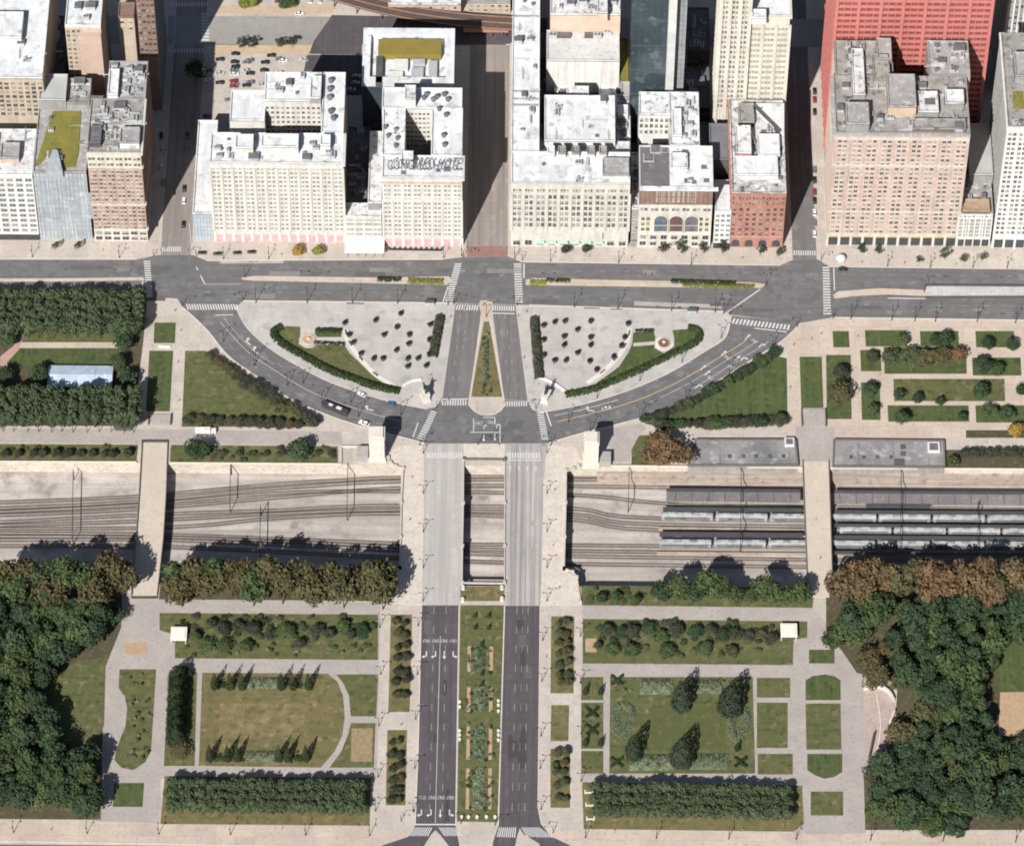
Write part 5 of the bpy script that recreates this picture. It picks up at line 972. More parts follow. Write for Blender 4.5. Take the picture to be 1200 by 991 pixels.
mass(r, 862.5, 880.5, 180, 148, h + 6, h, redb, stain_roof); mass(r, 861, 912, 206, 184, h + 3.2, h, whitew, white_roof); mass(r, 888, 914, 183.5, 158, h + 3.2, h, darkw, white_roof); mass(r, 866, 884, 144, 122, h + 3, h, darkw, dirty_roof)
mb = MB(); mb.prism([(p.x - o.x, p.y - o.y) for p in W([(886, 121), (919, 121), (919, 158), (912, 154), (886, 130)], h + 2)], h, h + 2); mb.obj('angled_penthouse', [white_roof], r); mb = MB(); mb.bar(*[(p.x - o.x, p.y - o.y) for p in W([(882, 126), (914, 158)], h)], 1.2, h, h + 3.2); mb.obj('roof_wall', darkw, r)
clutter(B, 26, (0, 1, 3))
# --- 17 cream twin tower
r = bld('cream_twin_tower', 'tall cream tower in two steps behind the red brick block', 838, 925, 178)
p = G(838, 178); Y = p.y; xa, xb, xc = G(833.5, 178).x, G(869.5, 178).x, G(914, 178).x; o = r.location
A = block(r, xa, xb, Y, Y + 24, 165, 0, cream, white_roof); h = 101; B = block(r, xb + .02, xc, Y + 1.2, Y + 26, h, 0, cream, white_roof)
piers(A, 'front', [A['X0'] + k * (A['X1'] - A['X0']) / 6 for k in (.25, 2, 3.9, 5.75)], 0, 160, 2.0, .9, cream); piers(A, 'front', [A['X0'] + k * (A['X1'] - A['X0']) / 6 for k in (1.1, 3, 4.8)], 0, 160, .45, .5, cream)
windows(A, 'front', [A['X0'] + k * (A['X1'] - A['X0']) / 6 for k in (.75, 1.5, 2.6, 3.4, 4.4, 5.2)], rows(34, 118, 23), 1.35, 2.2, cream, mat('brown_window_glass', (.10, .085, .075), (.07, .06, .055), .4, rough=.2), cap=70)
bx = lin(B['X0'], B['X1'], 3, .45); windows(B, 'front', groups_of(bx, 3, 1.65), rows(30, h - 7, 16)[::-1], 1.15, 2., cream, glass_l, blind=.4); piers(B, 'front', [bx[0] - 3.4, (bx[0] + bx[1]) / 2, (bx[1] + bx[2]) / 2, bx[2] + 3.4], 0, h - 6, 1.4, .6, cream); belt(B, h - 5.4, .8, .7, cream); belt(B, h - .6, 1.4, 1.1, cream, 'cornice', 'fr')
windows(A, 'left', lin(A['Y0'], A['Y1'], 7), rows(34, 130, 22), 1.3, 2.1, cream); mass(r, 881, 898, 22, 12, h + 4, h, whitew, white_roof)
# --- 18 red steel tower
r = bld('red_steel_tower', 'bright red steel framed tower behind the pink brick tower', 966, 1165, 172)
p = G(966, 172); Y = p.y; xa, xb = G(966.5, 172).x, G(1142, 172).x; H = 170; B = block(r, xa, xb, Y, Y + 60, H, 0, mat('red_tower_glass', (.25, .075, .068), (.14, .05, .05), .35, rough=.2, spec=.6), dark_roof); o = r.location
n = 22
for i in range(n):
    x = B['X0'] + (B['X1'] - B['X0']) * i / (n - 1); big = i % 3 == 0; piers(B, 'front', [x], 0, H, 1.7 if big else .4, 1.0 if big else .55, redsteel, 'steel_column')
for k in range(39): z = 4.2 * (k + 1); mb = MB(); mb.box(B['X0'] - o.x, B['X1'] - o.x, B['Y0'] - .5 - o.y, B['Y0'] - o.y, z, z + 1.7); mb.obj('steel_spandrel', redsteel, r)
for y in lin(B['Y0'], B['Y1'], 10, .05): piers(B, 'left', [y], 0, H, .9, .6, redsteel, 'steel_column')
mb = MB()
for k in range(39): z = 4.2 * (k + 1); mb.box(B['X0'] - .45 - o.x, B['X0'] - o.x, B['Y0'] - o.y, B['Y1'] - o.y, z, z + 1.3)
mb.obj('steel_spandrel', redsteel, r)
# --- 19 pink tower
r = bld('pink_brick_tower', 'big pink brick tower with a notched grey roof at the right', 968, 1137, 287)
h = height(1050, 287, 157); B = mass(r, 979.5, 1137, 157, 90.3, h, 0, pinkb, dirty_roof); a1 = mass(r, 979.5, 1047, 90, 49, h, 0, pinkb, dirty_roof); a2 = mass(r, 1089, 1137, 90, 49, h, 0, pinkb, grey_roof); o = r.location
xs = groups_of(lin(B['X0'], B['X1'], 9), 2, 2.6); windows(B, 'front', xs, rows(9, h - 4, 21)[::-1], 1.7, 2., mat('pale_window_frame', (.6, .52, .45)), glass, blind=.3); piers(B, 'front', lin(B['X0'], B['X1'], 10, .04), 9, h - 4, .7, .3, pinkb)
for z, e in ((8, .7), (h * .3, .5), (h * .72, .5), (h - 4, .7)): belt(B, z, .8, e, limestone, 'cornice', 'fl')
belt(B, h - .5, 1.5, 1.5, grey_roof, 'cornice', 'fl'); strip(B, .2, 6.4, .3, glass, 'shop_front'); piers(B, 'front', lin(B['X0'], B['X1'], 12, .06), 0, 8, 1.3, .7, limestone); strip(B, 6.4, 8, .55, mat('gold_frieze', (.5, .4, .2)), 'frieze')
for Q in (B, a1): windows(Q, 'left', lin(Q['Y0'], Q['Y1'], 12 if Q is B else 8), rows(9, h - 4, 21), 1.6, 2., pinkb)
mass(r, 992, 1019, 146, 121, h + 6, h, greyw, grey_roof); Q = mass(r, 1041, 1074, 126, 88, h + 7, h, mat('peach_wall', (.5, .38, .28)), grey_roof); mass(r, 1000, 1014, 112, 58, h + 3, h, greyw, stain_roof); mass(r, 1024, 1043, 94, 64, h + 4, h, greyw, dirty_roof); mass(r, 1028, 1045, 70, 46, h + 5, h, greyw, grey_roof)
mass(r, 1076, 1100, 132, 108, h + 3, h, greyw, stain_roof); mass(r, 1108, 1130, 122, 106, h + 4, h, greyw, stain_roof); mass(r, 1070, 1132, 152, 140, h + 2, h, brownb, dirty_roof); clutter(B, 40); clutter(a1, 16); clutter(a2, 14)
# --- 20, 21, 22
r = bld('low_white_link', 'low white fronted link block between pink tower and white corner tower', 1122, 1165, 288)
h = height(1143, 288, 250); B = mass(r, 1124, 1164, 250, 206, h, 0, whitew, grey_roof); windows(B, 'front', lin(B['X0'], B['X1'], 6), rows(7, h - 4, 5), 2, 2.4, whitew, glass_l, blind=.7); windows(B, 'front', lin(B['X0'], B['X1'], 8), (h - 2.2,), 1.2, 1.2, whitew); strip(B, .2, 5, .2, glass, 'shop_front'); piers(B, 'front', lin(B['X0'], B['X1'], 5, .05), 0, h - 3, .6, .35, whitew); Q = mass(r, 1136, 1164, 205.6, 146, h + 6, 0, greyw, mat('pale_grey_roof', (.4, .4, .4))); clutter(B, 8); q = mass(r, 1128, 1160, 248, 234, h + 2, h, brownb, mat('rusty_roof', (.4, .3, .2), (.3, .22, .15), .4))
r = bld('white_corner_tower', 'tall white fronted tower at the right picture edge', 1165, 1240, 290)
h = height(1190, 290, 150); B = mass(r, 1181, 1260, 150, 40, h, 0, whitew, dirty_roof); windows(B, 'front', groups_of(lin(B['X0'], B['X1'], 6), 2, 2.3), rows(10, h - 3, 22)[::-1], 1.5, 2.2, whitew, glass); piers(B, 'front', lin(B['X0'], B['X1'], 7, .03), 0, h, 1.1, .5, whitew); strip(B, .2, 6, .2, glass, 'shop_front'); belt(B, 7, .8, .6, whitew, 'cornice'); belt(B, h - .5, 1.3, .8, whitew, 'cornice', 'fl'); windows(B, 'left', lin(B['Y0'], B['Y1'], 16), rows(10, h - 3, 22), 1.3, 2.1, greyw); clutter(B, 16)
mass(r, 1190, 1215, 90, 62, h + 5, h, greyw, grey_roof); q = wrect(1188, 1200, 128, 108, h); mb = MB(); o = r.location; mb.box(q[0] - o.x, q[1] - o.x, q[2] - o.y, q[3] - o.y, h, h + .5); mb.obj('planted_roof', sedum, r)
r = bld('striped_far_tower', 'dark and white striped tower in the top right corner', 1175, 1240, 150); B = mass(r, 1184, 1260, -30, -90, 90, 0, greyw, grey_roof); piers(B, 'front', lin(B['X0'], B['X1'], 12), 0, 90, .9, .4, whitew); windows(B, 'front', lin(B['X0'], B['X1'], 11, 1.), rows(40, 88, 12), 1.4, 2.2, greyw); piers(B, 'left', lin(B['Y0'], B['Y1'], 12), 0, 90, .9, .4, whitew)
# low roofs seen past the top edge
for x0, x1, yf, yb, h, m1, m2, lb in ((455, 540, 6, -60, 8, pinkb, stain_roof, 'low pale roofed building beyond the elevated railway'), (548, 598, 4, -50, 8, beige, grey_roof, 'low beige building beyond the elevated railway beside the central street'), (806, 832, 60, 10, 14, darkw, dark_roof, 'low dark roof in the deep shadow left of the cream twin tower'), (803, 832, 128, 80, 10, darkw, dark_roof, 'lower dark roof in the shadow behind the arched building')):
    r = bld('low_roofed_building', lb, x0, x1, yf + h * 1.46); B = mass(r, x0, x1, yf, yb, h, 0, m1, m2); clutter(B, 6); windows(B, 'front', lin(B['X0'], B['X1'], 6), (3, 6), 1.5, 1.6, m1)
# ================================================================== BRIDGES
stone = mat('bridge_stone', (.56, .50, .43), (.48, .425, .37), .2, (.40, .35, .3), .6)
parap = mat('balustrade_stone', (.50, .44, .38), (.42, .37, .32), .4)
r = thing('road_bridge', 'wide twin road bridge carrying both boulevard carriageways over the tracks', 'bridge')
def deckpart(px, m, z0=-1.3, z1=.03, name='deck'):
    mb = MB(); mb.prism(XY(px), z0, z1); return mb.obj(name, m, r)
deckpart([(497, 519.6), (543.5, 519.6), (543.2, 540), (541.5, 684), (538, 708.8), (494.5, 708.8), (495, 690), (497, 600)], deck)
deckpart([(592, 519.8), (641, 519.8), (637, 560), (635, 640), (633, 709.2), (591.8, 709.2), (591.5, 684), (591.8, 540)], deck_r)
deckpart([(470, 550), (497, 550), (497, 600), (495, 690), (494.5, 709), (450, 706), (447.5, 688), (468.5, 666)], stone, -1.3, .16, 'footway')
deckpart([(455, 537), (463, 523), (497, 520), (497, 549.8), (472.5, 549.8), (463, 546)], stone, -1.3, .165, 'footway')
deckpart([(637, 560), (663.5, 552), (661, 667), (676, 677), (681, 709), (633.2, 709.4), (635.2, 640)], stone, -1.3, .16, 'footway')
deckpart([(641.2, 520), (676, 524), (682, 541.5), (663.5, 551.8), (637.2, 559.6)], stone, -1.3, .165, 'footway')
deckpart([(543.7, 519.8), (591.8, 520), (591.6, 538.5), (543.4, 538.2)], stone, -1.3, .16, 'footway')
def parapet(pts, h=1.15, wd=.7, name='balustrade', m=parap, par=r, z0=0):
    mb = MB(); q = XY(pts)
    for a, b in zip(q, q[1:]): mb.bar(a, b, wd, z0, h)
    for p in q:
        mb.box(p[0] - .7, p[0] + .7, p[1] - .7, p[1] + .7, z0, h + .35)
    return mb.obj(name, m, par)
parapet([(455, 537), (458, 543), (464, 547), (472.5, 550), (470.3, 590), (469.5, 630), (468.5, 666)]); parapet([(468.5, 666), (460, 671), (452, 680), (447.5, 688)])
parapet([(682, 541.5), (678, 547), (672, 550), (663.5, 552.5), (663, 590), (662, 630), (661, 667)]); parapet([(661, 667), (671, 671), (676, 677), (680, 706)])
parapet([(543.4, 539), (543, 590), (542, 640), (541.5, 683)], .95, .5); parapet([(591.6, 539), (591.6, 590), (591.5, 640), (591.2, 683)], .95, .5); parapet([(543.4, 538.6), (591.6, 539)], 1.1, .6, 'balustrade', mat('dark_balustrade', (.16, .14, .12))); parapet([(541.5, 683.6), (591.2, 684.2)], 1.1, .5)
for y in (562, 600, 640, 672):
    for x0, x1 in ((478, 540), (594, 658)):
        a, b = G(x0, y), G(x1, y); mb = MB(); mb.box(a.x, b.x, a.y - .6, a.y + .6, TZ, -1.31); mb.obj('pier_wall', wallm, r)
def footbridge(dk, label, m):
    t = thing('footbridge', label, 'footbridge'); n = len(dk) // 2
    mb = MB(); mb.prism(XY(dk), -1.0, .12); mb.obj('deck', m, t)
    L_, Rr = dk[:n], dk[n:][::-1]
    for side in (L_, Rr):
        mb = MB(); q = XY(side)
        for a, b in zip(q, q[1:]): mb.bar(a, b, .35, .12, 1.25)
        mb.obj('railing', mat('bridge_railing', (.22, .19, .165), (.16, .14, .12), .5), t)
    for y in (575, 620, 655):
        if y > max(p[1] for p in dk): continue
        xm = lambda s: float(np.interp(y, [p[1] for p in s], [p[0] for p in s])); a, b = G(xm(L_) + 2, y), G(xm(Rr) - 2, y); mb = MB(); mb.box(a.x, b.x, a.y - .5, a.y + .5, TZ, -1.01); mb.obj('pier_wall', wallm, t)
    return t
fbm = mat('footbridge_deck', (.50, .43, .355), (.46, .395, .325), .1, (.42, .36, .30), .4, fine=.06)
footbridge([(166.5, 519), (163, 580), (159.5, 630), (154, 699), (184, 699), (191.5, 630), (194.5, 580), (196.5, 519)], 'pale footbridge at the left crossing the tracks toward the lower gardens', fbm)
footbridge([(940.5, 541), (942.5, 600), (945.5, 672), (949, 700), (972, 700), (975, 672), (973, 600), (971, 541)], 'pale footbridge at the right crossing over the trains', fbm)
for px, lb in (([(166, 517.5), (197, 517.5)], 'dark rail'),): 
    mb = MB(); q = XY(px); mb.bar(q[0], q[1], .5, 0, 1.1); tag(mb.obj('barrier_rail', mat('dark_rail', (.07, .065, .06))), 'dark barrier rail across the top end of the left footbridge', 'barrier')
mb = MB(); a, b = XY([(154, 700.5), (184.5, 700.5)]); mb.bar(a, b, .6, 0, .9); tag(mb.obj('barrier_rail', mat('dark_rail', (.07, .065, .06))), 'dark barrier rail across the bottom end of the left footbridge', 'barrier')
# ================================================================== RAILWAY
rail_m = mat('rail_steel', (.09, .07, .06), (.06, .05, .045), .5, rough=.5); slp = mat('sleeper', (.24, .20, .175), (.19, .16, .14), .5)
tracks = [([(-60, 598), (0, 596), (160, 588), (320, 573), (470, 564), (670, 562), (1260, 566)], 'uppermost track, climbing toward the big bridge'), ([(-60, 605), (0, 604), (160, 597), (330, 583), (470, 572), (670, 570), (1260, 579)], 'second track from the top wall'),
          ([(-60, 612), (0, 612), (160, 604), (330, 598), (400, 594), (470, 593), (670, 596), (775, 608), (1260, 612)], 'track under the upper silver train'), ([(-60, 620), (0, 620), (200, 618), (330, 607), (470, 602), (670, 609), (780, 622), (1260, 627)], 'track between the two silver trains'),
          ([(-60, 625), (0, 625), (200, 627), (470, 637), (670, 639), (775, 640), (1260, 643)], 'track under the lower silver train'), ([(-60, 633), (0, 633), (200, 633), (470, 645), (670, 652), (1260, 660)], 'lowest track beside the tree shadows'),
          ([(-60, 590), (0, 589), (160, 582), (320, 568), (400, 563), (470, 560), (670, 558.5), (1260, 561)], 'faint siding nearest the trench wall'), ([(-60, 616), (0, 616), (160, 611), (330, 602), (470, 598), (670, 603), (775, 615), (1260, 619.5)], 'siding just above the middle train'),
          ([(-60, 629), (0, 629), (200, 630), (330, 634), (470, 641), (670, 646), (1260, 651.5)], 'siding just below the lower silver train'), ([(-60, 640), (0, 640), (200, 641), (470, 654), (670, 661), (1260, 668)], 'siding in the tree shadows along the lower trench wall'),
          ([(-60, 601), (0, 600), (160, 592), (330, 578), (470, 576), (670, 580), (775, 590), (940, 600), (1260, 604)], 'siding joining below the second track')]
RT = []
for px, lb in tracks:
    t = thing('railway_track', 'dark rails of the ' + lb, 'railway track'); c = [Vector((p.x, p.y)) for p in W(smooth(px, 5), TZ)]; RT.append(c)
    nrm = []
    for i in range(len(c)):
        d = (c[min(i + 1, len(c) - 1)] - c[max(i - 1, 0)]).normalized(); nrm.append(Vector((-d.y, d.x)))
    for s in (-.78, .78):
        mb = MB()
        for i in range(len(c) - 1): mb.bar(c[i] + nrm[i] * s, c[i + 1] + nrm[i + 1] * s, .24, TZ + .2, TZ + .40)
        mb.obj('rail', rail_m, t)
    mb = MB()
    for a, b in zip(c, c[1:]):
        n = max(1, int((b - a).length / .75)); d = (b - a).normalized(); nn = Vector((-d.y, d.x))
        for i in range(n): p = a.lerp(b, (i + .5) / n); mb.bar(p - nn * 1.3, p + nn * 1.3, .22, TZ + .02, TZ + .2)
    o = mb.obj('sleepers', slp, t); o['kind'] = 'stuff'
# stained strips of ballast under the rails
for i, c in enumerate(RT):
    mb = MB(); 
    for a, b in zip(c, c[1:]):
        d = (b - a).normalized(); n = Vector((-d.y, d.x)) * 1.7; mb.face([(*(a - n), TZ + .015 + .001 * i), (*(b - n), TZ + .015 + .001 * i), (*(b + n), TZ + .015 + .001 * i), (*(a + n), TZ + .015 + .001 * i)])
    struct(mb.obj('track_bed', mat('oily_ballast', (.41, .36, .32), (.31, .27, .24), .05, (.46, .41, .37), .18, streak=((.02, .9, 1), (.25, .215, .19)), fine=.28)))
silver = mat('train_silver', (.46, .46, .455), (.30, .30, .30), .1, (.13, .13, .13), .3, rough=.45, metal=.1, streak=((.02, 1.2, 1), (.24, .24, .24))); trdark = mat('train_underframe', (.05, .05, .055)); platm = mat('platform_surface', (.44, .365, .30), (.33, .27, .225), .07, (.20, .165, .14), .25, streak=((.02, .7, 1), (.26, .215, .185)), fine=.2)
def car_kit():
    L_ = 25.; body = MB(); sec = [(-1.5, 1.1), (1.5, 1.1), (1.55, 3.4), (1.25, 4.3), (.6, 4.6), (-.6, 4.6), (-1.25, 4.3), (-1.55, 3.4)]; n = len(sec)
    body.v = [(-L_ / 2, y, z) for y, z in sec] + [(L_ / 2, y, z) for y, z in sec]; body.f = [(i, n + i, n + (i + 1) % n, (i + 1) % n) for i in range(n)] + [tuple(range(n)), tuple(reversed(range(n, 2 * n)))]; body.m = [0] * len(body.f)
    body.f = [tuple(reversed(f)) for f in body.f]
    win = MB()
    for z in (1.75, 3.0): win.box(-L_ / 2 + 1.5, L_ / 2 - 1.5, -1.585, -1.52, z, z + .6)
    bog = MB(); bog.box(-L_ / 2 + 1.5, -L_ / 2 + 6, -1.2, 1.2, .38, 1.1); bog.box(L_ / 2 - 6, L_ / 2 - 1.5, -1.2, 1.2, .38, 1.1)
    uni = MB(); [uni.box(x, x + 3.4, -.7, .7, 4.55, 4.85) for x in (-9, -1.5, 6)]
    return [(a, b.data(a, m)) for a, b, m in (('body', body, silver), ('window_band', win, glass), ('bogies', bog, trdark), ('roof_unit', uni, steel))]
CAR = car_kit()
def train_cars(c, x0, x1, lb, grp):
    cx = [p.x for p in c]; cy = [p.y for p in c]; a = G(x0, 620, TZ).x; b = G(x1, 630, TZ).x; k = 0; x = a + 13
    while x < b:
        y = float(np.interp(x, cx, cy)); d = float(np.interp(x + 5, cx, cy)) - float(np.interp(x - 5, cx, cy))
        t = thing('train_car', f'silver double deck rail car of the {lb} train', 'train car', (x, y, TZ), math.atan2(d, 10), grp)
        for nm, me in CAR: link(nm, me, t)
        x += 26.4; k += 1
train_cars(RT[2], 774, 1250, 'upper silver', 'cars of the upper train'); train_cars(RT[4], 771, 1250, 'lower silver', 'cars of the lower train'); train_cars(RT[3], 982, 1250, 'middle, mostly shaded', 'cars of the middle train')
def platform(px, z, label, th=1.1):
    mb = MB(); mb.prism(XY(px, z), TZ, z); return tag(mb.obj('station_platform', platm), label, 'platform')
platform([(700, 548.5), (1300, 552), (1300, 565), (700, 561)], TZ + 4.2, 'long tan upper platform ledge along the trench wall, right side')
platform([(782, 590), (1300, 597), (1300, 601.5), (780, 595)], TZ + 1.2, 'tan platform between the dark canopy and the upper silver train'); platform([(772, 617), (975, 619.5), (975, 622.5), (772, 620)], TZ + 1.2, 'narrow tan platform between the two silver trains'); platform([(770, 646), (1300, 650), (1300, 652.5), (770, 649)], TZ + 1.2, 'narrow platform below the lower silver train')
def canopy(x0, x1, y0, y1, label, m):
    z = TZ + 4.6; q = XY([(x0, y0), (x1, y0 + (x1 - x0) * .008), (x1, y1 + (x1 - x0) * .008), (x0, y1)], z); t = thing('platform_canopy', label, 'platform canopy', (q[0][0], q[0][1], TZ)); ox, oy = q[0]
    mb = MB(); mb.prism([(a - ox, b - oy) for a, b in q], 4.3, 4.6); mb.obj('canopy_roof', m, t)
    mb = MB(); mb.bar((q[3][0] - ox, q[3][1] - oy - 1.2), (q[2][0] - ox, q[2][1] - oy - 1.2), 1.6, 4.61, 5.3); mb.obj('roof_monitor', mat('dark_ridge', (.07, .07, .075)), t)
    L_ = q[1][0] - q[0][0]
    for i in range(int(L_ / 12)): mb = MB(); mb.lathe(6 + i * 12, 3.0 + (q[1][1] - q[0][1]) * (6 + i * 12) / L_, [(.18, 0), (.18, 4.3)], 6); mb.obj('canopy_post', black, t)
canopy(781, 938, 587, 572, 'dark grey canopy roof over the platform left of the right footbridge', mat('canopy_roof', (.19, .17, .165), (.14, .13, .125), .1, (.25, .22, .21), .4, grid=(8, 30, (.6, .6, .6), .3)))
canopy(978, 1260, 590, 574, 'dark grey canopy roof over the platform right of the right footbridge', mat('canopy_roof_brown', (.22, .19, .185), (.17, .15, .145), .1, (.29, .25, .24), .4, grid=(8, 30, (.6, .6, .6), .3)))
bc = mat('shadow_canopy', (.045, .043, .045), (.07, .065, .065), .2, (.11, .10, .10), .4)  # black canopies added to stand in for the shadow strips along the trains
for x0, x1, y0, y1, lb in ((777, 940, 598.5, 594, 'added black shadow canopy behind the upper silver train, left of the right footbridge'), (773, 941, 628.5, 623, 'added black shadow canopy behind the lower silver train, left of the right footbridge'), (978, 1260, 601.5, 597.5, 'added black shadow canopy behind the upper silver train, right of the right footbridge'), (978, 1260, 617, 613.5, 'added black shadow canopy behind the middle train'), (978, 1260, 631, 627, 'added black shadow canopy behind the lower silver train, right of the right footbridge'), (978, 1260, 649, 645.5, 'added black canopy below the lower train in the tree shadow')): canopy(x0, x1, y0, y1, lb, bc)
canopy(1015, 1090, 594.5, 590.5, 'short black canopy strip in front of the right hand canopy', darkw)
def gantry(x, y0, y1, label):
    a, b = G(x + (y0 - 600) * 0, y0, TZ), G(x - 1, y1, TZ); t = thing('catenary_gantry', label, 'catenary gantry', (a.x, a.y, TZ))
    for p in (a, b):
        mb = MB(); mb.tube((p.x - a.x, p.y - a.y, 0), (p.x - a.x, p.y - a.y, 8.2), .22, .16); mb.obj('mast', black, t)
    mb = MB(); d = b - a; mb.tube((0, 0, 7.4), (d.x, d.y, 7.4), .14); mb.tube((0, 0, 8.), (d.x, d.y, 8.), .14)
    n = 8
    for i in range(n): p, q = d * (i / n), d * ((i + .5) / n); mb.tube((p.x, p.y, 7.4), (q.x, q.y, 8.), .08, None, 4); mb.tube((q.x, q.y, 8.), (q.x + d.x / n / 2, q.y + d.y / n / 2, 7.4), .08, None, 4)
    mb.obj('cross_girder', black, t)
for x, y0, y1, lb in ((87, 562, 638, 'black overhead wire gantry at the far left of the tracks'), (271, 556, 600, 'black overhead wire gantry right of the left footbridge'), (306, 604, 652, 'leaning looking black gantry in the tree shadows'), (408, 554, 610, 'black overhead wire gantry nearest the big bridge, left side'), (737, 556, 600, 'black gantry between the big bridge and the silver trains'), (868, 556, 648, 'black gantry over the silver trains left of the right footbridge'), (1055, 556, 650, 'black gantry over the trains right of the right footbridge'), (1145, 600, 655, 'black gantry over the shaded tracks near the right edge')): gantry(x, y0, y1, lb)
# elevated railway at the top
zt = 6.0; er_px = smooth([(330, -22), (385, -9), (430, 4), (480, 15), (540, 23.5), (600, 28), (640, 30)], 5); c = [Vector((p.x, p.y)) for p in W(er_px, zt)]
t = thing('elevated_railway', 'rust brown elevated railway curving across the top of the picture', 'elevated railway'); el_m = mat('elevated_deck', (.12, .085, .07), (.09, .066, .056), .2, (.17, .12, .095), .4)
mb = MB()
nn = [Vector((-(c[min(i + 1, len(c) - 1)] - c[max(i - 1, 0)]).normalized().y, (c[min(i + 1, len(c) - 1)] - c[max(i - 1, 0)]).normalized().x)) for i in range(len(c))]
for i in range(len(c) - 1): mb.prism([tuple(c[i] - nn[i] * 4.4), tuple(c[i + 1] - nn[i + 1] * 4.4), tuple(c[i + 1] + nn[i + 1] * 4.4), tuple(c[i] + nn[i] * 4.4)], zt - .9, zt)
mb.obj('deck', el_m, t)
for s in (-3.1, -1.5, 1.5, 3.1):
    mb = MB()
    for i in range(len(c) - 1): mb.bar(c[i] + nn[i] * s, c[i + 1] + nn[i + 1] * s, .22, zt + .01, zt + .25)
    mb.obj('rail', rail_m, t)
for s in (-4.3, 0, 4.3):
    mb = MB()
    for i in range(len(c) - 1): mb.bar(c[i] + nn[i] * s, c[i + 1] + nn[i + 1] * s, .5, zt + .01, zt + .5)
    mb.obj('guard_rail', mat('rusty_girder', (.30, .17, .12), (.23, .14, .1), .4), t)
for i in range(0, len(c), 3):
    for s in (-3.6, 3.6): mb = MB(); p = c[i] + nn[i] * s; mb.lathe(p.x, p.y, [(.35, 0), (.35, zt - .9)], 8); mb.obj('steel_post', mat('rusty_post', (.16, .11, .09)), t)
t = thing('station_house', 'small red roofed station house under the elevated railway across the central street', 'station house', tuple(G(570, 42))); q = wrect(543, 596, 37, 32, 5); mb = MB(); mb.box(q[0] - t.location.x, q[1] - t.location.x, q[2] - t.location.y, q[3] - t.location.y, 4.2, 5.2); mb.obj('roof', mat('salmon_roof', (.42, .19, .15), (.34, .16, .13), .3), t)
for k in range(4): mb = MB(); x = q[0] + 1 + (q[1] - q[0] - 2) * k / 3 - t.location.x; mb.lathe(x, q[2] + 1 - t.location.y, [(.25, 0), (.25, 4.2)], 8); mb.obj('post', black, t)
# ================================================================== STATION ROOFS, PYLONS, STATUES, MONUMENT
def station(px, label, units):
    t = thing('station_building', label, 'station building'); mb = MB(); mb.prism(XY(px, 1.6), TZ + 1, 1.6); mb.obj('wall', greyw, t)
    q = XY(px, 1.6); mb = MB(); mb.face([(x, y, 1.62) for x, y in (q if sum(p[0] * s[1] - s[0] * p[1] for p, s in zip(q, q[1:] + q[:1])) > 0 else q[::-1])]); mb.obj('roof', mat('station_roof', (.27, .26, .255), (.17, .165, .165), .07, (.38, .36, .35), .2, grid=(17, 40, (.7, .7, .7), .25), fine=.2), t)
    mb = MB()
    for a, b in zip(q, q[1:] + q[:1]): mb.bar(a, b, .7, 1.5, 2.5)
    mb.obj('parapet', mat('dark_parapet', (.17, .15, .14)), t)
    for x, y, s, k in units:
        p = G(x, y, 1.6); mb = MB(); mb.box(p.x - s, p.x + s, p.y - s, p.y + s, 1.62, 2.9 if k else 2.2); mb.obj('skylight' if not k else 'stair_head', darkw if not k else whitew, t)
        if k: mb = MB(); mb.box(p.x - s * .7, p.x + s * .7, p.y - s * .7, p.y + s * .7, 2.9, 3.0); mb.obj('roof_hatch', dark_roof, t)
station([(815, 516), (932, 516), (935, 546), (806, 546)], 'dark grey flat station roof between the brown tree and the right footbridge', [(x, 535, .8, 0) for x in (855, 871, 886, 902, 918)] + [(925, 519, 2.4, 1)]); station([(977, 516), (1106, 517), (1107, 548), (976, 547)], 'dark grey flat station roof right of the right footbridge', [(x, 536, .8, 0) for x in (997, 1012, 1028, 1044)] + [(1094, 525, 3., 1), (1058, 524, 1.2, 0), (1058, 532, 1.2, 0), (1054, 543, 2.4, 0)])
def pylon(x, yb, wd, label, side):
    p = G(x, yb); t = thing('stone_pylon', label, 'pylon', (p.x, p.y, 0)); H = 19.5; m = mat('pylon_stone', (.62, .565, .49), (.55, .50, .43), .2, (.48, .43, .37), .6)
    mb = MB(); mb.box(-wd / 2 - .6, wd / 2 + .6, -.6, 8, -1, 2.2); mb.obj('base', m, t)
    mb = MB(); mb.box(-wd / 2, wd / 2, 0, 7.4, 2.2, H - 2); mb.obj('shaft', m, t)
    mb = MB(); mb.box(-wd / 2 - .3, wd / 2 + .3, -.3, 7.7, H - 2, H - 1.2); mb.box(-wd / 2 + .6, wd / 2 - .6, .6, 6.8, H - 1.2, H); mb.obj('cap', m, t)
    for s in (-1, 1): mb = MB(); mb.box(s * wd / 4 - .15, s * wd / 4 + .15, -.12, 0, 3, H - 3); mb.obj('pilaster', m, t)
    mb = MB(); mb.box(side * (wd / 2 + .7) if side > 0 else -wd / 2 - 6.2, wd / 2 + 6.2 if side > 0 else -wd / 2 - .7, 0, 6.5, 0, 4.2); mb.obj('stair_house', mat('stair_house_roof', (.36, .33, .31), (.31, .285, .27), .3), t)
pylon(442, 541, 7.4, 'tall pale stone pylon at the left end of the junction', -1); pylon(692.5, 547, 7.0, 'tall pale stone pylon at the right end of the junction', 1)
sheet('paved_terrace', [(704, 504), (716, 502), (751, 496), (757, 502), (748, 512), (740, 527), (738, 541), (716, 541), (716, 523), (704, 523)], pav_gray, .07)
granite = mat('pale_granite', (.58, .54, .48), (.50, .465, .42), .4); bronze = mat('dark_bronze', (.055, .06, .05), (.04, .042, .036), .6, rough=.5, metal=.5)
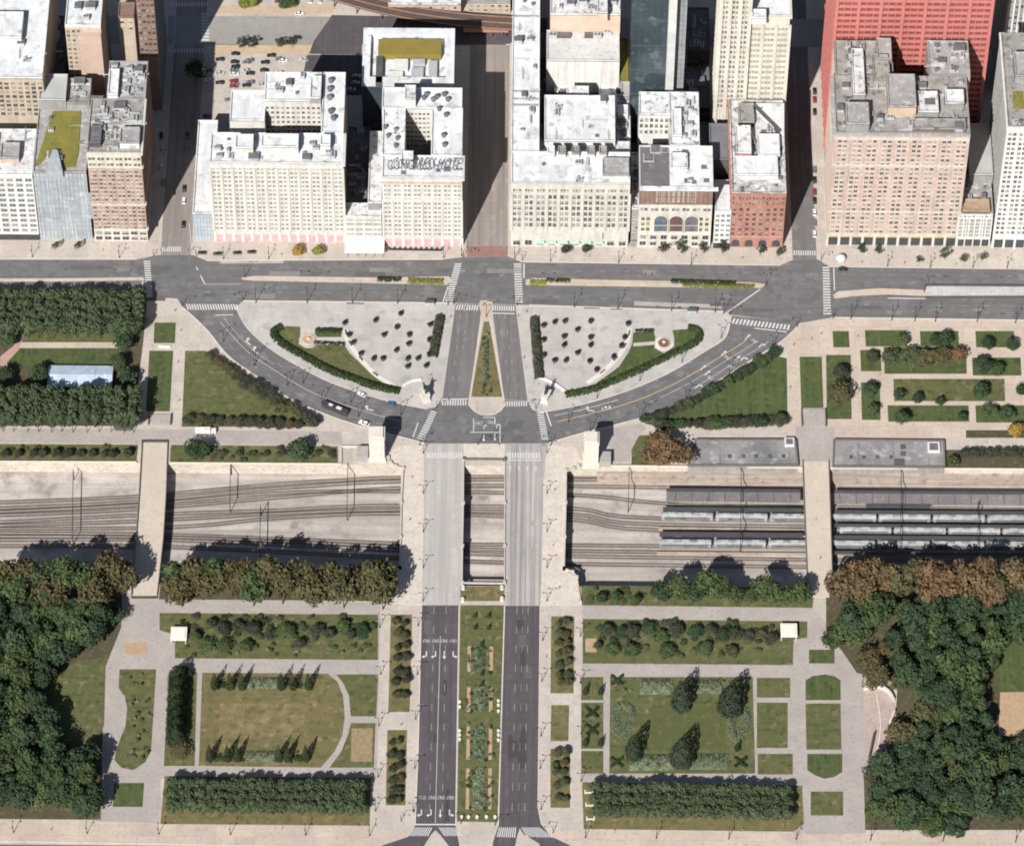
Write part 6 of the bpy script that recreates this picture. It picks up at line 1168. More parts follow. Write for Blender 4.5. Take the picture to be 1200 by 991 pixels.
def rider_mesh():
    """horse and rider grown as one skin"""
    V = [((0, 0, 2.2), .5), ((.9, 0, 2.3), .5), ((-.9, 0, 2.2), .52), ((1.3, 0, 3.0), .3), ((1.6, 0, 3.6), .22), ((2.05, 0, 3.4), .14),
         ((.95, .28, 1.2), .16), ((1.0, .28, .15), .11), ((.95, -.28, 1.3), .16), ((1.35, -.28, .9), .12), ((1.2, -.28, .2), .1), ((-1.0, .3, 1.3), .22), ((-1.2, .3, .7), .13), ((-1.05, .3, .1), .11), ((-1.0, -.3, 1.3), .22), ((-.9, -.3, .7), .13), ((-.8, -.3, .1), .11), ((-1.5, 0, 1.9), .12), ((-1.8, 0, 1.0), .1),
         ((0, 0, 2.95), .3), ((.05, 0, 3.6), .32), ((.05, 0, 4.0), .14), ((.08, 0, 4.3), .2), ((.1, .5, 3.7), .13), ((.7, .6, 4.0), .1), ((1.2, .6, 4.3), .09), ((-.05, -.5, 3.7), .13), ((-.6, -.6, 3.9), .1), ((-.2, -.6, 4.2), .09), ((.2, .48, 2.6), .17), ((.25, .55, 1.8), .12), ((.2, -.48, 2.6), .17), ((.25, -.55, 1.8), .12)]
    E = [(0, 1), (0, 2), (1, 3), (3, 4), (4, 5), (1, 6), (6, 7), (1, 8), (8, 9), (9, 10), (2, 11), (11, 12), (12, 13), (2, 14), (14, 15), (15, 16), (2, 17), (17, 18), (0, 19), (19, 20), (20, 21), (21, 22), (20, 23), (23, 24), (24, 25), (20, 26), (26, 27), (27, 28), (19, 29), (29, 30), (19, 31), (31, 32)]
    me = bpy.data.meshes.new('rider'); me.from_pydata([v for v, _ in V], E, []); o = bpy.data.objects.new('rider', me); COL.objects.link(o); o.modifiers.new('skin', 'SKIN'); s = o.modifiers.new('sub', 'SUBSURF'); s.levels = 1; s.render_levels = 1
    for d, (_, rad) in zip(me.skin_vertices[0].data, V): d.radius = (rad, rad)
    me.skin_vertices[0].data[0].use_root = True
    out = bpy.data.meshes.new_from_object(o.evaluated_get(bpy.context.evaluated_depsgraph_get())); bpy.data.objects.remove(o); out.materials.clear(); out.materials.append(bronze); return out
RD = rider_mesh()
for x, y, a, lb in ((498.5, 466.5, 1.9, 'bronze horse and rider statue on a pale plinth at the left plaza corner'), (640, 468, 1.2, 'bronze horse and rider statue on a pale plinth at the right plaza corner')):
    p = G(x, y); t = thing('equestrian_statue', lb, 'statue', (p.x, p.y, 0), a); mb = MB(); mb.box(-3.2, 3.2, -2.1, 2.1, 0, .8); mb.box(-2.6, 2.6, -1.5, 1.5, .8, 4.6); mb.box(-2.9, 2.9, -1.8, 1.8, 4.6, 5.0); mb.obj('plinth', granite, t); link('horse_and_rider', RD, t, (0, 0, 5.0), 0, (1.35, 1.35, 1.35))
for (x0, y0), (x1, y1), lb in (((472, 453), (494, 445), 'curved pale bench wall beside the left horse statue'), ((632, 442), (664, 460), 'curved pale bench wall beside the right horse statue')):
    mb = MB(); pts = XY(smooth([(x0, y0), ((x0 + x1) / 2, (y0 + y1) / 2 - 2), (x1, y1)]))
    for a, b in zip(pts, pts[1:]): mb.bar(a, b, 1.1, 0, .9)
    tag(mb.obj('bench_wall', mat('white_stone', (.66, .63, .58), (.6, .57, .52), .5)), lb, 'wall')
for x, y, lb in ((361.5, 398.5, 'round fountain basin with pale rim in the left plaza garden'), (778, 402.5, 'round planted basin with white rim in the right plaza garden')):
    p = G(x, y); t = thing('fountain', lb, 'fountain', (p.x, p.y, 0)); mb = MB(); mb.lathe(0, 0, [(4.7, .0), (4.7, .1)], 28); mb.obj('paved_ring', pav_plaza if x < 500 else mat('white_ring', (.60, .57, .53)), t)
    mb = MB(); mb.lathe(0, 0, [(3.3, .1), (3.3, .75), (2.8, .75), (2.8, .45), (.1, .45)], 24); mb.obj('basin', mat('basin_stone', (.52, .43, .34) if x < 500 else (.55, .52, .48)), t)
    mb = MB(); mb.lathe(0, 0, [(2.75, .4), (2.75, .52)], 20); mb.obj('basin_floor', mat('basin_ochre', (.46, .32, .18), (.38, .26, .15), .8) if x < 500 else mat('basin_planting', (.12, .07, .05), (.2, .12, .08), 1.2), t)
    mb = MB(); mb.lathe(0, 0, [(.5, .45), (.3, 1.2), (.9, 1.5), (.2, 1.6), (.15, 2.3)], 10); mb.obj('spout', granite, t)
for q in ([(372, 396), (402, 398), (402, 402), (372, 400.5)], [(742, 402), (768, 400), (768, 404), (742, 406)], [(359, 383), (365, 383), (365, 392), (359, 392)], [(775, 386), (781, 386), (781, 397), (775, 397)]): sheet('garden_path', q, pav, .11)
for pts, side in ((smooth([(405, 385), (407, 397), (420, 417), (440, 439), (463, 453)]), 'left'), (smooth([(738, 384), (735, 400), (724, 418), (706, 436), (688, 449)]), 'right')):
    mb = MB(); q = XY(pts)
    for a, b in zip(q, q[1:]): mb.bar(a, b, 2.4, .0, .16)
    struct(mb.obj('garden_path', mat('pale_edge_stone', (.60, .555, .50), (.54, .50, .45), .3)))
    for i in range(3, len(q) - 3, 5):
        a = Vector(q[i]); d = (Vector(q[i + 1]) - a).normalized(); mb = MB(); mb.box(-1.6, 1.6, -.35, .35, .4, .55); mb.box(-1.4, -1.1, -.3, .3, 0, .4); mb.box(1.1, 1.4, -.3, .3, 0, .4)
        o = mb.obj('park_bench', mat('bench_wood', (.12, .09, .07))); o.location = (a.x, a.y, .16); o.rotation_euler = (0, 0, math.atan2(d.y, d.x)); tag(o, f'dark bench on the curved pale edge of the {side} plaza garden', 'bench', f'benches along the {side} plaza garden')
# plaza planters
def planter_kit():
    a = MB(); a.lathe(0, 0, [(.95, 0), (1.3, 1.1), (1.35, 1.25), (1.15, 1.25), (1.15, 1.1)], 10); return a.data('pot', mat('planter_pot', (.14, .12, .11)))
PK = planter_kit(); PP = SHAPES['bush'][0].data('plant', leafmat('leaf_planter', (.016, .022, .012), (.045, .05, .025)))
for side, pts in (('left', [(404, 379), (440, 376), (469.5, 368), (465, 384), (450, 393), (479.6, 393), (479, 403.6), (464.4, 411), (437.8, 421), (448.8, 421), (477.8, 421), (489.7, 420.5), (477.8, 430), (499.4, 429), (504, 381), (503, 399), (503, 416), (409, 393), (414, 402), (423, 415)]),
                  ('right', [(650, 378), (662, 377), (692, 377), (676.7, 387), (661, 395), (692, 396), (661, 405), (692, 405), (676.7, 414), (650, 423), (663, 423), (691, 424), (637, 382), (637, 399), (637, 417), (736, 380), (732, 396), (728, 406), (719, 419), (699, 434)])):
    for x, y in pts:
        p = G(x, y + 1); t = thing('planter', f'dark round planter tub standing on the {side} plaza', 'planter', (p.x, p.y, .02), 0, f'planter tubs on the {side} plaza'); link('pot', PK, t); link('plant', PP, t, (0, 0, .9), R.uniform(0, 6), (2.9, 2.9, 2.4))
# monument at the lower right
mon = thing('curved_monument', 'curved pale stone monument wall with dark ends beside the pink terrace', 'monument'); wst = mat('monument_stone', (.60, .55, .49), (.52, .48, .43), .4)
mb = MB(); q = XY(smooth([(1012, 808), (1030, 806), (1042, 813), (1047, 822)])); [mb.bar(a, b, .9, 0, 2.6) for a, b in zip(q, q[1:])]; mb.obj('wall', wst, mon)
mb = MB(); q = XY(smooth([(1014, 896), (1030, 895), (1044, 890)])); [mb.bar(a, b, .9, 0, 1.8) for a, b in zip(q, q[1:])]; mb.obj('wall', wst, mon); mb = MB(); q = XY([(1018, 890), (1024, 862)]); mb.bar(*q, .8, 0, 3.2); mb.obj('pillar', darkw, mon); mb = MB(); q = XY(smooth([(1027, 812), (1032, 850), (1026, 890)])); [mb.bar(a, b, .5, 0, .5) for a, b in zip(q, q[1:])]; mb.obj('step', wst, mon)
mb = MB(); q = XY([(1043, 848), (1048, 836)]); mb.bar(*q, .8, 0, 3.); mb.obj('pillar', wst, mon)
# ================================================================== SMALL BUILDINGS OF THE PARK
def pavilion(x0, x1, y0, y1, label, h=3.6):
    q = wrect(x0, x1, y0, y1, h); t = thing('garden_pavilion', label, 'pavilion', ((q[0] + q[1]) / 2, (q[2] + q[3]) / 2, 0)); a, b = (q[1] - q[0]) / 2, (q[3] - q[2]) / 2
    mb = MB(); mb.box(-a, a, -b, b, h - .35, h); mb.box(-a + .8, a - .8, -b + .8, b - .8, h, h + .3); mb.obj('roof', mat('pavilion_roof', (.72, .66, .58), (.66, .6, .53), .4), t)
    for sx in (-1, 1):
        for sy in (-1, 1): mb = MB(); mb.lathe(sx * (a - .5), sy * (b - .5), [(.3, 0), (.25, h - .35)], 8); mb.obj('column', wst, t)
pavilion(199.5, 218.5, 750, 734, 'small square white roofed pavilion at the upper left of the left garden strip'); pavilion(915, 934.5, 746, 730, 'small square white roofed pavilion at the upper right of the right garden strip')
q = wrect(55, 131, 452, 427, 4); t = thing('marquee', 'long pale marquee roof in dappled shade between the upper left tree bands', 'marquee', ((q[0] + q[1]) / 2, (q[2] + q[3]) / 2, 0)); a, b = (q[1] - q[0]) / 2, (q[3] - q[2]) / 2
mb = MB(); s = a * .47
for x0, x1 in ((-a, s), (s + .12, a)):
    mb.face([(x0, -b, 3.2), (x1, -b, 3.2), (x1, 0, 4.6), (x0, 0, 4.6)]); mb.face([(x0, 0, 4.6), (x1, 0, 4.6), (x1, b, 3.2), (x0, b, 3.2)])
for x in (-a, a): mb.face([(x, -b, 3.2), (x, 0, 4.6), (x, b, 3.2)])
mb.obj('roof', mat('marquee_roof', (.40, .47, .55), (.33, .40, .48), .2, (.52, .57, .62), .3), t)
for i in range(7):
    for sy in (-1, 1): mb = MB(); mb.lathe(-a + .3 + (2 * a - .6) * i / 6, sy * (b - .2), [(.12, 0), (.12, 3.2)], 6); mb.obj('post', steel, t)
for x0, x1, lb in ((174, 200, 'pale steps with dark side rails above the left footbridge'), (940, 968, 'pale steps with dark side rails above the right footbridge')):
    y0, y1 = (498, 486) if x0 < 500 else (500, 480); q = wrect(x0, x1, y0, y1); t = thing('park_steps', lb, 'steps', (q[0], q[2], 0)); n = 6
    mb = MB(); w_ = q[1] - q[0]; d_ = q[3] - q[2]
    for i in range(n): mb.box(0, w_, d_ * i / n, d_ * (i + 1) / n, 0, .12 + .12 * i)
    mb.obj('steps', pav_gray, t)
    for s in (0, w_): mb = MB(); mb.box(s - .25, s + .25, 0, d_, 0, 1.5); mb.obj('side_rail', darkw, t)
for x0, x1, y, lb in ((132, 158, 499, 'small dark kiosk at the right end of the lower tree band'),): q = wrect(x0 + 2, x1 - 4, y + 2, y - 4, 2.5); mb = MB(); mb.box(q[0], q[1], q[2], q[3], 0, 2.5); mb.box(q[0] - .4, q[1] + .4, q[2] - .4, q[3] + .4, 2.5, 2.75); tag(mb.obj('park_kiosk', darkw), lb, 'kiosk')
# ================================================================== STREET FURNITURE
def lamp_kit(h=9.):
    a = MB(); a.lathe(0, 0, [(.32, 0), (.3, .6), (.16, .9), (.11, h)], 8); b = MB(); b.tube((0, 0, h - .1), (1.5, 0, h + .35), .09, .07); b.tube((0, 0, h - .1), (-1.5, 0, h + .35), .09, .07)
    c_ = MB(); c_.box(1.2, 2.1, -.22, .22, h + .28, h + .45); d = MB(); d.box(-2.1, -1.2, -.22, .22, h + .28, h + .45)
    return [(n, x.data(n, black)) for n, x in (('pole', a), ('arm', b), ('lamp_head', c_), ('lamp_head', d))]
LK = lamp_kit(); LK2 = lamp_kit(6.5)
def lamps(pts, label, grp, k=LK, ang=0.):
    for x, y in pts:
        p = G(x, y); t = thing('street_lamp', label, 'street lamp', (p.x, p.y, 0), ang, grp)
        arm = None
        for nm, me in k:
            o = link(nm, me, arm if nm == 'lamp_head' else t); arm = o if nm == 'arm' else arm
lamps([(x, y) for x, y in ((300, 354.5), (360, 354.5), (413, 355), (466, 355.5), (525, 357), (673, 360), (724, 361.5), (787, 364), (838, 366), (848, 367.5))], 'black twin arm lamp along the avenue edge of the plazas', 'lamps along the plaza side of the avenue', LK, PI / 2)
lamps([(997, 373.5), (1045, 375), (1072, 376), (1096, 376.5), (1145, 377), (1190, 378)], 'black twin arm lamp along the avenue beside the right formal park', 'lamps along the right park side of the avenue', LK, PI / 2)
lamps([(38, 301), (140, 302), (262, 303), (315, 303), (520, 302), (541, 300), (603, 303), (645, 306), (725, 308), (810, 310), (1040, 312), (1090, 313.5), (1140, 314), (1180, 314.5)], 'black twin arm lamp on the building side pavement of the avenue', 'lamps on the building side of the avenue', LK2, PI / 2)
lamps([(287, 325), (1083, 342), (898, 334), (570, 371)], 'black twin arm lamp standing at the tip of a road median', 'lamps at median tips')
lamps(rs([(262, 400), (300, 430), (345, 456), (385, 476), (420, 488)], 5) + rs([(300, 424), (349, 446), (422, 476), (470, 486)], 4), 'black lamp along the left curved road', 'lamps along the left curved road', LK, .7); lamps(rs([(692, 506), (744, 494), (800, 471), (850, 442), (905, 408)], 5) + rs([(666, 495), (665, 478), (720, 459), (800, 424), (845, 396)], 5), 'black lamp along the right curved road', 'lamps along the right curved road', LK, -.6)
for xs, side in ((496, 'left'), (641, 'right')): lamps([(xs, y) for y in ((531, 578, 623, 665, 704))], f'black lamp on the {side} footway of the road bridge', f'lamps on the {side} bridge footway', LK2)
lamps([(490, 733), (489, 790), (487, 842), (486, 900), (484, 950)], 'black lamp beside the left boulevard carriageway', 'lamps left of the boulevard', LK2); lamps([(636, 750), (635, 798), (634, 862), (633, 900), (634, 948)], 'black lamp beside the right boulevard carriageway', 'lamps right of the boulevard', LK2)
lamps([(445, 735), (446, 790), (444, 850), (443, 910), (440, 950)], 'black lamp on the path edging the left garden', 'lamps along the left garden path', LK2); lamps([(680, 745), (680, 800), (681, 860), (681, 915)], 'black lamp on the path edging the right garden', 'lamps along the right garden path', LK2)
lamps([(16, 975), (102, 976), (186, 977), (270, 977.5), (358, 978), (433, 979), (686, 981), (769, 982), (854, 982.5), (933, 983), (1020, 984), (1105, 985), (1190, 986)], 'black lamp on the wide pavement along the bottom of the picture', 'lamps along the bottom pavement', LK2, PI / 2)
def signal_kit():
    a = MB(); a.lathe(0, 0, [(.16, 0), (.1, 5.6)], 6); b = MB(); b.tube((0, 0, 5.5), (4.2, 0, 5.9), .09, .06); c_ = MB(); c_.box(3.7, 4.1, -.2, .2, 4.8, 5.9); d = MB(); d.box(-.2, .2, -.35, -.1, 2.7, 3.8)
    return [(n, x.data(n, black)) for n, x in (('pole', a), ('mast_arm', b), ('signal_head', c_), ('signal_head', d))]
SK = signal_kit()
for x, y, a in ((532, 357, 0), (606, 358, PI), (543, 302, 0), (612, 306, PI), (512, 478, 0), (628, 480, PI), (492, 521, .3), (646, 521, 2.8), (214, 358, 0), (284, 353, PI), (855, 370, 0), (934, 384, PI), (180, 301, 0), (230, 301, PI), (962, 306, 0), (976, 374, PI), (470, 962, 0), (540, 965, PI), (580, 967, 0), (648, 976, PI), (560, 522, 0), (585, 522, PI)):
    p = G(x, y); t = thing('traffic_signal', 'black mast arm traffic signal at a crossing', 'traffic signal', (p.x, p.y, 0), a, 'traffic signals at the crossings')
    arm = None
    for nm, me in SK:
        o = link(nm, me, arm or t); arm = o if nm == 'mast_arm' else None
def shelter(x, y, label):
    p = G(x, y); t = thing('bus_shelter', label, 'bus shelter', (p.x, p.y, 0)); mb = MB(); mb.box(-2.4, 2.4, -1, 1, 2.6, 2.8); mb.obj('roof', darkw, t); mb = MB(); mb.box(-2.3, 2.3, -.95, -.85, .3, 2.5); mb.obj('glass_wall', curtain, t); mb = MB(); mb.box(-1.6, 1.6, -.7, -.2, .4, .5); mb.obj('seat', steel, t)
    for sx in (-2.2, 2.2): mb = MB(); mb.lathe(sx, .8, [(.07, 0), (.07, 2.6)], 6); mb.obj('post', black, t)
shelter(503.5, 357, 'dark roofed bus shelter at the left plaza corner by the avenue'); shelter(811, 366.5, 'dark roofed bus shelter at the right plaza edge by the avenue')
def tables(x, y, label): 
    p = G(x, y); t = thing('planter_box', label, 'planter', (p.x, p.y, 0)); mb = MB(); mb.box(-2.2, 2.2, -.8, .8, 0, .7); mb.obj('box', mat('planter_pot', (.14, .12, .11)), t); link('plant', PP, t, (0, 0, .4), 0, (4.2, 2., 1.5))
for x, y, lb in ((237, 297, 'first from the left'), (255, 298, 'second from the left'), (278, 297, 'third from the left'), (295, 296, 'rightmost')): tables(x, y, f'dark planter box before the long cream hotel, {lb} of four')
mb = MB(); a, b = XY([(456, 293), (518, 294)]); mb.bar(a, b, .25, 0, 1.1)
for k in range(11): x = a[0] + (b[0] - a[0]) * k / 10; mb.box(x - .45, x + .45, a[1] + .5, a[1] + 1.4, 0, .8)
tag(mb.obj('cafe_fence', black), 'black pavement cafe fence with tubs before the sign hotel', 'fence')
p = G(985, 306); t = thing('white_kiosk', 'white rounded kiosk on the pavement corner before the pink tower', 'kiosk', (p.x, p.y, 0)); mb = MB(); mb.box(-1.8, 1.8, -1.2, 1.2, 0, 2.4); mb.obj('body', steel, t); mb = MB(); mb.lathe(0, 0, [(2.5, 2.4), (2.4, 2.9), (1.6, 3.6), (.4, 3.9)], 14); mb.obj('roof', whitew, t)
# white garden seats and pots
for (x, y), lb in zip(((690, 929), (691, 944), (692, 960)), ('top', 'middle', 'lowest')): p = G(x, y); mb = MB(); mb.box(-2, 2, -.4, .4, .35, .5); mb.box(-2, -1.4, -.4, 1.6, 0, .35); mb.box(1.4, 2, -.4, 1.6, 0, .35); o = mb.obj('stone_bench', mat('white_stone', (.66, .63, .58))); o.location = (p.x, p.y, .05); tag(o, f'white stone bench at the left end of the right clipped block, {lb} of three', 'bench')
for x, ys in ((538.5, (823, 829, 857, 862, 867)), (584, (822, 827, 834, 857, 862, 868))):
    for y in ys: p = G(x, y); mb = MB(); mb.lathe(0, 0, [(.5, 0), (.35, .3), (.7, 1.0), (.75, 1.2), (.5, 1.2)], 10); o = mb.obj('stone_urn', mat('white_stone', (.66, .63, .58))); o.location = (p.x, p.y, .05); tag(o, 'small white stone urn along the boulevard median edge', 'urn', 'stone urns on the boulevard median')
for x in (541, 549, 559, 570, 580): p = G(x, 958); mb = MB(); mb.lathe(0, 0, [(.55, 0), (.4, .3), (.75, 1.1), (.8, 1.3), (.5, 1.3)], 10); o = mb.obj('stone_urn', mat('white_stone', (.66, .63, .58))); o.location = (p.x, p.y, .05); tag(o, 'white stone urn in the row at the bottom end of the boulevard median', 'urn', 'row of urns at the median bottom end')
for x, y in ((542.5, 690), (588, 690), (542, 704), (588, 703)): p = G(x, y); mb = MB(); mb.box(-.8, .8, -.8, .8, 0, 1.2); mb.lathe(0, 0, [(.5, 1.2), (.9, 2.1), (.6, 2.1)], 10); o = mb.obj('stone_urn', wst); o.location = (p.x, p.y, .05); tag(o, 'pale stone urn on a square base at the top end of the boulevard median', 'urn', 'urns at the median top end')
mb = MB(); a, b = XY([(186, 406), (200, 407)]); mb.bar(a, b, 1.2, 0, .8); tag(mb.obj('white_low_wall', mat('white_stone', (.66, .63, .58))), 'short white low wall between the two narrow upright lawns', 'wall')
# trench fences
for pts, lb in (([(-30, 541.5), (160, 542.3)], 'left of the left footbridge'), ([(199, 543.2), (400, 544.5), (400, 524), (432, 524)], 'between the left footbridge and the left pylon'), ([(704, 546.5), (940, 548.5)], 'between the right pylon and the right footbridge'), ([(973, 549), (1260, 551)], 'right of the right footbridge')):
    mb = MB(); q = XY(pts); [mb.bar(a, b, .4, 0, 1.2) for a, b in zip(q, q[1:])]; tag(mb.obj('trench_wall', mat('cream_parapet', (.60, .53, .45), (.52, .46, .39), .3)), f'low cream parapet atop the trench, {lb}', 'wall')
# ================================================================== VEHICLES
def paintm(n, c): return mat('paint_' + n, c, tuple(k * .93 for k in c), rough=.3, spec=.5, fine=0)
def car_kit2(col):
    def f():
        body = MB(); prof = [(-2.2, .35), (2.2, .35), (2.25, .8), (1.3, .95), (-2.1, 1.0), (-2.25, .8)]; n = len(prof)
        for y in (-.88, .88): body.v += [(x, y, z) for x, z in prof]
        body.f = [(i, (i + 1) % n, n + (i + 1) % n, n + i) for i in range(n)] + [tuple(range(n))[::-1], tuple(range(n, 2 * n))]; body.f = [t_[::-1] for t_ in body.f]; body.m = [0] * len(body.f)
        cab = MB(); b0 = [(-1.9, -.8, .97), (.9, -.8, .97), (.9, .8, .97), (-1.9, .8, .97)]; b1 = [(-1.3, -.65, 1.5), (.2, -.65, 1.5), (.2, .65, 1.5), (-1.3, .65, 1.5)]; cab.v = b0 + b1; cab.f = [(0, 1, 5, 4), (1, 2, 6, 5), (2, 3, 7, 6), (3, 0, 4, 7)]; cab.m = [0] * 4
        rf = MB(); rf.box(-1.3, .2, -.66, .66, 1.48, 1.54)
        wh = MB(); wh.tube((0, -.11, 0), (0, .11, 0), .33, None, 10)
        return [(a, b.data(a, m)) for a, b, m in (('body', body, paintm(*col)), ('cabin_glass', cab, glass), ('roof', rf, paintm(*col)), ('wheel', wh, black))]
    return kit(('car', col[0]), f)
CC = dict(white=(.75, .75, .74), black=(.02, .02, .022), grey=(.2, .2, .21), red=(.32, .03, .03), silver=(.5, .5, .51), blue=(.05, .12, .25))
def car(x, y, ang, c, label, grp=None, s=1.):
    p = G(x, y); t = thing('parked_car' if grp else 'car', label, 'car', (p.x, p.y, .03), ang, grp)
    for nm, me in car_kit2((c, CC[c])):
        if nm != 'wheel': link(nm, me, t)
        else: [link(nm, me, t, (a, b, .33)) for a in (-1.35, 1.35) for b in (-.8, .8)]
    t.scale = (s, s, s)
car(424, 463, 2.6, 'white', 'white car on the left curved road near the hedge'); car(459, 474, 2.75, 'blue', 'blue car in the left pylon shadow on the curved road'); car(427, 497, 2.7, 'white', 'white car at the lower kerb of the left curved road', None, 1.25); car(711, 479, .3, 'silver', 'silver car in the right pylon shadow on the curved road')
for x, y, c, lb in ((276, 64, 'black', 'topmost in the left column'), (289, 74, 'grey', 'topmost in the right column'), (276, 79, 'black', 'second in the left column'), (288, 84, 'silver', 'second in the right column'), (275, 88, 'white', 'third in the left column, white'), (274, 96, 'red', 'upper red one in the left column'), (274, 102, 'red', 'lower red one in the left column'), (289, 101, 'black', 'third in the right column'), (318, 66, 'black', 'alone near the far right end'), (268, 118, 'grey', 'low in the left column'), (243, 137, 'red', 'red, beside the hotel wing'), (332, 72, 'white', 'white in the shaded corner'), (356, 71, 'silver', 'silver in the shaded corner'), (245, 95, 'white', 'white by the tall dark tree'), (246, 83, 'grey', 'grey by the tall dark tree')):
    car(x, y, R.choice([0, PI]), c, f'car in the car park behind the hotel, {lb}')
for i in range(15): car(258 + (i % 5) * 17 + R.uniform(-2, 2), 71 + (i // 5) * 13 + R.uniform(-1, 1) + (i % 2) * 3, R.choice([0, PI]), R.choice(['black', 'grey', 'silver', 'black', 'white']), 'parked car in the rows of the car park behind the hotel', 'more cars in the hotel car park')
for i in range(14): car(285 + i * 10 + R.uniform(-2, 2), R.choice([1, -3]), PI / 2, R.choice(['black', 'white', 'grey', 'silver', 'red']), 'parked car in the car park beyond the back street at the top edge', 'cars parked beyond the back street')
for i, (x, y, c) in enumerate(((216, 222, 'black'), (215.5, 236, 'white'), (215, 264, 'black'), (219, 176, 'grey'), (220, 160, 'black'), (191, 175, 'silver'), (190, 196, 'white'), (192, 215, 'grey'), (189, 160, 'black'))): car(x, y, PI / 2, c, 'parked car along the left shaded side street', 'cars parked in the left side street')
for i, y in enumerate((108, 118, 132, 200, 212, 226, 236, 250, 262, 275)): car(954.5, y, PI / 2, ['black', 'red', 'black', 'grey', 'black', 'red', 'black', 'white', 'grey', 'white'][i], 'parked car along the sunny kerb of the right side street', 'cars parked in the right side street')
for x, y in ((388, 90), (387, 98), (382, 106), (412, 104), (420, 96)): car(x + 30, y, 0, 'silver', 'parked car in the deep shadow between the two hotels', 'cars in the shaded court')
car(351, 17, 0, 'white', 'white car on the back street at the top edge'); car(988, 316, 0, 'black', 'black car on the avenue next to the right hand crossing')
def bus(x, y, ang, label, m, L_=12.):
    p = G(x, y); t = thing('bus', label, 'bus', (p.x, p.y, .03), ang); b = MB(); b.box(-L_ / 2, L_ / 2, -1.25, 1.25, .4, 3.0); b.box(-L_ / 2 + .2, L_ / 2 - .2, -1.1, 1.1, 3.0, 3.15); b.obj('body', m, t)
    g = MB(); g.box(-L_ / 2 + .5, L_ / 2 - .4, -1.28, -1.251, 1.4, 2.5); g.box(-L_ / 2 + .5, L_ / 2 - .4, 1.251, 1.28, 1.4, 2.5); g.box(L_ / 2 + .001, L_ / 2 + .03, -1.1, 1.1, 1.2, 2.6); g.obj('window_band', glass, t); u = MB(); u.box(-3.5, -.8, -.8, .8, 3.15, 3.45); u.box(1.5, 3.5, -.7, .7, 3.15, 3.4); u.obj('roof_unit', whitew, t)
    for a in (-L_ / 2 + 2.6, L_ / 2 - 2.4):
        for s in (-1.1, 1.1): w_ = MB(); w_.tube((a, s - .15, .48), (a, s + .15, .48), .48, None, 10); w_.obj('wheel', black, t)
bus(393, 481, 2.68, 'dark roofed city bus on the left curved road', paintm('bus_dark', (.05, .05, .055)), 14.)
p = G(242, 507); t = thing('service_truck', 'white service truck on the path right of the left footbridge', 'truck', (p.x, p.y, .04), .03)
b = MB(); b.box(-5.5, 2., -1.2, 1.2, .8, 3.3); b.obj('box_body', whitew, t); b = MB(); b.box(2.3, 4.8, -1.1, 1.1, .5, 2.4); b.obj('cab', whitew, t); b = MB(); b.box(4.81, 4.84, -.9, .9, 1.4, 2.2); b.obj('windscreen', glass, t); 
for a in (-4, 3.4):
    for s in (-1., 1.): b = MB(); b.tube((a, s - .15, .5), (a, s + .15, .5), .5, None, 10); b.obj('wheel', black, t)
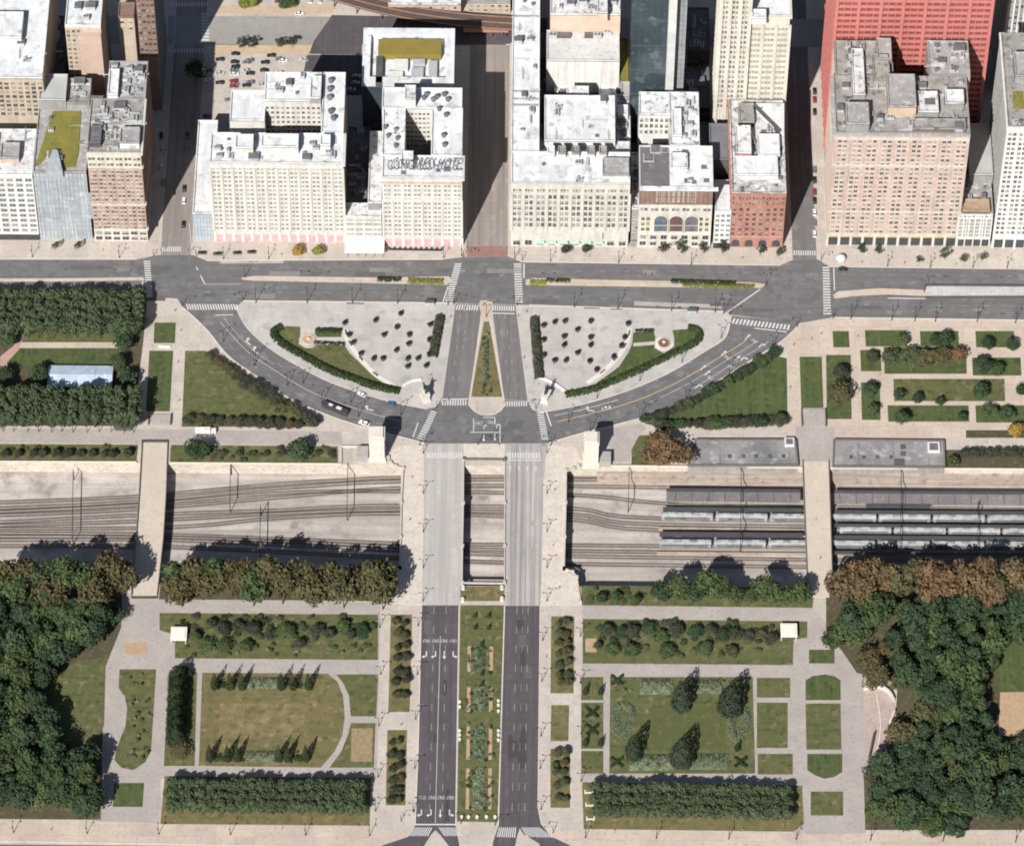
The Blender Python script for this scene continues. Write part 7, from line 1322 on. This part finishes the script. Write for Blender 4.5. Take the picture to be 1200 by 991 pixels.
# ================================================================== PEDESTRIANS
skin_m = mat('skin', (.45, .30, .23)); hair_m = mat('hair', (.04, .03, .025))
def person_mesh(step, top, legs):
    """standing or walking figure grown as one skin; materials by body region"""
    V = [((0, 0, .95), .15), ((0, 0, 1.2), .14), ((0, 0, 1.42), .15), ((0, 0, 1.52), .06), ((0, .01, 1.62), .085), ((0, .01, 1.72), .09), ((0, .01, 1.78), .06),
         ((.19, 0, 1.42), .06), ((.25, -step * .3, 1.15), .045), ((.26, -step * .5 + .06, .9), .035), ((.265, -step * .5 + .1, .82), .03), ((-.19, 0, 1.42), .06), ((-.25, step * .3, 1.15), .045), ((-.26, step * .5 + .06, .9), .035), ((-.265, step * .5 + .1, .82), .03),
         ((.09, 0, .88), .095), ((.1, step * .5, .5), .07), ((.1, step * .6 - .04, .08), .05), ((.1, step * .6 + .12, .04), .04), ((-.09, 0, .88), .095), ((-.1, -step * .35, .5), .07), ((-.1, -step * .8, .1), .05), ((-.1, -step * .8 + .16, .04), .04)]
    E = [(0, 1), (1, 2), (2, 3), (3, 4), (4, 5), (5, 6), (2, 7), (7, 8), (8, 9), (9, 10), (2, 11), (11, 12), (12, 13), (13, 14), (0, 15), (15, 16), (16, 17), (17, 18), (0, 19), (19, 20), (20, 21), (21, 22)]
    me = bpy.data.meshes.new('person'); me.from_pydata([v for v, _ in V], E, []); o = bpy.data.objects.new('person', me); COL.objects.link(o); o.modifiers.new('skin', 'SKIN'); q = o.modifiers.new('sub', 'SUBSURF'); q.levels = 1; q.render_levels = 1
    for d, (_, rad) in zip(me.skin_vertices[0].data, V): d.radius = (rad, rad)
    me.skin_vertices[0].data[0].use_root = True
    out = bpy.data.meshes.new_from_object(o.evaluated_get(bpy.context.evaluated_depsgraph_get())); bpy.data.objects.remove(o); out.materials.clear()
    for m in (top, legs, skin_m): out.materials.append(m)
    for p in out.polygons: c = p.center; p.material_index = 2 if c.z > 1.5 or (abs(c.x) > .22 and c.z < .88) else 0 if c.z > .93 or abs(c.x) > .2 else 1
    return out
jeans = mat('denim', (.05, .07, .12)); blackc = mat('black_cloth', (.02, .02, .022))
PM = [(person_mesh(.5, mat('dark_jacket', (.03, .03, .04)), jeans), 'person in a dark jacket'), (person_mesh(.45, mat('red_top', (.35, .05, .05)), blackc), 'person in a red top'), (person_mesh(.1, mat('pale_shirt', (.6, .58, .55)), jeans), 'person in a pale shirt'), (person_mesh(.5, mat('navy_top', (.04, .06, .14)), blackc), 'person in navy clothes')]
hm = MB(); hm.lathe(0, 0, [(.06, 1.70), (.1, 1.74), (.095, 1.80), (.05, 1.85)], 8); hm = hm.data('hair', hair_m)
for x, y in ((509, 386), (512, 405), (505, 440), (500, 458), (528, 372), (533, 350), (612, 352), (617, 366), (621, 380), (626, 400), (630, 452), (626, 470), (537, 346), (607, 371), (614, 420), (483, 560), (480, 610), (478, 650), (650, 575), (648, 640), (655, 690), (455, 702), (470, 850), (640, 770), (205, 365), (212, 388), (208, 425), (210, 470), (930, 405), (951, 398), (962, 392), (926, 455), (970, 470), (150, 292), (120, 294), (330, 299), (420, 300), (560, 295), (690, 301), (740, 303), (870, 303), (1010, 308), (1060, 309), (1120, 311), (545, 362), (590, 473), (215, 640), (163, 640), (956, 610), (961, 655), (870, 973), (330, 972), (720, 975), (60, 972), (1005, 395), (1030, 441)):
    me, lb = R.choice(PM); p = G(x, y); z = .17 if 470 < x < 665 and 520 < y < 706 else .13 if (940 < x < 975 or 150 < x < 197) and 560 < y < 690 else .03
    t = thing('person', lb + ' walking on the pavements', 'person', (p.x, p.y, z), R.uniform(0, 6.28), lb.replace('person', 'people') + ' on the pavements'); link('body', me, t); link('hair', hm, t)
for o in bpy.data.objects:
    if 'n_windows_' in o: del o['n_windows_']
